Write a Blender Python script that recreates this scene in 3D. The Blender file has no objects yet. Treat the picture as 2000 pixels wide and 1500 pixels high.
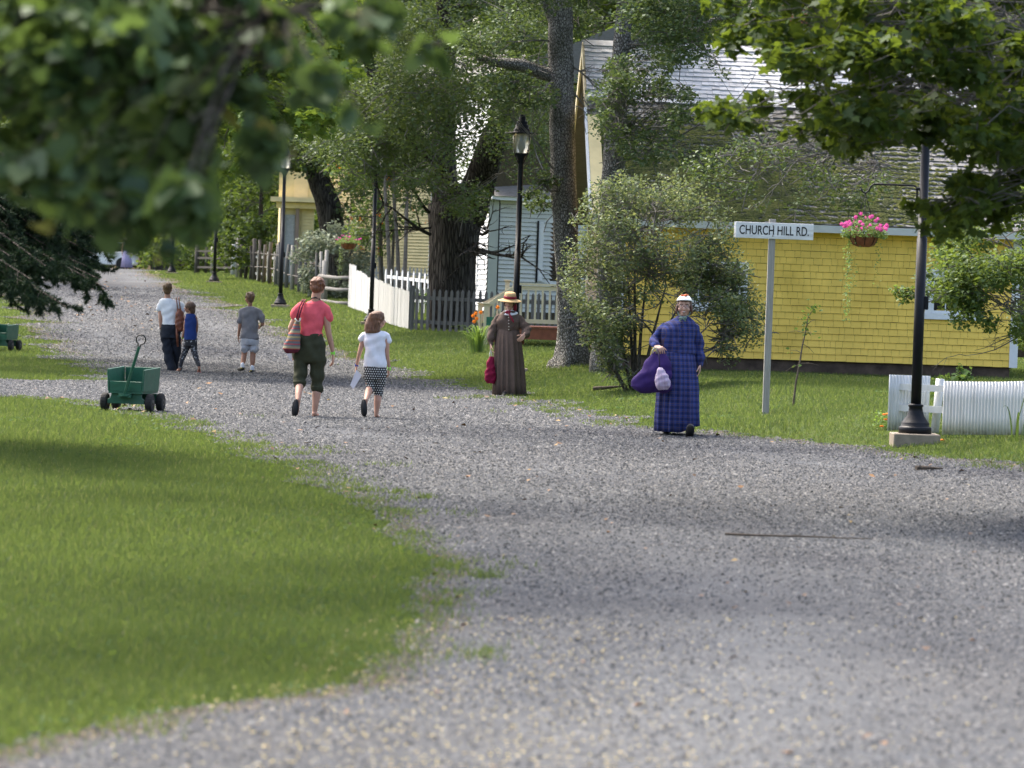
import bpy, bmesh, math, random
import numpy as np
from mathutils import Vector, Matrix
SC = bpy.context.scene
COL = SC.collection
RND = random.Random(11)
NR = np.random.default_rng(11)
V = Vector
PI = math.pi

# ------------------------------------------------------------------ camera
FPX = 7500.0                      # focal length in pixels of the 2000 x 1500 photograph (135 mm lens)
CAM_Z = 1.57
PITCH, ROLL = math.atan(165/FPX), math.radians(2.0)
CF = V((0, math.cos(PITCH), -math.sin(PITCH)))
CU0 = V((0, math.sin(PITCH), math.cos(PITCH)))
CR = V((1, 0, 0))*math.cos(ROLL) + CU0*math.sin(ROLL)
CU = -V((1, 0, 0))*math.sin(ROLL) + CU0*math.cos(ROLL)
CC = V((0, 0, CAM_Z))
cam = bpy.data.cameras.new('camera'); camo = bpy.data.objects.new('camera', cam); COL.objects.link(camo)
camo.matrix_world = Matrix(((CR.x, CU.x, -CF.x, 0), (CR.y, CU.y, -CF.y, 0), (CR.z, CU.z, -CF.z, CAM_Z), (0, 0, 0, 1)))
cam.lens = 36*FPX/2000; cam.sensor_width = 36; cam.clip_start = 0.5; cam.clip_end = 2000
cam.dof.use_dof = True; cam.dof.focus_distance = 56; cam.dof.aperture_fstop = 4.6; cam.dof.aperture_blades = 7
SC.camera = camo

def P(px, py, d):                 # the point seen at a photo pixel, d metres away
    return CC + (CF + CR*((px-1000)/FPX) + CU*((750-py)/FPX))*d

# ------------------------------------------------------------------ terrain
G0Y = [0, 70, 80, 90, 112, 135, 160, 200, 240, 400, 900]
G0Z = [0, 0, .12, .38, 1.03, 1.72, 2.12, 2.45, 2.55, 2.7, 2.7]
def g0(y): return np.interp(y, G0Y, G0Z)
def march(px, py, gf):
    r = CF + CR*((px-1000)/FPX) + CU*((750-py)/FPX)
    d = np.arange(6, 420, .1)
    x, y, z = r.x*d, r.y*d, CAM_Z + r.z*d
    k = np.argmax(z < gf(x, y))
    if k == 0: k = len(d)-1
    return V((x[k], y[k], float(gf(x[k:k+1], y[k:k+1])[0])))
RE_PX = [(2400, 952), (2000, 925), (1850, 905), (1700, 885), (1500, 866), (1300, 848), (1180, 815), (1050, 786), (900, 762), (780, 725),
         (650, 690), (560, 650), (500, 625), (440, 597), (400, 580), (360, 556), (330, 541), (305, 533)]
_re = [march(a, b, lambda x, y: g0(y)) for a, b in RE_PX]
RE = [(6.3, 5.), (6.6, 25.)] + [(p.x, p.y) for p in _re]
RE.sort(key=lambda t: t[1])
RE = RE + [(RE[-1][0]-2, RE[-1][1]+30), (RE[-1][0]-12, 420)]
REY = np.array([b for a, b in RE]); REX = np.array([a for a, b in RE])
def xr(y): return np.interp(y, REY, REX)
def g(x, y):
    x = np.asarray(x, float); y = np.asarray(y, float)
    s = (x - xr(y))*.88
    b = np.interp(s, [-1.2, 0, 1.5, 2.6, 5, 10, 16, 60], [0, .04, .22, .40, .42, .42, .5, .9])
    f = np.interp(y, [0, 34, 42, 75, 100, 140], [.2, .5, 1, 1, .35, .15])
    w = .025*np.sin(x*.9+y*.23)*np.sin(y*.31+1.3*x*.2)*np.clip((s+.3)*.8, 0, 1)
    return g0(y) + b*f + w
def gz(x, y): return float(g(np.array([x]), np.array([y]))[0])
def G(px, py): return march(px, py, g)
LE_PX = [(-400, 1560), (-100, 1500), (60, 1478), (200, 1440), (330, 1408), (430, 1392), (560, 1372), (650, 1345), (700, 1325), (770, 1270), (815, 1210),
         (838, 1150), (832, 1105), (800, 1065), (740, 1012), (640, 960), (560, 925), (450, 872), (380, 845), (300, 822), (200, 797), (100, 784), (0, 778)]
LE2_PX = [(0, 743), (100, 747), (160, 744), (200, 739), (202, 734), (180, 724), (120, 705), (97, 690), (75, 660), (55, 630), (40, 605), (20, 585), (0, 572), (-40, 562)]
_a = [march(a, b, g) for a, b in LE_PX]; _b = [march(a, b, g) for a, b in LE2_PX]
LE = [(-3.2, 3.)] + [(p.x, p.y) for p in _a] + [(-11., _a[-1].y+.9), (-30., _a[-1].y+1.3), (-30., _b[0].y-1.3), (-11., _b[0].y-.9)] + [(p.x, p.y) for p in _b]
LE = LE + [(LE[-1][0]-1.5, LE[-1][1]+20), (LE[-1][0]-4, 200), (-45, 420)]
LEY = np.array([b for a, b in LE]); LEX = np.array([a for a, b in LE])
for i in range(1, len(LEY)):
    if LEY[i] <= LEY[i-1]: LEY[i] = LEY[i-1] + .02
def xl(y): return np.interp(y, LEY, LEX)
def wob(y, k):                     # ragged edge of the gravel
    y = np.asarray(y, float)
    s = np.clip(y/60-.12, .26, 1.6)
    return s*(.2*np.sin(y*1.1+k*2) + .16*np.sin(y*1.7+k) + .11*np.sin(y*4.1+2*k) + .07*np.sin(y*9.3+k*3) + .05*np.sin(y*21.+k))

# ------------------------------------------------------------------ sun
SUN_EL = math.radians(56); SUN_DIR = V((-.62, .70, 0)).normalized()*math.cos(SUN_EL) + V((0, 0, math.sin(SUN_EL)))

# ------------------------------------------------------------------ mesh helpers
class MB:
    def __init__(s): s.v = []; s.f = []
    def add(s, vs, fs):
        o = len(s.v); s.v += [V(p) for p in vs]; s.f += [tuple(i+o for i in f) for f in fs]; return s
    def box(s, c, size, R=None):
        c = V(c); hx, hy, hz = size[0]/2, size[1]/2, size[2]/2
        vs = [V((a*hx, b*hy, e*hz)) for a in (-1, 1) for b in (-1, 1) for e in (-1, 1)]
        if R is not None: vs = [R @ p for p in vs]
        return s.add([c+p for p in vs], [(0, 1, 3, 2), (4, 6, 7, 5), (0, 4, 5, 1), (2, 3, 7, 6), (0, 2, 6, 4), (1, 5, 7, 3)])
    def bar(s, p0, p1, w, h, up=(0, 0, 1)):
        p0, p1 = V(p0), V(p1); d = (p1-p0); L = d.length; d.normalize(); x = d.cross(V(up))
        if x.length < 1e-4: x = d.cross(V((0, 1, 0)))
        x.normalize(); u = x.cross(d)
        R = Matrix((x, d, u)).transposed()
        return s.box((p0+p1)/2, (w, L, h), R)
    def loft(s, rings, cap=True, closed=True):
        n = len(rings[0]); o = len(s.v)
        for r in rings: s.v += [V(p) for p in r]
        for i in range(len(rings)-1):
            for j in range(n if closed else n-1):
                k = (j+1) % n
                s.f.append((o+i*n+j, o+i*n+k, o+(i+1)*n+k, o+(i+1)*n+j))
        if cap and closed:
            s.f.append(tuple(o+j for j in range(n-1, -1, -1))); e = o+(len(rings)-1)*n
            s.f.append(tuple(e+j for j in range(n)))
        return s
    def tube(s, pts, rad, n=8, cap=True, jit=0, lump=None):
        pts = [V(p) for p in pts]; rings = []
        if not hasattr(rad, '__len__'): rad = [rad]*len(pts)
        x = None
        for i, p in enumerate(pts):
            d = pts[min(i+1, len(pts)-1)] - pts[max(i-1, 0)]
            if d.length < 1e-9: d = V((0, 0, 1))
            d.normalize()
            if x is None:
                x = d.cross(V((.31, .9, .2)));
                if x.length < .1: x = d.cross(V((1, 0, 0)))
            x = (x - d*x.dot(d)).normalized(); y = d.cross(x)
            ring = []
            for k in range(n):
                a = 2*PI*k/n; r = rad[i]
                if lump: r *= lump(a, i, p)
                if jit: r *= 1 + RND.uniform(-jit, jit)
                ring.append(p + (x*math.cos(a) + y*math.sin(a))*r)
            rings.append(ring)
        return s.loft(rings, cap)
    def lathe(s, prof, n=20, c=(0, 0, 0)):
        c = V(c)
        return s.loft([[c + V((max(r, 1e-4)*math.cos(2*PI*k/n), max(r, 1e-4)*math.sin(2*PI*k/n), z)) for k in range(n)] for r, z in prof])
    def ell(s, c, r, R=None, n=16, m=10):
        c = V(c); rings = []
        if not hasattr(r, '__len__'): r = (r, r, r)
        for i in range(m+1):
            t = -PI/2 + PI*(i+.02)/(m+.04); ring = []
            for k in range(n):
                a = 2*PI*k/n
                p = V((r[0]*math.cos(t)*math.cos(a), r[1]*math.cos(t)*math.sin(a), r[2]*math.sin(t)))
                ring.append(c + (R @ p if R is not None else p))
            rings.append(ring)
        return s.loft(rings)
    def capsule(s, p0, r0, p1, r1, n=12, flat=None):
        p0, p1 = V(p0), V(p1); d = p1-p0; L = max(d.length, 1e-5); d = d/L
        x = d.cross(V((0, 1, 0)));
        if x.length < .05: x = d.cross(V((1, 0, 0)))
        x.normalize(); y = d.cross(x); rings = []
        for i in range(5):
            t = PI/2*(1 - i/4*.98) ; rings.append((p0 - d*r0*math.sin(t), r0*math.cos(t)))
        for i in range(1, 4): rings.append((p0 + d*L*i/4, r0 + (r1-r0)*i/4))
        for i in range(5):
            t = PI/2*(.02 + i/4*.97); rings.append((p1 + d*r1*math.sin(t), r1*math.cos(t)))
        return s.loft([[c + (x*math.cos(2*PI*k/n) + y*math.sin(2*PI*k/n))*max(r, 1e-4) for k in range(n)] for c, r in rings])
    def prism(s, poly, vec):
        poly = [V(p) for p in poly]; vec = V(vec); n = len(poly)
        return s.add(poly + [p+vec for p in poly], [tuple(range(n-1, -1, -1)), tuple(range(n, 2*n))] + [(i, (i+1) % n, n+(i+1) % n, n+i) for i in range(n)])
    def sheet(s, grid):
        n = len(grid[0]); o = len(s.v)
        for r in grid: s.v += [V(p) for p in r]
        for i in range(len(grid)-1):
            for j in range(n-1): s.f.append((o+i*n+j, o+i*n+j+1, o+(i+1)*n+j+1, o+(i+1)*n+j))
        return s

ORG = {}
def origin_of(o):
    while o is not None and o.name not in ORG: o = o.parent
    return ORG[o.name] if o is not None else V((0, 0, 0))
def link(name, me, mat, parent=None):
    o = bpy.data.objects.new(name, me); COL.objects.link(o)
    if mat is not None:
        me.materials.clear(); me.materials.append(mat)
    if parent is not None: o.parent = parent
    return o
def obj(name, mb, mat, parent=None, smooth=False, world=True, recalc=True, bevel=0):
    org = origin_of(parent) if parent is not None else V((0, 0, 0))
    me = bpy.data.meshes.new(name)
    me.from_pydata([tuple(p-org) for p in mb.v], [], mb.f)
    if recalc or bevel:
        bm = bmesh.new(); bm.from_mesh(me)
        bmesh.ops.recalc_face_normals(bm, faces=bm.faces)
        if bevel:
            es = [e for e in bm.edges if len(e.link_faces) == 2 and e.calc_face_angle(0) > .6]
            bmesh.ops.bevel(bm, geom=es, offset=bevel, segments=1, affect='EDGES', clamp_overlap=True)
        bm.to_mesh(me); bm.free()
    if smooth:
        me.polygons.foreach_set('use_smooth', [True]*len(me.polygons))
    me.update()
    return link(name, me, mat, parent)
def raw(name, verts, nper, mat, parent=None):      # verts (N, k, 3): N separate k-sided faces
    N, k = verts.shape[:2]
    org = origin_of(parent) if parent is not None else V((0, 0, 0))
    co = (verts.reshape(-1, 3) - np.array(org)).astype(np.float32)
    me = bpy.data.meshes.new(name)
    me.vertices.add(N*k); me.vertices.foreach_set('co', co.ravel())
    me.loops.add(N*k); me.loops.foreach_set('vertex_index', np.arange(N*k, dtype=np.int32))
    me.polygons.add(N); me.polygons.foreach_set('loop_start', np.arange(0, N*k, k, dtype=np.int32))
    me.update(calc_edges=True)
    return link(name, me, mat, parent)
def raw_idx(name, co, faces, mat, parent=None, smooth=False):   # co (N,3), faces (M,k) indices
    org = origin_of(parent) if parent is not None else V((0, 0, 0))
    co = (np.asarray(co).reshape(-1, 3) - np.array(org)).astype(np.float32); M, k = faces.shape
    me = bpy.data.meshes.new(name)
    me.vertices.add(len(co)); me.vertices.foreach_set('co', co.ravel())
    me.loops.add(M*k); me.loops.foreach_set('vertex_index', faces.astype(np.int32).ravel())
    me.polygons.add(M); me.polygons.foreach_set('loop_start', np.arange(0, M*k, k, dtype=np.int32))
    if smooth: me.polygons.foreach_set('use_smooth', [True]*M)
    me.update(calc_edges=True)
    return link(name, me, mat, parent)
def tag(o, label=None, cat=None, group=None, kind=None):
    if label: o['label'] = label
    if cat: o['category'] = cat
    if group: o['group'] = group
    if kind: o['kind'] = kind
    return o
def thing(name, label, cat, loc=(0, 0, 0), rz=0, group=None, local=False):
    o = bpy.data.objects.new(name, None); COL.objects.link(o); o.location = V(loc); o.rotation_euler = (0, 0, rz)
    o.empty_display_size = .1
    ORG[o.name] = V((0, 0, 0)) if local else V(loc)
    return tag(o, label, cat, group)
def copy_tree(o, parent=None):
    c = o.copy(); COL.objects.link(c); c.parent = parent
    for ch in list(o.children): copy_tree(ch, c)
    return c

# ------------------------------------------------------------------ material helpers
class NT:
    def __init__(s, name):
        s.m = bpy.data.materials.new(name); s.m.use_nodes = True; s.t = s.m.node_tree; s.t.nodes.clear()
        s.out = s.t.nodes.new('ShaderNodeOutputMaterial'); s.tc = None
    def n(s, typ, ins=None, **pr):
        nd = s.t.nodes.new('ShaderNode'+typ)
        for k, v in pr.items(): setattr(nd, k, v)
        for k, v in (ins or {}).items():
            sk = nd.inputs[k]
            if hasattr(v, 'links') or isinstance(v, bpy.types.NodeSocket): s.t.links.new(v, sk)
            else:
                if isinstance(v, tuple) and len(v) == 3 and sk.type == 'RGBA': v = (*v, 1)
                sk.default_value = v
        return nd
    def co(s, kind='Object'):
        if s.tc is None: s.tc = s.n('TexCoord')
        return s.tc.outputs[kind]
    def noise(s, scale, detail=3, vec=None, rough=.55):
        return s.n('TexNoise', {'Vector': vec if vec is not None else s.co(), 'Scale': scale, 'Detail': detail, 'Roughness': rough}).outputs['Fac']
    def map(s, scale=(1, 1, 1), rot=(0, 0, 0), vec=None):
        return s.n('Mapping', {'Vector': vec if vec is not None else s.co(), 'Scale': scale, 'Rotation': rot}).outputs[0]
    def ramp(s, fac, stops, interp='LINEAR'):
        r = s.n('ValToRGB', {'Fac': fac}); cr = r.color_ramp; cr.interpolation = interp
        while len(cr.elements) < len(stops): cr.elements.new(.5)
        for e, (p, c) in zip(cr.elements, stops):
            e.position = p; e.color = (c, c, c, 1) if not hasattr(c, '__len__') else (*c[:3], 1)
        return r.outputs[0]
    def mix(s, fac, a, b, mode='MIX'):
        nd = s.n('MixRGB', blend_type=mode); 
        for k, v in (('Fac', fac), ('Color1', a), ('Color2', b)):
            if isinstance(v, bpy.types.NodeSocket): s.t.links.new(v, nd.inputs[k])
            elif k == 'Fac': nd.inputs[k].default_value = v
            else: nd.inputs[k].default_value = (*v[:3], 1)
        return nd.outputs[0]
    def math(s, op, a, b=0.0, c=None):
        nd = s.n('Math', operation=op)
        for i, v in enumerate((a, b) if c is None else (a, b, c)):
            if isinstance(v, bpy.types.NodeSocket): s.t.links.new(v, nd.inputs[i])
            else: nd.inputs[i].default_value = v
        return nd.outputs[0]
    def bump(s, h, strength=.4, dist=.01):
        return s.n('Bump', {'Height': h, 'Strength': strength, 'Distance': dist}).outputs[0]
    def bsdf(s, color, rough=.7, normal=None, **kw):
        ins = {'Base Color': color, 'Roughness': rough}
        if normal is not None: ins['Normal'] = normal
        ins.update({k.replace('_', ' '): v for k, v in kw.items()})
        b = s.n('BsdfPrincipled', ins); s.t.links.new(b.outputs[0], s.out.inputs['Surface']); return s.m
    def surf(s, sh):
        s.t.links.new(sh, s.out.inputs['Surface']); return s.m

def plain(name, col, rough=.65, var=.16, scale=14, bump=.15, bscale=60, spec=.35, metal=0, dirt=None, stretch=(1, 1, 1)):
    t = NT(name); v = t.map(stretch)
    dark = tuple(c*(1-var) for c in col); lite = tuple(min(1, c*(1+var)) for c in col)
    c = t.mix(t.ramp(t.noise(scale, 4, v), [(.3, 0), (.7, 1)]), dark, lite)
    if dirt: c = t.mix(t.math('MULTIPLY', t.ramp(t.noise(scale*.35, 5, v), [(.48, 0), (.68, 1)]), dirt[1]), c, dirt[0])
    nrm = t.bump(t.noise(bscale, 3, v), bump, .006) if bump else None
    return t.bsdf(c, rough, nrm, **{'Specular IOR Level': spec, 'Metallic': metal})
def leafmat(name, dark, lite, trans, tw=.42, rough=.45, gloss=.08, extra=None):
    t = NT(name)
    rnd = t.n('NewGeometry').outputs['Random Per Island']
    big = t.noise(.9, 2)
    f = t.math('ADD', t.math('MULTIPLY', rnd, .65), t.math('MULTIPLY', t.math('SUBTRACT', big, .5), 1.1))
    c = t.mix(t.ramp(f, [(.0, 0), (.75, 1)]), dark, lite)
    if extra: c = t.mix(t.ramp(t.math('FRACT', t.math('MULTIPLY', rnd, 17.31)), [(1-extra[1]-.005, 0), (1-extra[1]+.005, 1)]), c, extra[0])
    d = t.n('BsdfDiffuse', {'Color': c})
    tr = t.n('BsdfTranslucent', {'Color': t.mix(.55, c, trans)})
    m1 = t.n('MixShader', {0: tw, 1: d.outputs[0], 2: tr.outputs[0]})
    gl = t.n('BsdfGlossy', {'Color': (.55, .6, .55), 'Roughness': rough+.12})
    m2 = t.n('MixShader', {0: gloss, 1: m1.outputs[0], 2: gl.outputs[0]})
    return t.surf(m2.outputs[0])
EXPOSURE = 1.88
# ------------------------------------------------------------------ world and sun
w = bpy.data.worlds.new('World'); SC.world = w; w.use_nodes = True
nt = w.node_tree; nt.nodes.clear()
sky = nt.nodes.new('ShaderNodeTexSky'); sky.sky_type = 'NISHITA'; sky.sun_disc = False
sky.sun_elevation = SUN_EL; sky.sun_rotation = math.atan2(SUN_DIR.x, SUN_DIR.y)
sky.air_density = 1.0; sky.dust_density = 6.0; sky.ozone_density = .4
bg = nt.nodes.new('ShaderNodeBackground'); bg.inputs[1].default_value = .15
wo = nt.nodes.new('ShaderNodeOutputWorld')
nt.links.new(sky.outputs[0], bg.inputs[0]); nt.links.new(bg.outputs[0], wo.inputs[0])
sl = bpy.data.lights.new('sun', 'SUN'); sl.energy = 1.5; sl.angle = math.radians(11); sl.color = (1, .95, .87)
so = bpy.data.objects.new('sun', sl); COL.objects.link(so)
so.rotation_euler = (-SUN_DIR).to_track_quat('-Z', 'Y').to_euler()
SC.view_settings.view_transform = 'Standard'; SC.view_settings.look = 'None'; SC.view_settings.gamma = 1
SC.view_settings.exposure = EXPOSURE
SC.cycles.use_denoising = True
SC.cycles.max_bounces = 8; SC.cycles.transparent_max_bounces = 8; SC.cycles.caustics_reflective = False; SC.cycles.caustics_refractive = False
try: SC.cycles.denoiser = 'OPENIMAGEDENOISE'
except Exception: pass

# ------------------------------------------------------------------ ground
def gravel_mat(name):
    t = NT(name); o = t.co()
    warp = t.n('VectorMath', {0: o, 1: t.n('VectorMath', {0: t.n('TexNoise', {'Vector': o, 'Scale': 25}).outputs['Color'], 'Scale': .02}, operation='SCALE').outputs[0]}, operation='ADD').outputs[0]
    v1 = t.n('TexVoronoi', {'Vector': warp, 'Scale': 52.0, 'Randomness': 1.0})
    v2 = t.n('TexVoronoi', {'Vector': warp, 'Scale': 105.0})
    c1 = t.ramp(t.n('SeparateColor', {0: v1.outputs['Color']}).outputs[0], [(0, (.030, .034, .041)), (.35, (.050, .057, .068)), (.7, (.080, .089, .103)), (.9, (.115, .118, .12)), (1, (.20, .20, .20))])
    c2 = t.ramp(t.n('SeparateColor', {0: v2.outputs['Color']}).outputs[1], [(0, (.038, .041, .046)), (.6, (.073, .079, .088)), (1, (.13, .13, .126))])
    sel = t.ramp(t.n('SeparateColor', {0: v1.outputs['Color']}).outputs[2], [(.3, 0), (.36, 1)])
    c = t.mix(sel, c2, c1)
    big = t.noise(.35, 4)
    c = t.mix(t.ramp(big, [(.35, 0), (.7, .35)]), c, (.115, .108, .098))
    ln = t.n('Attribute', attribute_name='lane').outputs['Fac']
    lf = t.math('MULTIPLY', ln, t.math('ADD', .35, t.noise(.5, 3)))
    c = t.mix(t.math('MULTIPLY', lf, .6), c, (.115, .121, .128))
    c = t.mix(t.math('MULTIPLY', t.ramp(t.noise(.22, 5), [(.42, 1), (.55, 0)]), .35), c, (.045, .046, .05))
    e = t.n('Attribute', attribute_name='edge').outputs['Fac']
    ee = t.math('ADD', e, t.math('MULTIPLY', t.math('SUBTRACT', t.noise(1.6, 4), .5), .9))
    c = t.mix(t.ramp(ee, [(.38, 0), (.9, .85)]), c, (.080, .060, .042))
    h = t.math('ADD', t.math('MULTIPLY', v1.outputs['Distance'], -1.0), t.math('MULTIPLY', v2.outputs['Distance'], -.4))
    nrm = t.bump(h, .6, .016)
    return t.bsdf(c, .95, nrm, **{'Specular IOR Level': .1})
t = NT('lawn_soil')
c = t.mix(t.ramp(t.noise(2.2, 5), [(.35, 0), (.65, 1)]), (.036, .066, .016), (.062, .092, .024))
c = t.mix(t.ramp(t.noise(14, 4), [(.4, 0), (.7, .5)]), c, (.10, .085, .045))
M_SOIL = t.bsdf(c, 1.0, t.bump(t.noise(30, 4), .6, .03), **{'Specular IOR Level': .03})
M_GRAVEL = gravel_mat('gravel')

ys = np.concatenate([np.arange(1, 60, .5), np.arange(60, 130, 1.), np.arange(130, 430, 5.)])
xs = np.concatenate([np.arange(-120, -20, 8), np.arange(-20, 22, .4), np.arange(22, 130, 8)])
X, Y = np.meshgrid(xs, ys); Z = g(X, Y)
nx = len(xs); I = np.arange(len(ys)*nx).reshape(len(ys), nx)
F = np.stack([I[:-1, :-1], I[:-1, 1:], I[1:, 1:], I[1:, :-1]], -1).reshape(-1, 4)
lawn = raw_idx('lawn_ground', np.stack([X, Y, Z], -1), F, M_SOIL, smooth=True)
tag(lawn, 'green lawn ground sloping gently up both sides of the gravel road', 'lawn', kind='structure')

inv = np.linspace(1/3., 1/238., 1500)
ry = np.unique(np.concatenate([1/inv, np.arange(50, 62, .03)])); nc = 41
tt = np.linspace(0, 1, nc); tt = .5 - .5*np.cos(tt*PI)*(.6+.4*np.abs(np.cos(tt*PI)))
a = np.maximum(xl(ry) + wob(ry, 1), -30); b = xr(ry) + wob(ry, 4.2)
RX = a[:, None] + (b-a)[:, None]*tt[None]; RY = np.repeat(ry[:, None], nc, 1)
RZ = g(RX, RY) + .02
I = np.arange(len(ry)*nc).reshape(len(ry), nc)
F = np.stack([I[:-1, :-1], I[:-1, 1:], I[1:, 1:], I[1:, :-1]], -1).reshape(-1, 4)
road = raw_idx('gravel_road', np.stack([RX, RY, RZ], -1), F, M_GRAVEL, smooth=True)
tag(road, 'grey crushed gravel road curving away uphill between the lawns', 'road', kind='structure')
ed = np.minimum(RX - a[:, None], b[:, None] - RX)
lane_ = np.clip(np.cos((tt[None]-.5)*2*PI*2.0+.0)*-1, 0, 1)**1.5*np.ones_like(RY)*np.clip((RX.max()-0), 0, 1)
al = road.data.attributes.new('lane', 'FLOAT', 'POINT'); al.data.foreach_set('value', lane_.ravel().astype(np.float32))
at = road.data.attributes.new('edge', 'FLOAT', 'POINT')
at.data.foreach_set('value', np.clip(1 - ed/np.clip(RY/45, .5, 1.4)/.9, 0, 1).ravel().astype(np.float32))

# ------------------------------------------------------------------ grass blades, weeds, loose stones, litter
def in_road(x, y, m):
    return (x > xl(y) + wob(y, 1) + m) & (x < xr(y) + wob(y, 4.2) - m)
N = 1500000
u = NR.random(N); p_ = .3
gy = (11**p_ + u*(185**p_ - 11**p_))**(1/p_)
gx = (NR.random(N)*2-1)*(.142*gy + .8)
NX = 520000; gy2 = (8**1.2+NR.random(NX)*(90**1.2-8**1.2))**(1/1.2); gx2 = np.sign(NR.random(NX)-.5)*(.142*gy2+.8+NR.random(NX)*7); gx = np.concatenate([gx, gx2]); gy = np.concatenate([gy, gy2]); N = len(gx)
extra = np.arange(N) >= N-NX
m = (NR.random(N)**3*.55+.35*(NR.random(N) < .12)*NR.random(N))*np.clip(gy/50, .5, 1.4)
keep = ~in_road(gx, gy, m)
gx, gy, extra = gx[keep], gy[keep], extra[keep]; n = len(gx)
z = g(gx, gy)
patch = np.sin(gx*1.3+gy*.7)*np.sin(gx*.6-gy*.9+1.)
hgt = np.clip(NR.normal(.042, .014, n), .015, .11)*(1+.25*patch)*np.clip(.8+gy/250, .8, 1.3)
wd = np.clip(.0024 + gy*.000085, .003, .016)*NR.uniform(.7, 1.4, n)*np.where(extra, 3.0, 1)
ang = NR.random(n)*2*PI; lean = NR.normal(0, .45, (n, 2))*hgt[:, None]
dx, dy = np.cos(ang)*wd, np.sin(ang)*wd
tri = np.zeros((n, 3, 3))
tri[:, 0] = np.stack([gx-dx, gy-dy, z-.004], -1); tri[:, 1] = np.stack([gx+dx, gy+dy, z-.004], -1)
tri[:, 2] = np.stack([gx+lean[:, 0], gy+lean[:, 1], z+hgt], -1)
M_GRASS = leafmat('grass_blade', (.033, .065, .016), (.080, .115, .031), (.22, .29, .06), tw=.45, gloss=.03, extra=((.22, .20, .09), .05))
# stray tufts standing in the gravel just off the lawn edge
tx, ty = [], []
for _ in range(210):
    y_ = RND.uniform(13, 60)**1.0; left = RND.random() < .62
    e_ = (xl(np.array([y_]))+wob(np.array([y_]), 1))[0] if left else (xr(np.array([y_]))+wob(np.array([y_]), 4.2))[0]
    o_ = abs(RND.gauss(0, .45))*max(.5, y_/45); cx_ = e_+o_ if left else e_-o_
    k_ = int(RND.uniform(15, 110)); s_ = RND.uniform(.04, .16)
    tx += list(np.random.default_rng(RND.randrange(10**6)).normal(cx_, s_, k_)); ty += list(np.random.default_rng(RND.randrange(10**6)).normal(y_, s_*2.2, k_))
tx, ty = np.array(tx), np.array(ty); n = len(tx); hh = NR.uniform(.02, .06, n); ww = np.clip(.0024+ty*.000085, .003, .016); a_ = NR.random(n)*6.28; zz_ = g(tx, ty)+.018
q = np.zeros((n, 3, 3)); q[:, 0] = np.stack([tx-np.cos(a_)*ww, ty-np.sin(a_)*ww, zz_], -1); q[:, 1] = np.stack([tx+np.cos(a_)*ww, ty+np.sin(a_)*ww, zz_], -1); q[:, 2] = np.stack([tx+NR.normal(0, .5, n)*hh, ty+NR.normal(0, .5, n)*hh, zz_+hh], -1)
tri = np.concatenate([tri, q])
tag(raw('grass', tri, 3, M_GRASS), 'short mown grass covering the lawns beside the road', 'grass', kind='stuff')
# clover and plantain leaves at the ragged edges
n = 10000
wy = (12**.4 + NR.random(n)*(80**.4-12**.4))**2.5
side = NR.random(n) < .6
e = np.where(side, xl(wy)+wob(wy, 1), xr(wy)+wob(wy, 4.2))
off = NR.normal(0, .22, n)*np.clip(wy/40, .5, 1.3); off = np.where(side, off, -off)
wx = e+off
c_ = NR.integers(0, 120, n); cyy = (13**.5+NR.random(120)*(58**.5-13**.5))**2; cxx = (NR.random(120)*2-1)*.14*cyy; sel = NR.random(n) < .45; wx = np.where(sel, cxx[c_]+NR.normal(0, .16, n), wx); wy = np.where(sel, cyy[c_]+NR.normal(0, .3, n), wy); off = np.where(sel, 0, off)
clus = (np.sin(wy*5.1+off*3)*np.sin(wy*2.3) > -.1) | (sel & ~in_road(wx, wy, .1))
clus &= ~(sel & in_road(wx, wy, .1))
ok = clus & (np.abs(wx) < .142*wy+.6); wx, wy = wx[ok], wy[ok]; n = len(wx)
wz = g(wx, wy)+.035
sz = NR.uniform(.012, .03, n)*np.clip(wy/30, .8, 1.6); aa = NR.random(n)*2*PI
q = np.zeros((n, 4, 3))
for k, (l, s_) in enumerate(((0, 0), (.6, .45), (1.2, 0), (.6, -.45))):
    q[:, k, 0] = wx + sz*(l*np.cos(aa)-s_*np.sin(aa)); q[:, k, 1] = wy + sz*(l*np.sin(aa)+s_*np.cos(aa)); q[:, k, 2] = wz + sz*l*NR.uniform(.1, .7, n)
M_WEED = leafmat('weed_leaf', (.035, .08, .018), (.065, .115, .03), (.18, .25, .04), gloss=.02)
tag(raw('weeds', q, 4, M_WEED), 'low clover and weeds creeping over the gravel edges', 'weeds', kind='stuff')

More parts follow.
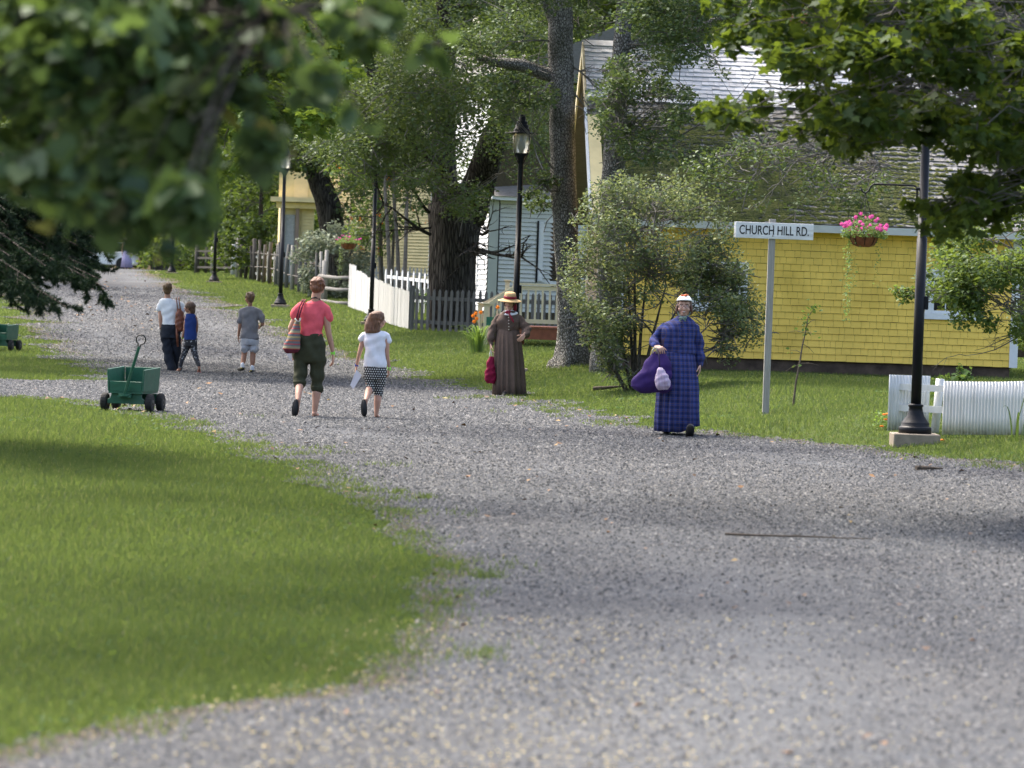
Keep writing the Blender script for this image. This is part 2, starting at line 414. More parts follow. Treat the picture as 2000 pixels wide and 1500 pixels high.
def stones(n, y0, y1, s0, s1, px, side=0):
    yy = (y0**px + NR.random(n)*(y1**px-y0**px))**(1/px); xx = (NR.random(n)*2-1)*(.14*yy+.4)
    if side: xx = np.sign(NR.random(n)-.5)*(.14*yy+.4+NR.random(n)*side)
    tl = (xx-xl(yy))/(xr(yy)-xl(yy)+1e-6); lane = np.clip(-np.cos((tl-.5)*4*PI), 0, 1)*(.45+.55*np.sin(yy*.35+1.3*np.sin(xx*1.1)))
    ok = in_road(xx, yy, -.05) & (NR.random(len(xx)) > lane*.6); xx, yy = xx[ok], yy[ok]; n = len(xx)
    r = s0*np.exp(NR.random(n)**1.8*math.log(s1/s0))*np.clip(.52+yy/80, .65, 1.5)
    base = np.array([(1, 0, -.3), (0, 1, -.3), (-1, 0, -.3), (0, -1, -.3), (0, 0, .75)])
    co = base[None]*NR.uniform(.55, 1.25, (n, 5, 1)); co += NR.normal(0, .2, (n, 5, 3))
    a = NR.random(n)*2*PI; ca, sa = np.cos(a)[:, None], np.sin(a)[:, None]
    X = (co[..., 0]*ca - co[..., 1]*sa)*r[:, None]+xx[:, None]; Y = (co[..., 0]*sa + co[..., 1]*ca)*r[:, None]+yy[:, None]
    Z = co[..., 2]*r[:, None]*.8 + (g(xx, yy)+.02+r*.2)[:, None]
    f = np.array([(0, 1, 4), (1, 2, 4), (2, 3, 4), (3, 0, 4)])
    F = (np.arange(n)*5)[:, None, None] + f[None]
    return np.stack([X, Y, Z], -1), F.reshape(-1, 3)
co, F = stones(620000, 12, 78, .008, .022, 1.75)
t = NT('loose_stone'); r_ = t.n('NewGeometry').outputs['Random Per Island']
M_STONE = t.bsdf(t.ramp(r_, [(0, (.032, .034, .036)), (.3, (.056, .059, .063)), (.65, (.097, .101, .107)), (.85, (.128, .126, .121)), (1, (.19, .19, .188))]), .95, None, **{'Specular IOR Level': .12})
co2, F2 = stones(150000, 76, 128, .012, .026, 1.2); F = np.concatenate([F, F2+co.reshape(-1, 3).shape[0]]); co = np.concatenate([co.reshape(-1, 3), co2.reshape(-1, 3)])
co2, F2 = stones(330000, 8, 70, .011, .024, 1.3, 5.0); F = np.concatenate([F, F2+len(co)]); co = np.concatenate([co, co2.reshape(-1, 3)])
tag(raw_idx('gravel', co, F, M_STONE), 'loose grey crushed stones lying over the road', 'gravel', kind='stuff')

def litter(n, fn, size, mat, name, label):
    q = np.zeros((n, 4, 3)); i = 0
    while i < n:
        x, y = fn()
        if not in_road(np.array([x]), np.array([y]), -.3)[0]: continue
        s = size*RND.uniform(.6, 1.3)*max(.7, min(2, y/35)); a = RND.random()*6.3; z = gz(x, y)+.026
        for k, (l, s_) in enumerate(((-.9, 0), (0, .55), (.9, .05), (0, -.5))):
            q[i, k] = (x+s*(l*math.cos(a)-s_*math.sin(a)), y+s*(l*math.sin(a)+s_*math.cos(a)), z+RND.uniform(0, .9)*s)
        i += 1
    return tag(raw(name, q, 4, mat), label, 'leaves', kind='stuff')
t = NT('dry_leaf'); r_ = t.n('NewGeometry').outputs['Random Per Island']
M_DRY = t.bsdf(t.ramp(r_, [(0, (.05, .028, .014)), (.45, (.13, .06, .02)), (.75, (.22, .11, .035)), (1, (.20, .17, .05))]), .7)
def fl():
    if RND.random() < .5:
        y = 12 + RND.random()**1.5*50; return (RND.uniform(-.13, .13)*y, y)
    if RND.random() < .6:
        p = G(RND.uniform(150, 330), RND.uniform(533, 650)); return p.x, p.y
    y = RND.uniform(14, 60); return (xr(np.array([y]))[0] - abs(RND.gauss(0, .5)), y) if RND.random() < .5 else (xl(np.array([y]))[0] + abs(RND.gauss(0, .4)), y)
litter(430, fl, .03, M_DRY, 'fallen_leaves', 'brown and orange fallen leaves scattered on the gravel')
t = NT('linden_bract'); r_ = t.n('NewGeometry').outputs['Random Per Island']
M_BRACT = t.bsdf(t.ramp(r_, [(0, (.42, .33, .12)), (.6, (.5, .42, .18)), (1, (.36, .26, .10))]), .7)
def fb():
    x_, y_ = RND.gauss(930, 420), RND.uniform(1215, 1560); p = G(x_, y_); return p.x, p.y
litter(3200, fb, .0105, M_BRACT, 'leaf_litter', 'pale yellow dropped seed bracts littering the near gravel')
# fallen stick by the bush, little sticks on the road
M_STICK = plain('stick_bark', (.085, .068, .052), .9, .4, 30, .6)
def stick(px, py, L, ang, label, r=.018):
    p = G(px, py); dirv = V((math.cos(ang), math.sin(ang), 0)); mb = MB(); pts = []; rad = []
    for i in range(6):
        q_ = p + dirv*(L*(i/5-.5)) + V((0, RND.uniform(-.03, .03), 0)); q_.z = gz(q_.x, q_.y) + r*.8 + .035; pts.append(q_); rad.append(r*(1.15-i*.16))
    mb.tube(pts, rad, 7, jit=.15); mb.tube([pts[2], pts[2]+dirv*.12*L+V((0, .1*L, r))], [r*.5, r*.25], 5)
    o = obj('fallen_stick', mb, M_STICK, None); tag(o, label, 'stick', None); return o
stick(1190, 764, .52, .1, 'grey fallen stick lying in the grass below the bush', .03)
stick(1560, 1060, 1.0, .05, 'thin dark twig lying across the middle of the gravel', .008)
stick(1815, 925, .28, .2, 'brown bark piece on the gravel below the nearest lamp', .022)
# ------------------------------------------------------------------ materials for things
M_YELLOW = plain('yellow_paint', (.92, .63, .125), .6, .08, 3, .12, 90, .25, dirt=((.60, .40, .06), .5))
M_WHITE = plain('white_paint', (.74, .75, .76), .5, .05, 8, .05)
M_GREYWHITE = plain('weathered_white', (.40, .40, .385), .75, .12, 6, .25, 50, dirt=((.33, .33, .30), .7), stretch=(6, 6, .8))
M_GREYWOOD = plain('grey_wood', (.135, .13, .125), .9, .3, 10, .5, 60, stretch=(8, 8, .7))
M_DARKWOOD = plain('dark_weathered_wood', (.075, .068, .06), .9, .35, 10, .5, 60, stretch=(8, 8, .7))
M_POSTWOOD = plain('post_wood', (.30, .285, .26), .85, .2, 10, .4, 60, stretch=(10, 10, .5))
M_CREAM = plain('cream_paint', (.60, .53, .36), .6, .08, 8, .08)
M_DECK = plain('red_brown_stain', (.22, .075, .04), .6, .2, 8, .1)
M_BLACK = plain('black_metal', (.009, .010, .013), .45, .2, 8, .04, spec=.18)
M_GLASSDARK = plain('window_glass', (.012, .015, .017), .08, .3, 2, .0, spec=.8)
M_CONC = plain('concrete', (.24, .20, .155), .9, .2, 10, .4)
M_STONEF = plain('foundation_stone', (.085, .06, .045), .95, .45, 5, .9, 14)
M_PALEGREEN = plain('pale_green_paint', (.57, .575, .53), .6, .06, 4, .08)
M_PALEGREEN2 = plain('grey_green_trim', (.39, .42, .385), .6, .06, 4, .08)
M_PYELLOW = plain('pale_yellow_paint', (.74, .62, .33), .6, .1, 3, .08)
M_TAUPE = plain('taupe_paint', (.30, .22, .19), .6, .1, 3, .08)
M_ORANGEY = plain('ochre_paint', (.84, .68, .38), .6, .1, 3, .08)
M_REDSASH = plain('dark_red_paint', (.09, .012, .015), .5)
M_BRICK = plain('brick', (.36, .09, .06), .85, .3, 12, .5)
M_TERRA = plain('terracotta', (.20, .07, .03), .75, .3, 14, .3)
t = NT('frosted_glass'); M_LANTERN = t.bsdf((.62, .62, .54), .25, None, **{'Transmission Weight': .55, 'Specular IOR Level': .5})
M_BULB = plain('bulb_white', (.8, .8, .78), .3, .02)

# ------------------------------------------------------------------ street lamps
def make_lamp(label, group):
    r = thing('street_lamp', label, 'street lamp', group=group, local=True)
    obj('concrete_pad', MB().box((0, 0, -.06), (.52, .52, .16)), M_CONC, r, bevel=.01)
    obj('pole_base', MB().lathe([(.185, 0.02), (.185, .085), (.175, .095), (.158, .10), (.158, .135), (.15, .145), (.135, .165), (.10, .215), (.082, .27), (.075, .315), (.085, .32), (.085, .345), (.062, .35)], 28), M_BLACK, r, True)
    obj('pole', MB().lathe([(.058, .34), (.058, 2.2), (.052, 2.2), (.05, 3.78), (.055, 3.80), (.06, 3.86), (.08, 3.91), (.125, 3.965), (.128, 3.99)], 20), M_BLACK, r, True)
    obj('junction_box', MB().box((.07, 0, 1.48), (.05, .07, .15)), M_BLACK, r, bevel=.006)
    gl = obj('lantern_glass', MB().lathe([(.128, 3.99), (.145, 4.0), (.17, 4.34), (.165, 4.345)], 24), M_LANTERN, r, True)
    obj('bulb', MB().lathe([(.02, 4.0), (.03, 4.02), (.03, 4.06), (.05, 4.11), (.05, 4.16), (.025, 4.22), (.02, 4.27), (.005, 4.28)], 12), M_BULB, gl, True)
    obj('lantern_hat', MB().lathe([(.14, 4.345), (.31, 4.35), (.31, 4.362), (.155, 4.385), (.15, 4.40), (.15, 4.44), (.14, 4.445), (.125, 4.45), (.122, 4.51), (.115, 4.515), (.10, 4.52), (.098, 4.575), (.094, 4.58), (.066, 4.585), (.062, 4.65), (.052, 4.655), (.05, 4.70), (.045, 4.705), (.001, 4.706)], 28), M_BLACK, r, True)
    br = MB()
    for k in range(4):
        a = PI/4+k*PI/2; c_, s_ = math.cos(a), math.sin(a)
        br.tube([(c_*q, s_*q, z) for q, z in ((.20, 4.35), (.198, 4.2), (.19, 4.05), (.165, 3.97), (.11, 3.88), (.06, 3.8))], .009, 6)
    obj('lantern_bracket', br, M_BLACK, r, True)
    return r
LG = 'black street lamps along the road'
lamp0 = make_lamp('black street lamp in front of the yellow house, lantern in the leaves', LG)
def put(o, p, rz=0): o.location = V(p); o.rotation_euler = (0, 0, rz); return o
def Gd(px, d):                     # ground point in the photo column px at depth d
    x = (px-1000)/FPX*d
    for _ in range(4):
        z = gz(x, d); yy = 585 + (CAM_Z-z)/d*FPX; x = (px - (yy-750)*-.035 - 1000)/FPX*d
    return V((x, d, z))
pos = G(1786, 868); LAMPR = V((pos.x, pos.y, pos.z+.10)); put(lamp0, LAMPR)
lamps = [(1003, 71, 'black street lamp rising behind the woman in brown'), (547, 112, 'black street lamp beside the gray pole fence, lantern seen below leaves'),
         (724, 100, 'black lamp post standing before the tall white board fence'), (418, 136, 'black lamp post on the lawn left of the pole fence'),
         (335, 162, 'small far lamp post where the road reaches its crest')]
LP = {}
for px, d, lb in lamps:
    o = copy_tree(lamp0); o['label'] = lb; p = Gd(px, d); put(o, (p.x, p.y, p.z+.06)); LP[px] = V((p.x, p.y, p.z+.06))
# hanging basket brackets are parts of their lamps
def bracket(lamp, base, L, z, side=-1):
    m = MB()
    pts = [(side*.075, 0, z-.24), (side*.075, 0, z-.03), (side*.10, 0, z)] + [(side*(.10+(L-.16)*i/3), 0, z+.004) for i in range(1, 4)]
    pts += [(side*(L-.03), 0, z-.02), (side*(L-.005), 0, z-.075), (side*(L+.03), 0, z-.10), (side*(L+.065), 0, z-.085), (side*(L+.08), 0, z-.05)]
    m.tube(pts, .011, 7)
    m.box((side*.06, 0, z-.2), (.06, .03, .03)); m.box((side*.06, 0, z-.03), (.06, .03, .03))
    return obj('basket_bracket', m, M_BLACK, lamp, True)
def basket(base, L, z, label, drop, rr, hh, sag, npet):
    c_ = base + V((-(L+.03), 0, z-.10))
    rim = c_ - V((0, 0, drop))
    r = thing('hanging_basket', label, 'hanging basket', rim, group='flower baskets hung from the lamps')
    obj('bowl', MB().lathe([(rr*.45, -hh), (rr*.75, -hh*.82), (rr*.95, -hh*.4), (rr, 0), (rr*1.03, .01), (rr*.96, .015), (rr*.8, -.02)], 20, rim), M_TERRA, r, True)
    ch = MB(); 
    for k in range(3):
        a = k*2*PI/3+.4; ch.tube([c_, rim+V((math.cos(a)*rr, math.sin(a)*rr, 0))], .004, 4)
    for k in range(8):
        a = k*PI/4; ch.tube([rim+V((math.cos(a)*q*1.02, math.sin(a)*q*1.02, z_)) for q, z_ in ((rr, 0), (rr*.95, -hh*.4), (rr*.75, -hh*.82), (rr*.3, -hh))], .0045, 4)
    obj('wire_hanger', ch, M_BLACK, r)
    n = 1300; a = NR.random(n)*2*PI; q = rr*1.65*np.sqrt(NR.random(n)); zz = NR.random(n)*.2*(1.3-q/rr/1.7)-.02*(q > rr)
    pts = np.stack([rim.x+np.cos(a)*q, rim.y+np.sin(a)*q, rim.z+zz], -1)
    for s_ in range(sag):
        L_ = RND.uniform(.25, .95) if s_ > 1 else RND.uniform(.9, 1.05); a0 = RND.uniform(2.2, 4.2) if s_ < 6 else RND.uniform(0, 6.3); x0, y0 = rim.x+math.cos(a0)*rr*1.08, rim.y+math.sin(a0)*rr*1.08
        m_ = int(L_*55); zz = rim.z + .05 - np.linspace(0, L_, m_)
        pts = np.concatenate([pts, np.stack([x0+NR.normal(0, .022, m_), y0+NR.normal(0, .022, m_), zz], -1)])
    foliage_at('flower_foliage', pts, .026, M_BASKETLEAF, r)
    fl = MB()
    for k in range(npet):
        a = RND.random()*6.28; q = rr*1.8*RND.random()**.5; p = rim + V((math.cos(a)*q, math.sin(a)*q, .05+RND.random()*.19*(1.2-q/rr/2.2)))
        nrm = V((RND.uniform(-.7, .7), -1, RND.uniform(-.1, .8))).normalized(); x = nrm.cross(V((0, 0, 1))).normalized(); y = nrm.cross(x); s = RND.uniform(.018, .028)
        ring = [p+nrm*.012+(x*math.cos(b)+y*math.sin(b))*s*(1 if j % 2 == 0 else .78) for j, b in enumerate([2*PI*i/10 for i in range(10)])]
        fl.add(ring+[p-nrm*.012], [(i, (i+1) % 10, 10) for i in range(10)])
    obj('petunia_blossoms', fl, M_PINK, r)
    return r
M_BASKETLEAF = leafmat('petunia_leaf', (.06, .12, .03), (.16, .24, .07), (.3, .4, .08), gloss=.05)
M_PINK = leafmat('pink_petal', (.62, .06, .30), (.75, .18, .45), (.8, .2, .5), tw=.3, gloss=.02)
def foliage_at(name, pts, size, mat, parent, tpl='oval', droop=.3, up=.6, jitter=.35, kind=None):
    T = LEAF[tpl]; n = len(pts); k = len(T)
    d = NR.normal(0, 1, (n, 3)); d[:, 2] = d[:, 2]*.5 - droop; d /= np.linalg.norm(d, axis=1)[:, None]
    nr = NR.normal(0, 1-up, (n, 3)); nr[:, 2] += up+.15
    x = np.cross(d, nr); x /= (np.linalg.norm(x, axis=1)[:, None]+1e-9); nn = np.cross(x, d)
    s = size*NR.uniform(1-jitter, 1+jitter, n)
    vv = pts[:, None, :] + s[:, None, None]*(T[None, :, 0, None]*x[:, None] + T[None, :, 1, None]*d[:, None] + T[None, :, 2, None]*nn[:, None])
    o = raw(name, vv, k, mat, parent)
    if kind: o['kind'] = kind
    return o
LEAF = {
 'oval': np.array([(0, 0, 0), (.32, .3, .06), (.34, .62, .06), (0, 1.1, -.04), (-.34, .62, .06), (-.32, .3, .06)]),
 'heart': np.array([(0, .05, 0), (.25, -.05, .03), (.5, .22, .08), (.38, .62, .05), (0, 1.08, -.1), (-.38, .62, .05), (-.5, .22, .08), (-.25, -.05, .03)]),
 'maple': np.array([(0, 0, 0), (.22, -.02, .02), (.5, .12, .05), (.36, .3, .04), (.66, .52, .02), (.52, .6, .03), (.42, .62, .02), (.24, .6, .02), (.22, .8, 0), (0, 1.15, -.08),
                    (-.22, .8, 0), (-.24, .6, .02), (-.42, .62, .02), (-.52, .6, .03), (-.66, .52, .02), (-.36, .3, .04), (-.5, .12, .05), (-.22, -.02, .02)]),
 'quad': np.array([(0, 0, 0), (.42, .5, .1), (0, 1.1, 0), (-.42, .5, .1)]),
 'needle': np.array([(-.07, 0, 0), (.07, 0, 0), (.05, .8, 0), (0, 1, 0), (-.05, .8, 0)]),
}
bracket(lamp0, LAMPR, .62, 2.78)
BASK_R = basket(LAMPR, .62, 2.78, 'hanging basket of pink petunias in front of the yellow wall', .47, .155, .13, 9, 46)
lampc = [o for o in COL.objects if o.get('label', '').startswith('black lamp post standing before')][0]
bracket(lampc, LP[724], .62, 2.75)
basket(LP[724], .62, 2.75, 'small hanging basket of flowers below the far bracket hook', .60, .20, .17, 3, 26)

# ------------------------------------------------------------------ road sign
def text_mesh(txt, size, mat, parent, loc, rot, ext=.002, sx=1.0):
    cu = bpy.data.curves.new('lettering', 'FONT'); cu.body = txt; cu.size = size; cu.align_x = 'CENTER'; cu.align_y = 'CENTER'; cu.extrude = ext; cu.offset = size*.012
    o = bpy.data.objects.new('tmp', cu); COL.objects.link(o)
    me = bpy.data.meshes.new_from_object(o.evaluated_get(bpy.context.evaluated_depsgraph_get())); bpy.data.objects.remove(o)
    l = link('lettering', me, mat, parent); l.location = loc; l.rotation_euler = rot; l.scale = (sx, 1, 1); return l
pos = G(1495, 811); k = FPX/pos.y
sg = thing('road_sign', 'white wooden road sign with black lettering on a gray post', 'road sign', pos)
top = pos.z + (811-428)/k
obj('post', MB().box((pos.x, pos.y, (pos.z+top)/2-.1), (.085, .085, top-pos.z+.2)), M_POSTWOOD, sg, bevel=.004)
bz = pos.z + (811-451)/k; bx = pos.x + (1512-1508)/k*1
M_SIGN = plain('sign_white', (.70, .71, .71), .6, .06, 5, .2, 40, dirt=((.45, .44, .42), .55), stretch=(1, 6, 9))
bd = obj('name_board', MB().box((bx, pos.y-.058, bz), (.995, .025, .205)), M_SIGN, sg, bevel=.003)
obj('rear_board', MB().box((bx-.01, pos.y+.06, bz+.003), (1.0, .025, .20)), M_SIGN, sg, bevel=.003)
M_INK = plain('black_lettering', (.012, .012, .014), .6, .2)
for bx_, bz_ in ((.0, .065), (.0, -.065)): obj('bolt', MB().loft([[V((bx+bx_-.02+.009*math.cos(2*PI*k_/10), pos.y-.0705-dy_, bz+bz_+.009*math.sin(2*PI*k_/10))) for k_ in range(10)] for dy_ in (0, .006)]), M_CONC, sg)
text_mesh('CHURCH HILL RD.', .163, M_INK, sg, V((bx-.005, pos.y-.0715, bz-.002))-pos, (PI/2, 0, 0), .0015, .665)

# ------------------------------------------------------------------ yellow shingled house
TH = math.radians(3.2); W = V((math.cos(TH), math.sin(TH), 0)); NF = V((math.sin(TH), -math.cos(TH), 0)); UP = V((0, 0, 1))
HA = P(1198, 700, 68.9); HZ = .66; HA.z = HZ; HL = 7.3; HH = 2.46; HD = 7.4
gl = min(gz(HA.x, HA.y), gz((HA+W*HL).x, (HA+W*HL).y))
house = thing('yellow_house', 'yellow shingled house with a long mossy wooden shingle roof', 'house', (HA.x, HA.y, gl))
def hp(u, v, z): return HA + W*u - NF*v + UP*z     # along the wall, back from it, above the sill
m = MB()
m.loft([[hp(0, 0, 0), hp(HL, 0, 0), hp(HL, HD, 0), hp(0, HD, 0)], [hp(0, 0, HH), hp(HL, 0, HH), hp(HL, HD, HH), hp(0, HD, HH)]])
R_H = Matrix.Rotation(TH, 3, 'Z')
mcore = m; m = MB(); u0, rows, exph = .0, 20, HH/20
for i in range(rows):
    u = -RND.random()*.12
    while u < HL-.14:
        wdt = RND.uniform(.09, .21); a_, b_ = max(u, 0), min(u+wdt-.004, HL-.14)
        u += wdt
        if b_-a_ < .02: continue
        zb = i*exph + RND.uniform(-.003, .002); th = RND.uniform(.021, .025)
        q = [hp(a_, -th, zb), hp(b_, -th, zb), hp(b_, 0, zb), hp(a_, 0, zb), hp(a_, -.008, zb+exph-.005), hp(b_, -.008, zb+exph-.005)]
        m.add(q, [(0, 1, 5, 4), (0, 3, 2, 1), (0, 4, 3), (1, 2, 5), (3, 4, 5, 2)])
obj('shingled_wall', m, M_YELLOW, house)
M_GAPSHADE = plain('gap_shadow_backing', (.07, .055, .03), .9)  # near-black core seen through the gaps, painted shadow lines under each course
obj('wall', mcore, M_GAPSHADE, house)
obj('foundation', MB().loft([[hp(.04, .04, -.75), hp(HL-.12, .04, -.75), hp(HL-.12, HD, -.75), hp(.04, HD, -.75)], [hp(.04, .04, -.004), hp(HL-.12, .04, -.004), hp(HL-.12, HD, -.004), hp(.04, HD, -.004)]]), M_STONEF, house)
for u in (HL-.07, .07):
    obj('corner_board', MB().box(hp(u, -.016, HH/2-.02), (.15, .04, HH-.02), R_H), M_WHITE, house, bevel=.003)
# roof: two slopes of separate shingles
RUN, RISE = 3.75, 3.35; slope = V((0, 0, 0)) - NF*RUN + UP*RISE; SL = slope.length; sd = slope/SL; rn = W.cross(sd).normalized()
if rn.z < 0: rn = -rn
UA, UB = -.48, HL+.45; E0 = hp(0, -.30, HH-.02)
def shingles(u0, u1, s0, s1, base, dirv, nrm, expo=.135, back=False):
    m = MB(); s = s0; ri = 0
    m.add([base+W*u0+dirv*s0, base+W*u1+dirv*s0, base+W*u1+dirv*s1, base+W*u0+dirv*s1], [(0, 1, 2, 3)])
    while s < s1-.02:
        u = u0-RND.random()*.1
        sag = .012*math.sin(ri*1.7)
        while u < u1:
            wd_ = RND.uniform(.09, .2) if not back else .6; a_, b_ = max(u, u0), min(u+wd_-.005, u1); u += wd_
            if b_-a_ < .015: continue
            th = RND.uniform(.014, .026); ds = RND.uniform(-.012, .010); cu = RND.uniform(-.004, .012)
            q0 = base + dirv*(s+ds) ; q1 = base + dirv*(min(s+expo+.02, s1+.02))
            q = [q0+W*a_+nrm*(th+cu), q0+W*b_+nrm*th, q0+W*b_+nrm*.001, q0+W*a_+nrm*.001, q1+W*a_+nrm*.004, q1+W*b_+nrm*.004]
            m.add(q, [(0, 1, 5, 4), (0, 3, 2, 1), (0, 4, 3), (1, 2, 5), (3, 4, 5, 2)])
        s += expo; ri += 1
    return m
t = NT('weathered_shingle'); o_ = t.co(); rnd = t.n('NewGeometry').outputs['Random Per Island']
cc = t.ramp(t.math('ADD', t.math('MULTIPLY', rnd, .6), t.math('MULTIPLY', t.noise(9, 4, t.map((1, 1, 4))), .5)), [(.2, (.06, .055, .046)), (.55, (.125, .117, .105)), (.9, (.21, .205, .195))])
pt = t.math('ADD', t.math('MULTIPLY', t.n('SeparateXYZ', {0: o_}).outputs[0], .11), t.math('SUBTRACT', t.noise(1.4, 4), .5))
cc = t.mix(t.ramp(pt, [(.3, 0), (.9, .5)]), cc, (.27, .27, .27))
M_SHINGLE = t.bsdf(cc, .75, t.bump(t.noise(40, 3, t.map((6, 1, 1))), .4, .008), **{'Specular IOR Level': .55})
t = NT('clean_shingle'); rnd = t.n('NewGeometry').outputs['Random Per Island']
cc = t.ramp(t.math('ADD', t.math('MULTIPLY', rnd, .5), t.math('MULTIPLY', t.noise(9, 4, t.map((1, 1, 4))), .5)), [(.1, (.34, .345, .355)), (.5, (.47, .475, .485)), (.9, (.60, .605, .61))])
M_SHINGLE2 = t.bsdf(cc, .5, t.bump(t.noise(40, 3, t.map((6, 1, 1))), .3, .006), **{'Specular IOR Level': .55})
BRK = SL*.655
roof = obj('roof', shingles(UA, UB, 0, BRK, E0, sd, rn), M_SHINGLE, house)
obj('upper_roof', shingles(UA, UB, BRK+.03, SL, E0+rn*.02, sd, rn, .125), M_SHINGLE2, house)
obj('roof_flashing', MB().bar(E0+W*UA+sd*(BRK+.015)+rn*.035, E0+W*UB+sd*(BRK+.015)+rn*.035, .09, .014, rn), M_SHINGLE2, house)
RID = E0 + slope; sd2 = (-NF*RUN - UP*RISE).normalized(); rn2 = W.cross(sd2).normalized()
if rn2.z < 0: rn2 = -rn2
obj('rear_roof', shingles(UA, UB, 0, SL, RID+rn2*.002, sd2, rn2, .3, True), M_SHINGLE, house)
m = MB(); m.bar(RID+W*(UA-.02)+rn*.045-sd*.07, RID+W*(UB+.02)+rn*.045-sd*.07, .16, .02, rn); m.bar(RID+W*(UA-.02)+rn2*.045+sd2*.07, RID+W*(UB+.02)+rn2*.045+sd2*.07, .16, .02, rn2)
obj('ridge_boards', m, M_SHINGLE2, house)
# moss cushions along the butts of the lower courses, thickest to the left
t = NT('moss'); cc = t.ramp(t.noise(3.5, 4), [(.3, (.03, .036, .010)), (.5, (.075, .085, .016)), (.75, (.15, .145, .028))])
M_MOSS = t.bsdf(cc, .95, t.bump(t.noise(120, 3), .8, .01))
co, fc = [], []; base_ = np.array([(1, 0, 0), (0, 1, 0), (-1, 0, 0), (0, -1, 0), (0, 0, 1.), (.7, .7, .3), (-.7, .7, .3), (-.7, -.7, .3), (.7, -.7, .3)])
ff = [(0, 5, 4), (5, 1, 4), (1, 6, 4), (6, 2, 4), (2, 7, 4), (7, 3, 4), (3, 8, 4), (8, 0, 4)]
cnt = 0
for _ in range(80000):
    u = RND.uniform(UA, UB); s = RND.random()
    dens = max(0, 1.1-1.6*abs(s-.25))*max(.04, min(1, 1.3-.22*max(0, u-.9)))
    patch = .5+.5*math.sin(u*2.1+s*7)*math.sin(u*.9-s*11+2)
    if RND.random() > dens*(.35+.75*patch): continue
    row = int(s*BRK/.135); ss = row*.135 + RND.gauss(.0, .012) + (RND.random()*.1 if RND.random() < .3 else 0)
    if ss < 0 or ss > BRK: continue
    c_ = E0 + W*u + sd*(ss+.012) + rn*.02; r = RND.uniform(.012, .036)
    X_ = W*r*RND.uniform(1, 2.2); Y_ = sd*r*.8; Z_ = rn*r*.75
    for b in base_:
        q = c_ + X_*b[0] + Y_*b[1] + Z_*b[2]*RND.uniform(.7, 1.2); co.append((q.x, q.y, q.z))
    fc += [tuple(cnt*9+i for i in f) for f in ff]; cnt += 1
mo = raw_idx('roof_moss', np.array(co), np.array(fc), M_MOSS, roof, True); mo['kind'] = 'stuff'
obj('eave_fascia', MB().bar(E0+W*UA-UP*.075+NF*.012, E0+W*UB-UP*.075+NF*.012, .03, .13), M_PALEGREEN, house)
obj('soffit', MB().bar(hp(UA, -.15, HH-.10), hp(UB, -.15, HH-.10), .27, .03), M_WHITE, house)
# gable end
gz0 = HH; gm = MB(); ga = hp(.0, -.05, gz0-.03); mid = hp(0, RUN-.30, HH+RISE-.12); gb = hp(0, 2*RUN-.55, gz0-.03)
gm.prism([ga, mid, gb], W*.06); gm2 = MB(); gm2.prism([hp(HL-.06, -.05, gz0-.03), hp(HL-.06, RUN-.3, HH+RISE-.12), hp(HL-.06, 2*RUN-.55, gz0-.03)], W*.06)
obj('gable_wall', gm, M_ORANGEY, house); obj('gable_wall', gm2, M_ORANGEY, house)
gm = MB()
for uu in (UA-.02,):
    gm.bar(E0+W*uu+sd*.0-rn*.09, E0+W*uu+sd*SL-rn*.09, .035, .19, rn); gm.bar(RID+W*uu-rn2*.09, RID+W*uu+sd2*SL-rn2*.09, .035, .19, rn2)
obj('barge_board', gm, M_CREAM, house)
obj('rake_panel', MB().bar(E0+W*(UA+.10)+sd*.02+rn*.035, E0+W*(UA+.10)+sd*(SL*.56)+rn*.035, .23, .03, rn), M_PYELLOW, house)
obj('rake_trim', MB().bar(E0+W*(UA-.045)+sd*.0+rn*.03, E0+W*(UA-.045)+sd*(SL*.6)+rn*.03, .05, .06, rn), M_WHITE, house)
gw = MB(); gw.box(hp(-.02, 1.9, HH+.55), (.04, .8, .95), R_H); gwf = obj('gable_window', gw, M_WHITE, house)
obj('window_pane', MB().box(hp(-.045, 1.9, HH+.55), (.02, .62, .78), R_H), M_REDSASH, gwf)
# chimney
cz = RID + W*3.55 - NF*.1; obj('chimney', MB().box(cz+UP*.35, (.5, .5, 1.0), R_H).box(cz+UP*.82, (.58, .58, .14), R_H), M_BRICK, house)
def house_window(u, z, w_, h_):
    f = MB(); t_ = .12
    for du in (-1, 1): f.box(hp(u+du*(w_/2-t_/2), -.03, z), (t_, .05, h_-2*t_), R_H)
    f.box(hp(u, -.032, z+h_/2-t_/2), (w_+.02, .055, t_), R_H); f.box(hp(u, -.04, z-h_/2+t_/2), (w_+.06, .07, t_), R_H)
    fr = obj('window', f, M_WHITE, house, bevel=.003)
    obj('window_pane', MB().box(hp(u, -.012, z), (w_-2*t_, .02, h_-2*t_), R_H), M_GLASSDARK, fr)
    s = MB(); iw, ih = w_-2*t_-.001, h_-2*t_-.001
    for du in (-1, 1): s.box(hp(u+du*(iw/2-.02), -.026, z), (.04, .016, ih), R_H)
    for dz in (-1, 1): s.box(hp(u, -.027, z+dz*(ih/2-.02)), (iw-.08, .016, .04), R_H)
    for k in (1, 2): s.box(hp(u-iw/2+iw*k/3, -.0255, z), (.02, .012, ih-.08), R_H)
    s.box(hp(u, -.0245, z), (iw-.08, .012, .02), R_H)
    obj('window_sash', s, M_WHITE, fr)
kx = FPX/69.5
house_window((1853-1196)/kx, (700-572+11)/kx-.02, 1.0, .90)
house_window((1399-1198)/kx, (700-561)/kx-.02, 1.0, .90)

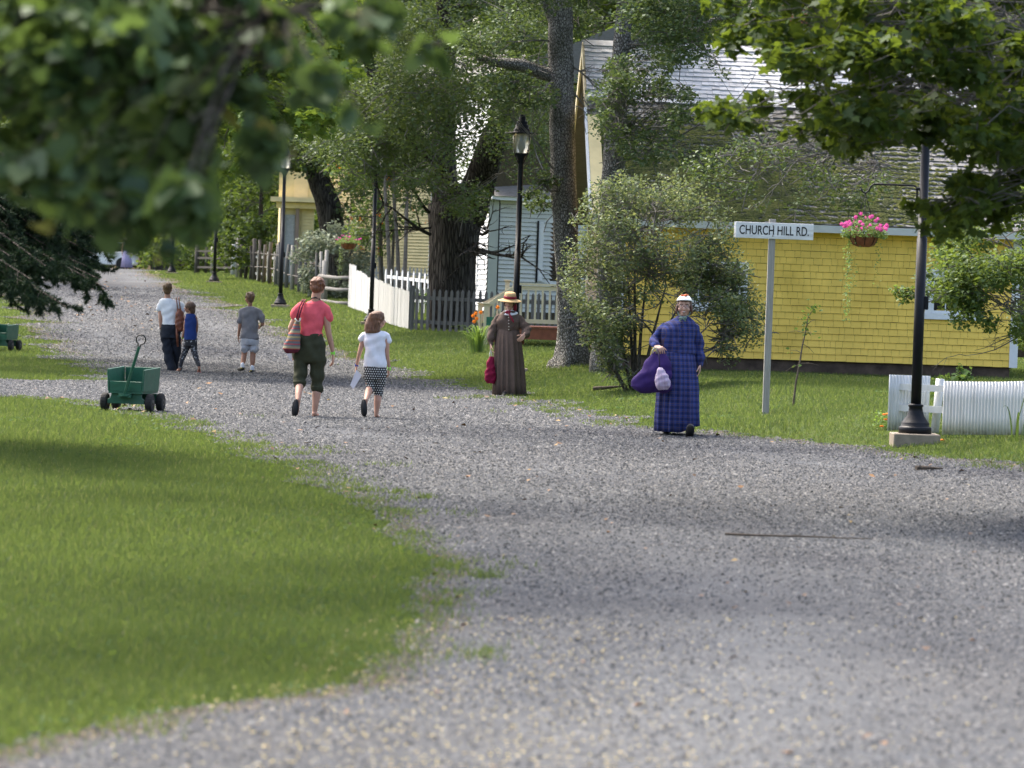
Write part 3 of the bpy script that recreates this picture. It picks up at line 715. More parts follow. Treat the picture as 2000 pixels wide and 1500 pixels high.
# ------------------------------------------------------------------ white house with the pale green wing
GAP = .010  # open slit between boards; dark core behind stands in for the shadow line
def clap(m, a, b, z0, z1, expo, nrm, th=.035):
    a, b = V(a), V(b); z = z0
    while z < z1-.01:
        e = min(z+expo, z1)
        q = [V((a.x, a.y, z))+nrm*th, V((b.x, b.y, z))+nrm*th, V((b.x, b.y, e-GAP))+nrm*.003, V((a.x, a.y, e-GAP))+nrm*.003, V((a.x, a.y, z)), V((b.x, b.y, z))]
        m.add(q, [(0, 1, 2, 3), (0, 4, 5, 1)]); z = e
    return m
c0 = P(951, 560, 103); c0.z = gz(c0.x, c0.y); cl = P(836, 560, 117); cl.z = c0.z; ce = P(1150, 560, 103.9); ce.z = c0.z
wh = thing('white_house', 'white clapboard house with a pale green wing behind the big trunk', 'house', c0)
lz = 6.6; wz = 3.35
n1 = V((cl.y-c0.y, -(cl.x-c0.x), 0)).normalized(); n1 = n1 if n1.x < 0 else -n1
n2 = V((0, -1, 0)); bd2 = (ce-c0).normalized(); n2 = V((bd2.y, -bd2.x, 0)).normalized()
base_z = c0.z+.35
m = MB(); clap(m, c0, cl, base_z, c0.z+lz, .14, n1)
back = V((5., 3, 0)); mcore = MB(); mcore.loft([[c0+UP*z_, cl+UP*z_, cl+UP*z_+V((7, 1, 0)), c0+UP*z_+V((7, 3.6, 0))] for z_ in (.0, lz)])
obj('white_wall', m, M_WHITE, wh); obj('wall_core', mcore, M_GAPSHADE, wh)
m = MB(); clap(m, c0+bd2*.29, ce, base_z, c0.z+wz, .115, n2)
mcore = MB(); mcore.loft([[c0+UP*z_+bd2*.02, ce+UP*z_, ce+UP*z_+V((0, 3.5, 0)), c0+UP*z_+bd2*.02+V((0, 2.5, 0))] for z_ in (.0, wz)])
obj('green_wing_wall', m, M_PALEGREEN, wh); obj('wall_core', mcore, M_GAPSHADE, wh)
obj('corner_pilaster', MB().box(c0+bd2*.13+n2*.02+UP*(wz/2), (.25, .06, wz)), M_PALEGREEN2, wh)
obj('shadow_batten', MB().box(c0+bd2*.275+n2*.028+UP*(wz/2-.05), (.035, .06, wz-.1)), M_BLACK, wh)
obj('eave_board', MB().bar(c0+bd2*-.05+n2*.16+UP*(wz+.02), ce+n2*.16+UP*(wz+.02), .36, .10), M_WHITE, wh)
obj('wing_roof', MB().prism([c0+n2*.4+UP*(wz+.071), c0+V((0, 2.6, 0))+UP*(wz+1.8), c0+V((0, 2.6, 0))+UP*(wz+.071)], bd2*3.0), M_SHINGLE, wh)
mr = MB(); top0, top1 = c0+UP*(lz-.03)+n1*.3, cl+UP*(lz-.03)+n1*.3; rr_ = V((3.6, 1.0, 1.6))
mr.prism([top0, top0+rr_, top0+V((7.2, 2, 0))], cl-c0); obj('main_roof', mr, M_SHINGLE, wh)
kk = FPX/104
def wh_window(cpx, cpy, wpx, hpx):
    x0 = (cpx-951)/kk; cc_ = c0 + bd2*x0 + n2*.03; cc_.z = P(cpx, cpy, 104).z; w_, h_ = wpx/kk, hpx/kk
    f = MB()
    for sx in (-1, 1): f.box(cc_+bd2*(sx*(w_/2+.06)), (.13, .06, h_+.02))
    f.box(cc_+UP*(h_/2+.075), (w_+.26, .065, .13)); f.box(cc_-UP*(h_/2+.06), (w_+.3, .085, .1))
    fr = obj('window', f, M_WHITE, wh)
    obj('window_pane', MB().box(cc_-n2*.01, (w_, .03, h_)), M_GLASSDARK, fr)
    obj('window_sash', MB().box(cc_+n2*.008, (w_, .025, .04)), M_WHITE, fr)
    obj('shutter', MB().box(cc_+bd2*(-(w_/2+.16))+n2*.005, (.05, .04, h_+.1)), M_BLACK, fr)
wh_window(1083, 493, 42, 112)
wn = c0.lerp(cl, .18); wn.z = P(936, 500, 105).z; d1 = (cl-c0).normalized()
f = MB(); f.bar(wn-d1*.65+n1*.03, wn+d1*.65+n1*.03, .05, 1.75); fr = obj('side_window', f, M_WHITE, wh); obj('window_pane', MB().bar(wn-d1*.45+n1*.045, wn+d1*.45+n1*.045, .04, 1.5), M_GLASSDARK, fr)

# ------------------------------------------------------------------ pale yellow house behind the pole fence
a0 = P(636, 500, 139); a1 = P(905, 500, 136); a0.z = gz(a0.x, a0.y); a1.z = a0.z
yh = thing('pale_yellow_house', 'pale yellow clapboard house with taupe porch posts in the distance', 'house', a0)
dr = (a1-a0).normalized(); ny = V((dr.y, -dr.x, 0)); kk = FPX/138
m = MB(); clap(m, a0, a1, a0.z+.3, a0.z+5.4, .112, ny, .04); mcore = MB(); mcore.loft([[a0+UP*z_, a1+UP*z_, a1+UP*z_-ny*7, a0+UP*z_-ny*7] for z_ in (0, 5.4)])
obj('clapboard_wall', m, M_PYELLOW, yh); obj('wall_core', mcore, M_GAPSHADE, yh)
obj('corner_board', MB().box(a0-dr*.0+ny*.03+UP*2.7, (.2, .06, 5.4)), M_CREAM, yh)
m = MB(); m.prism([a0-dr*.4+ny*.45+UP*5.39, a0-dr*.4-ny*3.5+UP*8.6, a0-dr*.4-ny*7.4+UP*5.39], dr*((a1-a0).length+.8)); obj('roof', m, M_SHINGLE, yh)
p0 = P(546, 470, 136); p1 = P(612, 470, 136.1); p0.z = p1.z = a0.z; pd = (p1-p0).normalized(); pn = V((pd.y, -pd.x, 0)); pw = (p1-p0).length
m = MB(); clap(m, p0+pd*.75, p1, a0.z+.3, a0.z+2.9, .112, pn, .04); m.loft([[p0+UP*z_, p1+UP*z_, p1-pn*3+UP*z_, p0-pn*3+UP*z_] for z_ in (0, 2.9)])
obj('porch_wall', m, M_PYELLOW, yh)
for dx in (.06, .60): obj('porch_post', MB().box(p0+pd*dx+pn*.12+UP*1.45, (.13, .13, 2.9)), M_TAUPE, yh)
obj('porch_door', MB().box(p0+pd*.33+pn*.03+UP*1.25, (.38, .05, 2.4)), plain('grey_curtain', (.42, .43, .45), .5), yh)
obj('porch_cornice', MB().box((p0+p1)/2+pn*.22+UP*2.98, (pw+.7, .8, .16)).box((p0+p1)/2+pn*.1+UP*2.78, (pw+.3, .4, .2)), M_ORANGEY, yh)
obj('porch_upper_wall', MB().box((p0+p1)/2-pn*.4+UP*3.5, (pw+.1, .8, 1.0)), M_PYELLOW, yh)
obj('porch_gable_panel', MB().box((p0+p1)/2+pn*.03+pd*.1+UP*3.42, (.5, .05, .72)), M_ORANGEY, yh)
# ------------------------------------------------------------------ fences
def on_ground(p): return V((p.x, p.y, gz(p.x, p.y)))
def picket_fence(label, pa, pb, n, wd, hgt, mat, group=None, rails=(.2, .75), th=.02, wideposts=(), fade=None):
    a, b = on_ground(pa), on_ground(pb); r = thing('picket_fence', label, 'fence', a, group=group)
    d = V((b.x-a.x, b.y-a.y, 0)); L = d.length; d /= L; nrm = V((d.y, -d.x, 0)); nrm = nrm if nrm.y < 0 else -nrm
    for i in range(n):
        p = a.lerp(b, i/(n-1)); p.z = gz(p.x, p.y); h = hgt*RND.uniform(.985, 1.015); w2 = wd/2; tilt = RND.gauss(0, .008)
        z0 = p.z + .03; q = [p-d*w2, p+d*w2, p+d*(w2+tilt), p+d*(w2*.92+tilt), p+d*tilt, p-d*(w2*.92-tilt), p-d*(w2-tilt)]
        zs = [z0, z0, p.z+h-wd*.95, p.z+h-wd*.7, p.z+h, p.z+h-wd*.7, p.z+h-wd*.95]
        obj('picket', MB().prism([V((e.x, e.y, z)) for e, z in zip(q, zs)], nrm*th), mat, r)
    rl = [on_ground(a.lerp(b, t_)) for t_ in np.linspace(0, 1, 6)]
    for f in rails:
        m = MB()
        for i in range(5): m.bar(rl[i]+UP*hgt*f-nrm*.03, rl[i+1]+UP*hgt*f-nrm*.03, .05, .09)
        obj('rail', m, mat, r)
    for t_ in wideposts:
        p = on_ground(a.lerp(b, t_)); obj('post', MB().box(p-nrm*.03+UP*hgt*.5, (.14, .1, hgt*1.02)), mat, r)
    return r
picket_fence('dark gray picket fence standing before the biggest tree trunk', P(803, 600, 95), P(1098, 600, 93), 27, .074, 1.06, M_GREYWOOD, rails=(.22, .78), wideposts=(0.0,))
picket_fence('low white picket fence with rounded points behind the white board fence', P(752, 600, 113), P(840, 600, 109), 9, .095, 1.18, M_WHITE, rails=(.3, .8))
picket_fence('pale gray picket fence across the foot of the pale yellow wall', P(700, 520, 128), P(838, 520, 126), 20, .06, .95, M_GREYWHITE, rails=(.2, .75))
picket_fence('distant white picket fence before the taupe porch', P(497, 520, 143), P(645, 520, 134), 23, .06, 1.15, M_GREYWHITE, rails=(.25, .78))
# tall white board fence
a, b = on_ground(P(681, 600, 112.5)), on_ground(P(801, 600, 95.5))
bf = thing('board_fence', 'tall white board fence with weathered planks behind the walking girl', 'fence', a)
d = (b-a); d.z = 0; L = d.length; d /= L; nrm = V((d.y, -d.x, 0)); nrm = nrm if nrm.y < 0 else -nrm
nb = 64; bw = L/nb; m = MB(); m2 = MB()
for i in range(nb):
    f = (i+.5)/nb; p = on_ground(a+d*(f*L)); h = 1.16-.22*f + (.10 if f < .12 else 0) - .06*math.exp(-((f-.35)/.07)**2) + RND.uniform(-.02, .02)
    (m if f < .42 else m2).box(p+UP*(h/2+.02)+nrm*RND.uniform(0, .012), (.02, bw-.012, h), Matrix.Rotation(math.atan2(-d.x, d.y), 3, 'Z'))
obj('bright_boards', m, plain('aged_white_boards', (.52, .52, .52), .7, .12, 6, .2, 50, dirt=((.36, .36, .34), .6), stretch=(6, 6, .8)), bf); obj('weathered_boards', m2, M_GREYWHITE, bf)
m = MB()
for hz in (.3, .8): m.bar(a-nrm*.04+UP*hz, b-nrm*.04+UP*(hz-.15), .04, .09)
obj('rail', m, M_GREYWHITE, bf)
for f in (.0, .43, .99): p = on_ground(a+d*(f*L)); obj('post', MB().box(p-nrm*.06+UP*.55, (.11, .11, 1.12)), M_GREYWOOD if f > .9 else M_GREYWHITE, bf)
# gray pole fence
sx = [463, 470, 479, 489, 496, 506, 515, 527, 539, 545, 560, 571, 585, 596, 606, 618, 627, 636]
pf = None; nodes = []
for i, px in enumerate(sx):
    f = (px-463)/(636-463); dd = 152-34*f**.8; p = on_ground(P(px, 540, dd)); nodes.append(p)
pf = thing('pole_fence', 'gray fence of upright round poles and rails along the lawn', 'fence', nodes[-1])
for i, p in enumerate(nodes):
    h = 1.5*RND.uniform(.82, 1.15); r_ = RND.uniform(.055, .085)
    obj('pole', MB().tube([p-UP*.1, p+UP*h*.5+V((RND.gauss(0, .02), 0, 0)), p+UP*h+V((RND.gauss(0, .03), 0, 0))], [r_, r_*.95, r_*.85], 9, jit=.06), M_POSTWOOD if i in (0, 11, 14, 16, 17) else (M_GREYWOOD if i > 7 else M_DARKWOOD), pf, True)
for hz in (.55, 1.05):
    m = MB(); m.tube([nodes[i]+UP*(hz+RND.uniform(-.05, .05))+V((0, .1, 0)) for i in range(0, len(nodes), 2)]+[nodes[-1]+UP*hz], .026, 8, jit=.08); obj('rail', m, M_DARKWOOD, pf, True)
a, b = on_ground(P(636, 560, 118)), on_ground(P(684, 560, 113.5))
lr = thing('log_rail_fence', 'three gray log rails joining the pole fence to the white boards', 'fence', a)
for yy, za in ((543, 0), (566, 0), (592, 0)):
    q = P(660, yy, 115.5).z; obj('log_rail', MB().tube([V((a.x-.2, a.y, q+.05)), V(((a.x+b.x)/2, (a.y+b.y)/2, q)), V((b.x, b.y, q+.01))], [.065, .06, .055], 9, jit=.08), M_GREYWOOD, lr, True)
obj('post', MB().tube([a+V((-.05, -.1, -.1)), a+V((-.05, -.1, 1.25))], .075, 9, jit=.05), M_POSTWOOD, lr, True)
# far fence at the crest
ff_ = thing('far_fence', 'dark post and rail fence at the crest by the lamp posts', 'fence', on_ground(P(384, 530, 165)))
fp = [(384, 166, 1.3, .11, M_DARKWOOD), (402, 166, 1.2, .07, M_DARKWOOD), (414, 165, 1.2, .08, M_POSTWOOD), (441, 163, 1.1, .06, M_DARKWOOD)]
for px, dd, h, r_, mt in fp:
    p = on_ground(P(px, 530, dd)); obj('post', MB().tube([p-UP*.1, p+UP*h], [r_, r_*.9], 9, jit=.05), mt, ff_, True)
for hz in (.3, .7, 1.0): obj('rail', MB().bar(on_ground(P(384, 530, 166))+UP*hz, on_ground(P(456, 530, 162))+UP*hz, .05, .09), M_DARKWOOD, ff_)
p = on_ground(P(457, 530, 158)); gp = thing('gate_post', 'thick white wooden post at the far end of the pole fence', 'post', p)
obj('shaft', MB().tube([p-UP*.1, p+UP*.6, p+UP*1.28], [.15, .13, .125], 12, jit=.03), M_GREYWHITE, gp, True); obj('cap', MB().tube([p+UP*1.28, p+UP*1.33, p+UP*1.36], [.125, .10, .03], 12), M_GREYWHITE, gp, True)
a, b = on_ground(P(1970, 690, 76)), on_ground(P(2120, 690, 74.5))
rf_ = thing('rail_fence', 'dark wooden rail fence beyond the right end of the yellow house', 'fence', a)
for hz in (.35, .8): obj('rail', MB().bar(a+UP*hz, b+UP*hz, .05, .16), M_DARKWOOD, rf_)
for t_ in (.0, .5, 1): q = a.lerp(b, t_); obj('post', MB().box(q+UP*.5+V((0, .06, 0)), (.12, .1, 1.1)), M_DARKWOOD, rf_)

# corrugated white fence at the right
ca = G(1735, 842); cf = thing('corrugated_fence', 'white corrugated sheet fence with a round post beside the nearest lamp', 'fence', ca)
t = NT('white_corrugated'); c = t.mix(t.ramp(t.noise(3, 5, t.map((7, 7, .6))), [(.45, 0), (.75, .5)]), (.62, .63, .62), (.40, .40, .36))
c = t.mix(t.math('MULTIPLY', t.ramp(t.n('SeparateXYZ', {0: t.co()}).outputs[2], [(.0, 1), (.13, 0)]), t.ramp(t.noise(22, 4), [(.4, 0), (.6, .8)])), c, (.16, .13, .08))
M_CORR = t.bsdf(c, .45, None)
def corr(pxa, pxb, da, db, ytop, ybot, name, curve):
    kk = FPX/((da+db)/2); A, B = P(pxa, ybot(0), da), P(pxb, ybot(1), db); n = int((pxb-pxa)/kk/.036*8); gr = [[] for _ in range(4)]
    dd = (B-A); dd.z = 0; dd.normalize(); nn = V((dd.y, -dd.x, 0))
    for i in range(n+1):
        f = i/n; q = A.lerp(B, f); L = (pxb-pxa)/kk*f; wv = nn*(.0065*math.sin(2*PI*L/.036))
        zt = A.lerp(B, f).z + (ybot(f)-ytop(f))/kk; zb = gz(q.x, q.y)+.03
        zb = max(zb, q.z-.02) if q.z > zb-.3 else zb
        for j in range(4): gr[j].append(V((q.x, q.y, zb + (zt-zb)*j/3))+wv)
    m = MB(); m.sheet(gr); o = obj(name, m, M_CORR, cf, True); md = o.modifiers.new('thick', 'SOLIDIFY'); md.thickness = .004; return A, B, nn
corr(1733, 1813, 44.0, 44.2, lambda f: 732+2*f, lambda f: 838-3*f, 'sheet_panel', 0)
A, B, nn = corr(1840, 2030, 43.4, 42.6, lambda f: 743+6*math.sin(min(1, f*1.3)*PI*.5)-5*f, lambda f: 855+10*f, 'sheet_panel', 0)
q = G(1826, 850); q = V((q.x, 43.9, gz(q.x, 43.9)))
obj('round_post', MB().tube([q-UP*.1, q+V((.03, 0, .3)), q+V((.05, 0, .63))], .049, 14, jit=.01), M_CORR, cf, True)
zr = q.z
for hz in (.28, .52): obj('rail', MB().bar(V((P(1735, 800, 44.2).x, 44.12, zr+hz)), V((P(2030, 800, 43).x, 43.05, zr+hz)), .04, .075), M_CORR, cf)

# ------------------------------------------------------------------ deck with cream railing
dk0 = P(1000, 636, 84); ground_ = gz(dk0.x, 84)
dk = thing('deck', 'red-brown deck with cream railing and steps beside the scarred trunk', 'deck', V((dk0.x, 84, ground_)))
zf = dk0.z; xA, xB = P(1006, 640, 84).x, P(1130, 640, 84).x; yA = 84
obj('deck_floor', MB().box(((xA+xB)/2, yA+1.2, zf-.02), (xB-xA+.06, 2.5, .04)), M_DECK, dk, bevel=.004)
obj('rim_board', MB().box(((xA+xB)/2, yA-.005, zf-.165), (xB-xA, .04, .24)), M_DECK, dk)
for x in (xA+.15, xB-.15): obj('deck_leg', MB().box((x, yA+.2, (zf+ground_)/2-.3), (.12, .12, zf-ground_+.2)), M_DECK, dk)
zt = P(1050, 556, 84).z; rb = zf+.07
r_ = thing_part = obj('railing', MB().box(((xA+xB)/2, yA+.05, zt), (xB-xA, .11, .045)).box(((xA+xB)/2, yA+.05, zt-.08), (xB-xA, .045, .09)).box(((xA+xB)/2, yA+.05, rb+.04), (xB-xA, .045, .09)), M_CREAM, dk)
nbal = int((xB-xA)/.157)
for i in range(nbal): obj('baluster', MB().box((xA+.11+i*.157, yA+.05, (zt+rb)/2-.02), (.045, .05, zt-rb-.19)), M_CREAM, r_)
xL, xS = P(943, 640, 84).x, P(988, 640, 84).x
for x, y_, z_, w_ in ((xA-.03, yA+.05, zt+.03, .1), (xS, yA+1.1, zt+.06, .1)):
    obj('newel_post', MB().box((x, y_, (z_+ground_)/2), (w_, w_, z_-ground_)).box((x, y_, z_+.015), (w_+.06, w_+.06, .03)), M_CREAM, dk, bevel=.003)
zl = P(943, 594, 84).z
for y_ in (yA-.05, yA+1.05):
    dx = 0 if y_ < yA+.5 else -.14
    obj('newel_post', MB().box((xL+.06+dx, y_, (zl+ground_)/2), (.1, .1, zl-ground_)).box((xL+.06+dx, y_, zl+.015), (.16, .16, .03)), M_CREAM, dk, bevel=.003)
    x2, z2 = (xA-.03, zt-.08)
    sr = obj('stair_rail', MB().bar((xL+.06+dx, y_, zl-.05), (x2, y_+(.05 if dx == 0 else 0), z2), .045, .10), M_CREAM, dk)
    for k in range(1, 4):
        f = k/4; x = xL+.06+dx+(x2-xL-.06-dx)*f; z = zl-.1+(z2-zl+.05)*f; obj('baluster', MB().box((x, y_+.02, (z+ground_+.35*f+.1)/2), (.045, .045, z-ground_-.35*f-.1)), M_CREAM, sr)
for k in range(3):
    z = ground_ + (zf-ground_)*(k+.8)/3.6; x = xL+.15+(xA-xL-.15)*(k/3); obj('step', MB().box((x+.12, yA+.5, z), (.3, 1.0, .045)), M_DECK, dk)
dq = MB(); dq.box(P(957, 628, 83.3), (.16, .1, .2)); bn = obj('green_planter_box', dq, plain('dark_green_cloth', (.03, .14, .09), .7), None); tag(bn, 'small dark green box hanging at the foot of the deck steps', 'box')

# ------------------------------------------------------------------ green wagons
M_WGREEN = plain('green_wagon_paint', (.012, .088, .05), .5, .2, 7, .12, 60, .4, dirt=((.06, .11, .08), .45), stretch=(1, 3, 3))
M_RUBBER = plain('tyre_rubber', (.018, .018, .018), .85, .3, 20, .3)
M_STEEL = plain('dark_steel', (.05, .05, .05), .4, .3, 20, .05, metal=.7)
def make_wagon(label):
    r = thing('garden_wagon', label, 'wagon', group='green wooden pull wagons', local=True)
    z0, w2, l2 = .235, .215, .385
    obj('floor_board', MB().box((0, 0, z0), (w2*2, l2*2, .025)), M_WGREEN, r)
    for s_ in (-1, 1):
        obj('side_panel', MB().prism([(s_*w2-.011, -l2, z0+.013), (s_*w2-.011, l2, z0+.013), (s_*(w2+.015)-.011, l2, z0+.31), (s_*(w2+.015)-.011, -l2, z0+.285)], (.022, 0, 0)), M_WGREEN, r, bevel=.004)
    obj('back_panel', MB().box((0, l2-.012, z0+.16), (w2*2-.024, .022, .29)), M_WGREEN, r, bevel=.004)
    obj('front_panel', MB().box((0, -l2+.012, z0+.075), (w2*2-.024, .022, .125)), M_WGREEN, r, bevel=.004)
    m = MB(); m.prism([(-.235, -l2+.03, .095), (.235, -l2+.03, .095), (.235, -l2+.03, .145), (.20, -l2+.03, .165), (.185, -l2+.03, .222), (-.185, -l2+.03, .222), (-.20, -l2+.03, .165), (-.235, -l2+.03, .145)], (0, .05, 0))
    m.box((0, l2-.09, .15), (.46, .05, .13)).box((0, 0, .175), (.1, l2*1.6, .06))
    obj('chassis', m, M_WGREEN, r, bevel=.004)
    tn = obj('turning_block', MB().lathe([(.085, .19), (.085, .222)], 20, (0, -l2-.0, 0)).box((0, -l2-.03, .19), (.17, .06, .028)), M_WGREEN, r)
    for sx_ in (-1, 1):
        for sy_ in (-1, 1):
            c_ = V((sx_*.285, sy_*.27, .112)); m = MB()
            prof = [(.055, -.04), (.095, -.041), (.108, -.03), (.112, -.012), (.112, .012), (.108, .03), (.095, .041), (.055, .04)]
            n_ = 36
            m.loft([[c_ + V((z, (q*(1+(.018 if (k % 2) and q > .1 else 0)))*math.cos(2*PI*k/n_), (q*(1+(.018 if (k % 2) and q > .1 else 0)))*math.sin(2*PI*k/n_))) for k in range(n_)] for q, z in prof])
            wh_ = obj('wheel', m, M_RUBBER, r)
            obj('rim', MB().loft([[c_ + V((z, q*math.cos(2*PI*k/20), q*math.sin(2*PI*k/20))) for k in range(20)] for q, z in [(.056, -.036), (.056, .036), (.02, .045), (.018, .05)]]), M_STEEL, wh_)
    m = MB(); m.bar((0, -l2-.05, .2), (.20, -l2-.17, .81), .035, .028, (0, -1, 0)); hd = obj('handle', m, M_WGREEN, r, bevel=.004)
    c_ = V((.215, -l2-.178, .87)); dv = V((.2, -.12, .61)).normalized(); x_ = V((1, 0, -.3)).normalized()
    pts = [c_ - dv*.085 + x_*-.012] + [c_ + x_*(math.sin(a)*.058) - dv*(math.cos(a)*.055 if abs(a) < 4 else 0)+dv*.055 for a in np.linspace(-2.75+PI, 2.75+PI, 15)-PI][::1] + [c_ - dv*.085 + x_*.012]
    ring = [c_ - dv*.10] + [c_ + x_*(-math.sin(b)*.06) + dv*(.03-math.cos(b)*.062) for b in np.linspace(.35, 2*PI-.35, 18)] + [c_ - dv*.10]
    obj('grip_loop', MB().tube(ring, .009, 8), M_STEEL, hd, True)
    return r
w1 = make_wagon('green wooden pull wagon standing on the gravel with its handle upright'); p = G(259, 806); put(w1, p+UP*.02, math.radians(-9))
w2_ = copy_tree(w1); w2_['label'] = 'green wooden wagon cut off by the left edge of the photo'; p = G(3, 686); put(w2_, p+UP*.02, math.radians(-10)); w2_.scale = (1, 1, 1)
for c_ in list(w2_.children):
    if c_.name.startswith('handle'): c_.rotation_euler = (0, math.radians(-24), 0)

# ------------------------------------------------------------------ small plants
M_STRAP = leafmat('lily_leaf', (.06, .14, .02), (.16, .26, .05), (.3, .42, .06), gloss=.08)
M_ORANGE = leafmat('orange_petal', (.7, .17, .02), (.8, .26, .04), (.9, .35, .05), tw=.3, gloss=.02)
M_STEM = plain('green_stem', (.09, .15, .04), .7)
def straps(base, n, L, spread, wd):
    m = MB()
    for i in range(n):
        a = RND.random()*6.28; l_ = L*RND.uniform(.6, 1.15); sp = spread*RND.uniform(.4, 1.2); c_, s_ = math.cos(a), math.sin(a); b0 = base+V((c_*.08, s_*.08, 0))*RND.random()*2
        rows = []
        for k in range(7):
            f = k/6; h = l_*(math.sin(f*PI*.62)*.95); rr = sp*f**1.5*l_*1.5; p = b0 + V((c_*rr, s_*rr, h)); w_ = wd*(1-f**2)*.5+.001; x_ = V((-s_, c_, 0))
            rows.append([p-x_*w_, p-UP*w_*.4, p+x_*w_])
        m.sheet(rows)
    return m
lb = G(933, 690); lily = thing('daylily_clump', 'clump of daylilies with orange flowers at the corner of the deck', 'flowering plant', lb)
obj('strap_leaves', straps(lb, 90, .55, .5, .028), M_STRAP, lily, recalc=False)
kk = FPX/lb.y; m = MB(); m2 = MB()
for px, py, in ((929, 612), (924, 617), (931, 622), (926, 628), (939, 610), (972, 600)):
    tp = P(px, py, lb.y-.1); m.tube([lb+V((RND.uniform(-.1, .1), 0, 0)), lb.lerp(tp, .6)+V((.03, 0, .05)), tp], .007, 5)
    for k in range(6):
        a = k*PI/3; dv = V((math.cos(a), -.55, math.sin(a))).normalized(); sx_ = dv.cross(V((0, 1, .1))).normalized(); L_ = .052
        m2.add([tp, tp+dv*L_*.55+sx_*.022, tp+dv*L_+V((0, -.01, 0)), tp+dv*L_*.55-sx_*.022], [(0, 1, 2, 3)])
obj('flower_stalks', m, M_STEM, lily); obj('lily_flowers', m2, M_ORANGE, lily, recalc=False)
mb_ = G(1727, 840); mg = thing('marigold_plant', 'low orange flowers at the foot of the corrugated sheet', 'flowering plant', mb_)
pts = np.array([[mb_.x+RND.gauss(0, .07), mb_.y+RND.gauss(0, .08), mb_.z+RND.random()*.22] for _ in range(220)]); foliage_at('leaves', pts, .03, M_STRAP, mg)
m = MB()
for px, py in ((1727, 811), (1733, 810), (1730, 821), (1722, 834), (1840, 861)):
    c_ = P(px, py, mb_.y-.12) if px < 1800 else P(px, py, 43.0)
    m.lathe([(.002, 0), (.024, .006), (.026, .012), (.015, .02), (.002, .022)], 10, c_)
obj('flower_heads', m, M_ORANGE, mg)
cb = V((P(1985, 850, 42.2).x, 42.2, gz(P(1985, 850, 42.2).x, 42.2))); cw = thing('tall_weed', 'tall grassy weed in front of the corrugated sheet at the photo edge', 'weed', cb)
obj('blades', straps(cb, 9, .45, .28, .022), M_WEED, cw, recalc=False)
obj('stem', MB().tube([cb, cb+V((.03, 0, .3)), cb+V((.08, 0, .5))], .006, 5), M_STEM, cw)
def leafy_plant(name, label, cat, base, H, Rr, nst, nl, size, mat, tpl='oval', group=None):
    r = thing(name, label, cat, base, group=group); m = MB(); pts = []
    for i in range(nst):
        a = RND.random()*6.28; rr = Rr*RND.random()**.6; tp = base+V((math.cos(a)*rr, math.sin(a)*rr, H*RND.uniform(.65, 1.05))); md = base.lerp(tp, .5)+V((0, 0, H*.1))
        m.tube([base, md, tp], [.008, .006, .003], 5)
        for k in range(nl):
            f = RND.uniform(.25, 1.02); q = (base.lerp(md, f*2) if f < .5 else md.lerp(tp, f*2-1)); pts.append([q.x+RND.gauss(0, .035), q.y+RND.gauss(0, .035), q.z+RND.gauss(0, .02)])
    obj('stems', m, M_STEM, r); foliage_at('leaves', np.array(pts), size, mat, r, tpl); return r
bp = V((P(1885, 780, 47).x, 47, gz(P(1885, 780, 47).x, 47)))
leafy_plant('garden_plant', 'bright leafy plant peeping over the corrugated sheet fence', 'plant', bp, (P(1885, 713, 47).z-bp.z), .35, 16, 14, .085, M_WEED)
bp = V((P(1832, 800, 44.6).x, 44.6, gz(P(1832, 800, 44.6).x, 44.6)))
leafy_plant('creeper_plant', 'leafy creeper between the round post and the corrugated sheet', 'plant', bp, .62, .12, 10, 16, .05, M_WEED)
bp = V((P(845, 560, 103).x, 103, gz(P(845, 560, 103).x, 103)))
leafy_plant('yard_plant', 'light green plant beside the foot of the biggest trunk', 'plant', bp, .9, .45, 14, 16, .09, M_WEED)
sb = G(1549, 796); sp_ = thing('sapling', 'spindly young tree with few leaves beside the road sign post', 'sapling', sb)
pth = [P(x, y, sb.y) for x, y in ((1549, 796), (1551, 776), (1555, 745), (1561, 715), (1567, 675), (1574, 645), (1579, 618), (1590, 602))]; pth[0] = sb
m = MB(); m.tube(pth, [.016, .014, .013, .012, .010, .008, .006, .003], 7, jit=.15)
for x0, y0, x1, y1 in ((1562, 712, 1530, 728), (1562, 710, 1600, 714), (1566, 690, 1544, 684), (1568, 672, 1590, 690), (1571, 650, 1540, 648), (1576, 635, 1592, 625), (1558, 722, 1575, 735), (1573, 648, 1588, 655)):
    A_, B_ = P(x0, y0, sb.y), P(x1, y1, sb.y+RND.uniform(-.2, .2)); m.tube([A_, A_.lerp(B_, .5)+V((0, 0, .02)), B_], [.005, .004, .002], 5)
obj('trunk', m, M_STICK, sp_)
pts = []
for x, y, n_ in ((1590, 603, 14), (1578, 615, 12), (1570, 636, 12), (1575, 650, 8), (1590, 655, 5), (1562, 628, 6), (1585, 597, 10), (1556, 712, 4), (1545, 690, 3)):
    for _ in range(n_): q = P(x+RND.gauss(0, 6), y+RND.gauss(0, 5), sb.y+RND.gauss(0, .05)); pts.append(list(q))
foliage_at('crown', np.array(pts), .05, M_WEED, sp_)

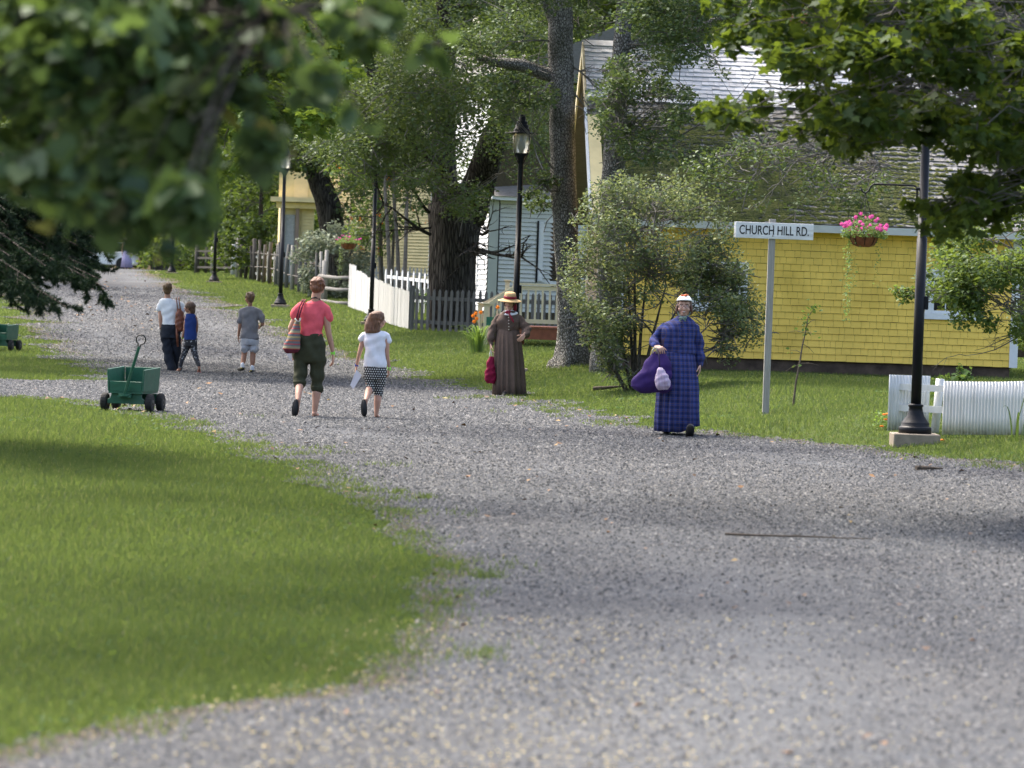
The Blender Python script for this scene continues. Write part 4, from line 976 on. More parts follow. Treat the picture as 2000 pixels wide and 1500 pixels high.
# ------------------------------------------------------------------ small far car behind the spruce boughs
cp = Gd(196, 212); car = thing('parked_car', 'small white car parked beyond the crest, half hidden by spruce boughs', 'car', cp, local=True); car.location = cp
M_CARW = plain('car_white', (.7, .7, .72), .3, .03, 3, 0, spec=.6)
def ringcar(x, y0, y1, z0, z1): return [(x, y0, z0), (x, y1, z0), (x, y1, z1), (x, y0, z1)]
obj('body', MB().loft([ringcar(-2.0, -.75, .75, .35, .7), ringcar(-1.9, -.85, .85, .25, .85), ringcar(-.9, -.88, .88, .22, .95), ringcar(1.2, -.88, .88, .22, .97), ringcar(1.9, -.85, .85, .25, .95), ringcar(2.0, -.78, .78, .35, .8)]), M_CARW, car, bevel=.04)
obj('cabin', MB().loft([ringcar(-1.0, -.78, .78, .95, .99), ringcar(-.4, -.66, .66, .95, 1.4), ringcar(1.2, -.66, .66, .95, 1.42), ringcar(1.8, -.76, .76, .95, 1.0)]), M_GLASSDARK, car)
obj('roof', MB().box((.4, 0, 1.43), (1.5, 1.28, .05)), M_CARW, car)
for x in (-1.25, 1.25):
    for y in (-.8, .8): wl = obj('wheel', MB().loft([[(x+.32*math.cos(2*PI*k/18)*q, y+z, .32+.32*math.sin(2*PI*k/18)*q) for k in range(18)] for q, z in ((.6, -.1), (1, -.1), (1, .1), (.6, .1))]), M_RUBBER, car)
# ------------------------------------------------------------------ trees
def barkmat(name, dark, lite, fine, stretch, strength, scale=9, moss=None):
    t = NT(name); v = t.map(stretch)
    vv = t.n('VectorMath', {0: v, 1: t.n('VectorMath', {0: t.n('TexNoise', {'Vector': v, 'Scale': scale*.8, 'Detail': 4}).outputs['Color'], 'Scale': .35/scale*2}, operation='SCALE').outputs[0]}, operation='ADD').outputs[0]
    vo = t.n('TexVoronoi', {'Vector': vv, 'Scale': scale}, feature='DISTANCE_TO_EDGE').outputs['Distance']
    h = t.math('ADD', t.ramp(vo, [(.0, 0), (.22, .8), (.6, 1)]), t.math('MULTIPLY', t.noise(fine, 4, v), .5))
    c = t.mix(t.ramp(h, [(.2, 0), (.55, .5), (1.3, 1)]), dark, lite)
    if moss: c = t.mix(t.math('MULTIPLY', t.ramp(t.noise(1.3, 4), [(.5, 0), (.65, 1)]), .5), c, moss)
    return t.bsdf(c, .95, t.bump(h, strength, .05), **{'Specular IOR Level': .15})
M_BARKDARK = barkmat('dark_furrowed_bark', (.012, .010, .008), (.075, .066, .056), 30, (1, 1, .10), 1.0, 15)
M_BARKGREY = barkmat('cracked_grey_bark', (.024, .022, .019), (.40, .385, .355), 60, (1.15, 1.15, .62), 1.0, 26, moss=(.06, .065, .03))
M_BARKMID = barkmat('brown_bark', (.035, .03, .024), (.115, .102, .085), 40, (1.2, 1.2, .16), .7, 24)
M_TWIG = plain('grey_twig', (.115, .107, .096), .9, .35, 8, .2)
LEAFMATS = dict(
 elm=leafmat('elm_leaf', (0.027, 0.0516, 0.0173), (0.0799, 0.117, 0.0369), (0.209, 0.283, 0.0492), tw=.32, gloss=.06, rough=.4),
 poplar=leafmat('poplar_leaf', (0.0288, 0.0578, 0.0222), (0.0787, 0.118, 0.0446), (0.21, 0.288, 0.059), tw=.3, gloss=.06, rough=.4),
 maple=leafmat('maple_leaf', (0.0179, 0.0423, 0.00736), (0.049, 0.0892, 0.0131), (0.245, 0.326, 0.0285), tw=.42, gloss=.04),
 brightmaple=leafmat('young_maple_leaf', (0.059, 0.128, 0.0148), (0.118, 0.206, 0.0295), (0.354, 0.452, 0.0492), tw=.48, gloss=.05),
 linden=leafmat('linden_leaf', (0.0231, 0.0508, 0.0185), (0.087, 0.139, 0.0556), (0.231, 0.346, 0.0578), tw=.34, gloss=.05, rough=.4, extra=((0.346, 0.253, 0.0809), .006)),
 apple=leafmat('apple_leaf', (0.041, 0.082, 0.0205), (0.103, 0.154, 0.041), (0.288, 0.379, 0.0513), tw=.42, gloss=.05),
 lilac=leafmat('lilac_leaf', (.055, .088, .040), (.145, .18, .085), (.30, .36, .11), tw=.34, gloss=.05, rough=.4, extra=((.26, .26, .09), .10)),
 silver=leafmat('silver_leaf', (0.131, 0.164, 0.107), (0.246, 0.279, 0.197), (0.287, 0.328, 0.205), tw=.35, gloss=.08),
 rowan=leafmat('rowan_leaf', (0.0492, 0.107, 0.0246), (0.107, 0.172, 0.0492), (0.262, 0.344, 0.0492), tw=.45, gloss=.06),
 forest=leafmat('forest_leaf', (0.0246, 0.0508, 0.0115), (0.0615, 0.102, 0.0213), (0.18, 0.254, 0.0328), tw=.42, gloss=.05),
 forestlight=leafmat('light_forest_leaf', (0.0492, 0.0984, 0.0164), (0.107, 0.164, 0.0328), (0.279, 0.361, 0.0492), tw=.45, gloss=.05),
 spruce=leafmat('spruce_needle', (0.00984, 0.0246, 0.0115), (0.0262, 0.0508, 0.0213), (0.041, 0.0738, 0.0246), tw=.15, gloss=.04),
)
def rand_in(poly):
    xs_ = [p[0] for p in poly]; ys_ = [p[1] for p in poly]
    while True:
        x, y = RND.uniform(min(xs_), max(xs_)), RND.uniform(min(ys_), max(ys_)); ins = False; j = len(poly)-1
        for i in range(len(poly)):
            if (poly[i][1] > y) != (poly[j][1] > y) and x < (poly[j][0]-poly[i][0])*(y-poly[i][1])/(poly[j][1]-poly[i][1])+poly[i][0]: ins = not ins
            j = i
        if ins: return x, y
def region(poly, n, d, dd, r, rj=.35):
    return [(P(*rand_in(poly), RND.uniform(d-dd, d+dd)), r*RND.uniform(1-rj, 1+rj)) for _ in range(n)]
def shade(n, targets, h0, h1, r):  # clumps added overhead so their shadow reaches these places on the ground
    out = []
    for _ in range(n):
        px, py, sx_, sy_ = RND.choice(targets); p = G(px+RND.gauss(0, sx_), py+RND.gauss(0, sy_)); h = RND.uniform(h0, h1)
        out.append((p + SUN_DIR*(h/SUN_DIR.z), r*RND.uniform(.7, 1.3)))
    return out
def tree(name, label, base, trunk, clumps, leaf, nleaf, lsize, tpl, bark, group=None, cat='tree', twigs=5, flat=.7, extra=None, limb=1.0, maxlimb=.12, flare=1.0, twigmat=None, droop=.3, lump=None, nseg=10, hidebelow=True, twiglen=1.0):
    r = thing(name, label, cat, base, group=group); m = MB(); tw = MB()
    stems = trunk if isinstance(trunk[0], list) else [trunk]
    nodes = []
    for st in stems:
        pts = [V(p) for p, _ in st]; rad = [q for _, q in st]; P2, R2 = [], []
        for i in range(len(pts)-1):
            k_ = max(2, int((pts[i+1]-pts[i]).length/.35))
            k_ = min(k_, 16)
            for j in range(k_):
                f = j/k_; q = pts[i].lerp(pts[i+1], f); P2.append(q + V((RND.gauss(0, 1), RND.gauss(0, 1), 0))*rad[i]*.03*(j > 0)); R2.append((rad[i]+(rad[i+1]-rad[i])*f))
        P2.append(pts[-1]); R2.append(rad[-1])
        ph = RND.random()*6
        lf = (lambda a, i, p: 1+.05*math.sin(3*a+ph+p.z*.8)+.035*math.sin(7*a+p.z*1.9+ph)+.02*math.sin(13*a+ph-p.z*3)) if lump is None else lump
        m.tube(P2, R2, 26 if rad[0] > .12 else 9, jit=.015, lump=lf)
        for q, rr in zip(P2, R2): nodes.append((q, rr))
    cl = sorted(clumps, key=lambda c: min((c[0]-n_[0]).length for n_ in nodes[::3]))
    for c, cr in cl:
        best, bs = None, 1e9
        for q, rr in nodes:
            dv = c-q; L = dv.length
            if rr < .008: continue
            s = L + max(0, (q.z - c.z))*1.2 - min(rr, .1)*2
            if L > .05 and s < bs: bs, best = s, (q, rr)
        if best is None: continue
        q, rr = best; L = (c-q).length
        r0 = min(rr*.7, (.012+.012*L)*limb, maxlimb); n_ = max(3, min(9, int(L/.4)+2)); pts = []
        for i in range(n_+1):
            f = i/n_; p = q.lerp(c, f) + UP*math.sin(f*PI)*L*.10 + V((RND.gauss(0, 1), RND.gauss(0, 1), RND.gauss(0, 1)))*L*.025*(0 < i < n_); pts.append(p)
        rad = [r0*(1-.75*i/n_)+.002 for i in range(n_+1)]
        (m if r0 > .03 else tw).tube(pts, rad, 9 if r0 > .03 else 5)
        for p, rr2 in list(zip(pts, rad))[1:]: nodes.append((p, rr2))
        for k in range(twigs):
            dv = V((RND.gauss(0, 1), RND.gauss(0, 1), RND.gauss(0, .6))).normalized()*cr*RND.uniform(.5, 1.15)*twiglen; s0 = pts[RND.randint(max(0, n_-3), n_)]
            mid = s0+dv*.5+V((RND.gauss(0, .1), RND.gauss(0, .1), RND.gauss(0, .1)))*cr
            tw.tube([s0, mid, s0+dv+V((RND.gauss(0, .1), RND.gauss(0, .1), RND.gauss(-.05, .1)))*cr], [max(.004, rad[-1]), .004+.0003*base.y*.3, .002+.0002*base.y*.3], 4, cap=False)
    tr = obj('trunk', m, bark, r, True)
    if tw.f: obj('twigs', tw, twigmat or M_TWIG, r, recalc=False)
    cs = np.array([list(c) for c, _ in clumps]); rs = np.array([q for _, q in clumps]); wts = rs**2; wts /= wts.sum()
    idx = NR.choice(len(cs), nleaf, p=wts)
    v = NR.normal(0, 1, (nleaf, 3)); v /= np.linalg.norm(v, axis=1)[:, None]; rad = NR.random(nleaf)**.45
    pts = cs[idx] + v*(rad*rs[idx])[:, None]*np.array([1, 1, flat])
    foliage_at('crown', pts, lsize, LEAFMATS[leaf], r, tpl, droop=droop)
    if extra: extra(r, cs, rs)
    return r
def vert(px, py_list, d, rads):   # trunk path through photo pixels, first point on the ground
    pts = [P(x, y, d) for x, y in py_list]; return list(zip(pts, rads))

def gd(px, py, d):
    p = P(px, py, d); p.z = gz(p.x, p.y); return p
# --- the big elm
eb = gd(884, 620, 97); k = 97/FPX
elm_trunk = [[(eb-UP*.3, .72), (eb+UP*.25, .62), (P(884, 560, 97), .60), (P(886, 500, 97), .60), (P(890, 440, 97), .66), (P(893, 405, 97), .70)],
             [(P(876, 420, 97), .40), (P(868, 350, 97.3), .33), (P(866, 270, 97.3), .30), (P(872, 170, 97.5), .26), (P(868, 60, 97.5), .2), (P(860, -120, 98), .12)],
             [(P(912, 425, 97), .46), (P(940, 350, 96.5), .40), (P(962, 280, 96), .33), (P(985, 215, 96), .26), (P(1000, 120, 95.5), .2), (P(1010, -100, 95), .1)],
             [(P(870, 330, 97), .2), (P(815, 275, 96), .2), (P(770, 215, 95), .19), (P(735, 160, 94.5), .17), (P(700, 60, 94), .1)]]
ecl = region([(600, -250), (1090, -250), (1090, 330), (980, 330), (930, 280), (860, 330), (760, 350), (700, 330), (640, 230), (590, 120)], 100, 94, 7, .95) + \
      region([(690, 300), (860, 330), (930, 380), (900, 420), (780, 370), (650, 370)], 9, 92, 3, .5) + region([(695, 265), (765, 265), (770, 345), (700, 340)], 8, 93, 1, .38) + region([(850, 360), (960, 370), (950, 420), (900, 440)], 5, 95, 1, .35) + region([(830, 150), (1070, 150), (1070, 380), (980, 380), (900, 300), (860, 230)], 8, 93.5, 1.5, .45) + region([(560, 150), (700, 150), (740, 330), (620, 300)], 16, 93, 3, .6)
tree('elm_tree', 'huge old elm with a dark forked trunk behind the gray picket fence', eb, elm_trunk, ecl, 'elm', 100000, .075, 'quad', M_BARKDARK, limb=1.1, twigs=6, flat=.75, twiglen=1.35)
# dead twiggy limbs low on the elm
def bare(root, starts, mat, n=7, name='bare_branch', spread=.5):
    m = MB()
    def grow(p, dv, L, r, lev):
        pts = [p]; q = p; dd = dv.normalized()
        for i in range(5):
            dd = (dd + V((RND.gauss(0, 1), RND.gauss(0, 1), RND.gauss(0, 1)))*.16).normalized(); q = q + dd*L/5; pts.append(q)
        m.tube(pts, [r*(1-.14*i) for i in range(6)], 6 if r > .02 else 4, cap=False)
        if lev > 0:
            for k_ in range(n if lev > 1 else 3):
                i = RND.randint(1, 5); d2 = (dd + V((RND.gauss(0, 1), RND.gauss(0, .6), RND.gauss(0, 1)))*spread*1.4).normalized(); grow(pts[i], d2, L*RND.uniform(.3, .6), r*.5, lev-1)
    for p, q, r in starts: grow(p, q-p, (q-p).length, r, 2)
    return obj(name, m, mat, root, recalc=False)
elm = [o for o in COL.objects if o.name == 'elm_tree'][0]
bare(elm, [(P(840, 458, 96.6), P(760, 395, 95), .05), (P(838, 415, 96.6), P(765, 360, 95), .05), (P(842, 445, 96.5), P(770, 470, 95.5), .03)], M_BARKDARK)
bare(elm, [(P(930, 487, 96.4), P(1030, 472, 94.5), .06), (P(935, 455, 96.4), P(990, 450, 95), .045), (P(925, 477, 96.5), P(950, 474, 95), .07)], M_BARKDARK)
# --- tall poplar with the cracked trunk
pb = G(1122, 714); d_ = pb.y; k = FPX/d_
px_ = lambda q: q/k
ptr = [[(pb-UP*.25, px_(54)), (pb+UP*.05, px_(43)), (P(1122, 692, d_), px_(36)), (P(1118, 640, d_), px_(28)), (P(1112, 560, d_), px_(24)), (P(1106, 480, d_), px_(23)), (P(1101, 380, d_), px_(25.5)), (P(1097, 250, d_), px_(24)), (P(1095, 130, d_), px_(24)), (P(1093, 0, d_), px_(24)), (P(1090, -160, d_), px_(20)), (P(1088, -420, d_), px_(12)), (P(1085, -600, d_), px_(5))],
       [(P(1092, 150, d_), px_(15)), (P(1060, 143, d_), px_(13)), (P(1020, 128, d_-.3), px_(12)), (P(970, 122, d_-.5), px_(9)), (P(930, 112, d_-.6), px_(5))],
       [(P(1094, 60, d_), px_(15)), (P(1070, 10, d_), px_(12)), (P(1045, -30, d_), px_(9)), (P(1000, -110, d_), px_(5))]]
pcl = region([(880, -250), (1330, -250), (1330, 60), (1180, 70), (1140, 60), (1080, 60), (1060, 100), (930, 110)], 46, d_-1, 3.5, .62) + region([(930, 100), (1080, 140), (1060, 220), (960, 240)], 9, d_-1, 1.5, .4) + \
      region([(1000, 330), (1075, 300), (1070, 400), (1020, 390)], 4, d_-.5, .6, .25)
lump_f = lambda a, i, p: 1+.05*math.sin(3*a+p.z*.5)+.03*math.sin(8*a+p.z)+.02*math.sin(15*a-p.z*3) + max(0, .55-(p.z-pb.z))*.28*math.sin(5*a+1)
tree('poplar_tree', 'tall gray cracked-bark tree beside the deck, flaring at its foot', pb, ptr, pcl, 'poplar', 40000, .07, 'quad', M_BARKGREY, limb=.8, twigs=6, lump=lump_f, twiglen=1.3)
pop = [o for o in COL.objects if o.name == 'poplar_tree'][0]
bare(pop, [(P(1078, 160, d_-.2), P(1015, 185, d_-.8), .03), (P(1080, 330, d_-.2), P(1030, 215, d_-1), .02), (P(1118, 130, d_), P(1180, 175, d_-.6), .02), (P(1120, 180, d_), P(1165, 260, d_-.5), .018), (P(1078, 80, d_), P(1010, 60, d_-1), .02)], M_TWIG)
# --- second gray trunk in front of the roof
tb = gd(1185, 700, 67.2); d_ = 67.2; k = FPX/d_
ttr = [[(tb-UP*.2, px_(34)), (P(1188, 600, d_), px_(25)), (P(1191, 480, d_), px_(23)), (P(1195, 360, d_), px_(22)), (P(1204, 240, d_), px_(20)), (P(1212, 120, d_), px_(17)), (P(1220, 20, d_), px_(16)), (P(1222, -150, d_), px_(13)), (P(1228, -400, d_), px_(6))],
       [(P(1214, 90, d_), px_(9)), (P(1290, 78, d_-.2), px_(9)), (P(1340, 62, d_-.4), px_(8)), (P(1400, 38, d_-.5), px_(6.5)), (P(1460, 20, d_-.7), px_(4)), (P(1540, 5, d_-1), px_(2))]]
tcl = region([(1130, -200), (1560, -250), (1540, 30), (1440, 60), (1330, 90), (1230, 60)], 34, 65.5, 2.5, .55) + region([(1160, 120), (1240, 90), (1320, 150), (1340, 215), (1310, 290), (1250, 330), (1200, 300), (1165, 240)], 62, 65.8, 1.4, .22, .4) + region([(1240, 90), (1330, 110), (1350, 200), (1320, 250)], 20, 65.2, 1.0, .2, .4) + \
      region([(1330, 100), (1440, 110), (1400, 180)], 3, 65.5, .6, .22) + region([(1280, 260), (1400, 300), (1420, 330), (1300, 320)], 5, 65.5, .8, .25)
tree('aspen_tree', 'gray-barked tree rising behind the bush in front of the mossy roof', tb, ttr, tcl, 'poplar', 26000, .06, 'quad', M_BARKGREY, limb=.8, twigs=6, twiglen=1.3)
asp = [o for o in COL.objects if o.name == 'aspen_tree'][0]
bare(asp, [(P(1205, 320, d_-.2), P(1400, 285, d_-1), .022), (P(1205, 200, d_-.2), P(1150, 215, d_-.8), .02), (P(1210, 180, d_), P(1290, 190, d_-.6), .02)], M_TWIG)
# --- leafy bough hanging across the mossy roof, carried by a tree off to the right
ob = gd(2260, 720, 60); btr = [(ob-UP*.2, .22), (ob+UP*2, .18), (ob+UP*4.0+V((-.3, 0, 0)), .14), (P(2150, 230, 60), .10), (P(1950, 255, 60), .06), (P(1800, 270, 60), .045), (P(1690, 290, 60), .03)]
bcl = region([(1330, 270), (1480, 255), (1650, 280), (1750, 330), (1700, 395), (1560, 400), (1430, 400), (1360, 330)], 34, 60, 1.3, .26) + region([(1600, 330), (1720, 360), (1680, 405), (1600, 400)], 6, 59.5, .5, .22) + region([(1950, -100), (2400, -100), (2400, 300), (2000, 250)], 20, 60, 2, .7)
tree('ash_tree', 'thin bough with gray twigs hanging across the mossy roof', ob, btr, bcl, 'elm', 13000, .055, 'oval', M_BARKMID, limb=.7, twigs=7, twiglen=1.5)
ash = [o for o in COL.objects if o.name == 'ash_tree'][0]
bare(ash, [(P(1600, 300, 60), P(1470, 330, 59.5), .012), (P(1560, 310, 60), P(1500, 385, 59.6), .010)], M_TWIG, n=5)
# --- maple at the right, nearest the camera
mb0 = V((8.6, 30.5, gz(8.6, 30.5))); mtr = [(mb0-UP*.2, .30), (mb0+UP*1.0, .25), (mb0+UP*2.4, .22), (mb0+UP*3.6+V((.1, 0, 0)), .19), (mb0+UP*6, .12), (mb0+UP*8, .05)]
mcl = region([(1500, -120), (2050, -120), (2050, 300), (1900, 285), (1790, 250), (1700, 285), (1640, 240), (1560, 180), (1520, 110), (1490, 40)], 150, 29.5, 2.6, .24) + [(P(RND.uniform(1450, 2250), RND.uniform(-100, 300), RND.uniform(28, 31.5))+SUN_DIR*RND.uniform(1.5, 4.0), .45) for _ in range(20)] + \
      region([(1370, 215), (1440, 165), (1560, 190), (1560, 260), (1500, 255), (1420, 255)], 9, 28.5, .8, .14, .2) + region([(1540, 240), (1680, 260), (1690, 290), (1640, 310), (1580, 290)], 8, 29, .8, .15, .2) + \
      region([(1400, 0), (1500, 20), (1500, 90), (1440, 90)], 4, 28.5, .8, .15) + region([(1860, 350), (1900, 330), (2020, 330), (2020, 440), (1920, 460), (1860, 450)], 16, 28.6, 1.2, .17, .3) + region([(1770, 385), (1850, 385), (1850, 480), (1790, 475)], 10, 28.8, .5, .11, .2) + \
      region([(2050, -300), (2600, -300), (2600, 350), (2050, 450)], 24, 29.5, 2.5, .36) + shade(26, [(1700, 890, 130, 9), (1950, 930, 90, 12), (1350, 870, 120, 6), (1050, 850, 140, 8)], 6.2, 8.5, .6)
tree('maple_tree', 'maple with low lobed leaves reaching in from the right', mb0, mtr, mcl, 'maple', 46000, .07, 'maple', M_BARKMID, limb=.7, twigs=4, flat=.55, droop=.45, maxlimb=.022)
# --- apple-like tree at the right in front of the house wall
ab = gd(2085, 760, 55); atr = [(ab-UP*.2, .13), (ab+UP*.7, .11), (ab+UP*1.5+V((-.05, 0, 0)), .09), (P(2060, 480, 55), .06)]
acl = region([(1880, 400), (2100, 360), (2200, 400), (2180, 660), (2010, 660), (1960, 600), (1900, 600), (1840, 590), (1820, 500)], 60, 55, 1.3, .34) + region([(1745, 560), (1790, 560), (1830, 590), (1800, 610)], 4, 54, .3, .13) + region([(1800, 530), (1900, 560), (1950, 640), (1880, 630)], 9, 54.3, .5, .2)
tree('apple_tree', 'small leafy tree partly hiding the right window of the yellow wall', ab, atr, acl, 'apple', 26000, .06, 'oval', M_BARKMID, limb=.8, twigs=5)
apl = [o for o in COL.objects if o.name == 'apple_tree'][0]
bare(apl, [(P(2010, 640, 54.6), P(1905, 690, 54), .012), (P(1990, 650, 54.6), P(1930, 660, 54), .01)], M_TWIG, n=3)
# --- lilac bush
lb_ = G(1243, 764); d_ = lb_.y; stems = []
for sx_, ex, ey in ((-12, 1150, 640), (-6, 1190, 560), (-3, 1225, 520), (0, 1262, 540), (4, 1300, 560), (8, 1330, 620), (12, 1380, 640), (3, 1345, 560), (10, 1430, 660), (-8, 1170, 700), (-2, 1240, 470)):
    b_ = lb_+V((sx_/FPX*d_, RND.uniform(-.15, .15), 0)); m_ = P((1243+sx_*2+ex)/2, (764+ey)/2-10, d_+RND.uniform(-.4, .4)); e_ = P(ex, ey, d_+RND.uniform(-.9, .9)); stems.append([(b_-UP*.1, RND.uniform(.028, .042)), (m_, .022), (e_, .011)])
lcl = region([(1112, 480), (1130, 400), (1200, 355), (1240, 370), (1300, 355), (1380, 390), (1420, 440), (1440, 520), (1480, 600), (1480, 660), (1420, 650), (1350, 570), (1300, 540), (1250, 600), (1220, 640), (1180, 720), (1130, 640), (1110, 560)], 150, d_, 1.0, .25, .3) + \
      region([(1150, 660), (1215, 650), (1240, 740), (1180, 740)], 10, d_, .5, .2) + region([(1150, 560), (1230, 560), (1230, 700), (1160, 700)], 10, d_-.4, .5, .2) + region([(1380, 560), (1470, 600), (1460, 690), (1390, 660)], 8, d_, .5, .2) + region([(1395, 650), (1460, 690), (1440, 750), (1390, 740)], 5, d_-.4, .3, .15) + [(P(x_, y_, d_+RND.uniform(-.6, .6)), .11) for x_, y_ in ((1150, 385), (1175, 360), (1215, 340), (1235, 352), (1290, 345), (1320, 338), (1360, 362), (1400, 395), (1425, 415), (1120, 430), (1470, 560), (1490, 610), (1500, 650), (1460, 520))] + region([(1290, 500), (1400, 520), (1380, 600), (1330, 580)], 8, d_+.3, .5, .22)
tree('lilac_bush', 'broad lilac bush behind the woman in the blue plaid dress', lb_, stems, lcl, 'lilac', 28000, .047, 'oval', M_BARKMID, cat='bush', limb=.7, twigs=7, flat=.9, twiglen=1.4)
# --- foreground linden, upper left
fb_ = V((-4.2, 12.5, 0)); fb_.z = gz(fb_.x, fb_.y); ftr = [(fb_-UP*.2, .26), (fb_+UP*1.2, .22), (fb_+UP*2.2+V((.2, -.3, 0)), .18), (P(-500, -200, 11.2), .10), (P(0, -160, 10.6), .04), (P(350, -60, 10.0), .02), (P(520, 30, 9.7), .012)]
fpoly = [(-150, -150), (520, -150), (460, 20), (410, 90), (385, 170), (390, 270), (450, 290), (465, 350), (440, 410), (330, 420), (220, 420), (80, 360), (-150, 350)]
fcl = region(fpoly, 150, 10.6, 1.3, .09) + region([(470, 0), (560, 40), (600, 110), (540, 110)], 4, 9.6, .3, .04) + region([(400, 150), (540, 190), (560, 300), (480, 330)], 6, 9.8, .3, .05) + region([(560, 60), (680, 170), (760, 250), (700, 250), (560, 160)], 8, 9.4, .2, .035) + region([(640, 20), (850, 20), (840, 100), (760, 140), (700, 120)], 7, 9.6, .3, .05) + region([(280, 360), (470, 360), (460, 425), (350, 440), (310, 450)], 9, 9.6, .5, .06) + \
      region([(-700, -300), (900, -300), (880, -150), (-150, -150), (-150, 420), (-700, 400)], 10, 11, 1.5, .16) + [(P(310, 480, 9.3), .022), (P(322, 500, 9.3), .012)]
over = [(P(*rand_in(fpoly), RND.uniform(9.4, 12))+SUN_DIR*RND.uniform(.8, 2.6), .28) for _ in range(22)] + shade(105, [(280, 1245, 260, 40), (280, 1245, 260, 40), (250, 970, 220, 30), (760, 1000, 150, 50), (760, 1030, 150, 50), (980, 1110, 250, 50), (980, 1140, 300, 50), (1500, 1130, 350, 70), (1600, 1180, 300, 70), (1250, 1010, 200, 30)], 5.0, 8.0, .6)
def linden_flowers(r, cs, rs):
    ok = [i for i in range(len(cs)) if rs[i] < .15]; pts = []
    for _ in range(90):
        i = RND.choice(ok); c = cs[i] + NR.normal(0, .5, 3)*rs[i]
        for k_ in range(6): pts.append(c + NR.normal(0, .008, 3))
    foliage_at('seed_clusters', np.array(pts), .012, M_BRACT, r, 'quad', kind='stuff')
tree('linden_tree', 'dark linden foliage hanging close to the camera at upper left', fb_, ftr, fcl, 'linden', 5600, .062, 'heart', M_BARKMID, limb=.10, twigs=1, twigmat=M_BARKMID, flat=1.0, droop=.6, extra=linden_flowers, maxlimb=.008)
lin = [o for o in COL.objects if o.name == 'linden_tree'][0]
cs = np.array([list(c) for c, _ in over]); rs = np.array([q for _, q in over]); wt = rs**2/np.sum(rs**2); n = 26000; idx = NR.choice(len(cs), n, p=wt)
vv = NR.normal(0, 1, (n, 3)); vv /= np.linalg.norm(vv, axis=1)[:, None]; pts = cs[idx] + vv*(NR.random(n)**.5*rs[idx])[:, None]*np.array([1, 1, .5]); foliage_at('added_shade_leaves', pts, .085, LEAFMATS['linden'], lin, 'heart')  # limbless leaf clumps out of view, added to shade linden, road and lawn
# --- bright maple, left middle
lm = gd(330, 560, 84); lm.x -= 5.8; lm.z = gz(lm.x, lm.y); ltr = [(lm-UP*.2, .32), (lm+UP*2, .28), (lm+UP*5, .22), (lm+UP*8, .12)]
lmc = region([(300, -200), (640, -200), (690, 20), (660, 130), (600, 210), (540, 270), (500, 330), (380, 340), (300, 250)], 120, 70, 4, .5) + region([(440, 190), (600, 190), (690, 235), (620, 262), (470, 260)], 40, 67, 2, .32) + region([(-300, -250), (300, -250), (300, 250), (-300, 350)], 40, 74, 5, .8) + \
      shade(22, [(150, 660, 120, 10), (450, 690, 90, 8), (250, 580, 80, 4)], 8.5, 11, .9)
tree('bright_maple_tree', 'sunlit bright green maple above the small group of walkers', lm, ltr, lmc, 'brightmaple', 42000, .12, 'maple', M_BARKMID, limb=.7, twigs=4, flat=.5, droop=.4, maxlimb=.08)
# --- spruce at left: drooping boughs of needles
sbp = V((-6.6, 38, 0)); sbp.z = gz(sbp.x, sbp.y); spr = thing('spruce_tree', 'dark spruce drooping its lower boughs over the road at left', 'tree', sbp)
obj('trunk', MB().tube([sbp-UP*.2, sbp+UP*3, sbp+UP*7, sbp+UP*11], [.24, .2, .13, .04], 14, jit=.03), M_BARKMID, spr, True)
bm_ = MB(); needles = []
def bough(p0, p1, side, nsub, sag, L2):
    pts = []
    for i in range(13):
        f = i/12; pts.append(p0.lerp(p1, f) + UP*(math.sin(f*PI)*sag))
    bm_.tube(pts, [.022*(1-f/13*.85) for f in range(13)], 5, cap=False)
    ax = (p1-p0).normalized()
    for k_ in range(nsub):
        f = .12+.88*(k_/nsub); q = pts[min(12, int(f*12))].lerp(pts[min(12, int(f*12)+1)], f*12-int(f*12)); s_ = 1 if k_ % 2 else -1
        dv = (ax*.75 + V((0, s_*.9, 0)) + V((RND.gauss(0, .25), RND.gauss(0, .3), RND.gauss(-.22, .2)))).normalized(); L = L2*(1.15-f*.75)*RND.uniform(.7, 1.2)
        tip = q+dv*L-UP*L*.18; bm_.tube([q, q+dv*L*.5, tip], [.006, .004, .002], 4, cap=False)
        needles.append((q, tip))
        for j in range(int(4+L*9)):
            ff2 = RND.uniform(.15, 1); b_ = q.lerp(tip, ff2); d2 = (dv + V((RND.gauss(0, .6), RND.gauss(0, .6), RND.gauss(-.1, .35)))).normalized(); l3 = L*.38*(1.1-ff2*.5); t3 = b_+d2*l3
            needles.append((b_, t3))
for x1, y1, dd in ((205, 562, 32), (195, 545, 32.5), (130, 600, 31.5), (110, 585, 31), (170, 520, 33), (60, 545, 31), (150, 480, 34), (20, 500, 32), (190, 500, 33.5), (90, 520, 32), (40, 470, 33.5), (120, 440, 35), (60, 400, 35), (200, 440, 36), (10, 410, 33), (150, 400, 36), (240, 470, 36.5), (-20, 520, 31.5), (0, 455, 34), (70, 560, 31.6), (230, 420, 37), (-60, 560, 31)):
    tip = P(x1, y1, dd); z0 = tip.z+RND.uniform(.5, 1.0); st = V((sbp.x, sbp.y, z0)).lerp(tip+UP*.3, .12); bough(st, tip, 1, 26, .12, .55)
for _ in range(64):
    tip = P(RND.uniform(-60, 190), RND.uniform(330, 530), RND.uniform(33, 38)); bough(V((sbp.x, sbp.y, tip.z+RND.uniform(.3, .9))).lerp(tip, .15), tip, 1, 26, .12, .6)
for kz in range(24):
    a = RND.uniform(0, 6.28); z0 = 2.6+kz*.3; L = 2.6*(1-kz*.03); st = sbp+UP*z0; bough(st, st+V((math.cos(a)*L, math.sin(a)*L, -.35)), 1, 12, .12, .5)
obj('boughs', bm_, M_BARKDARK, spr, recalc=False)
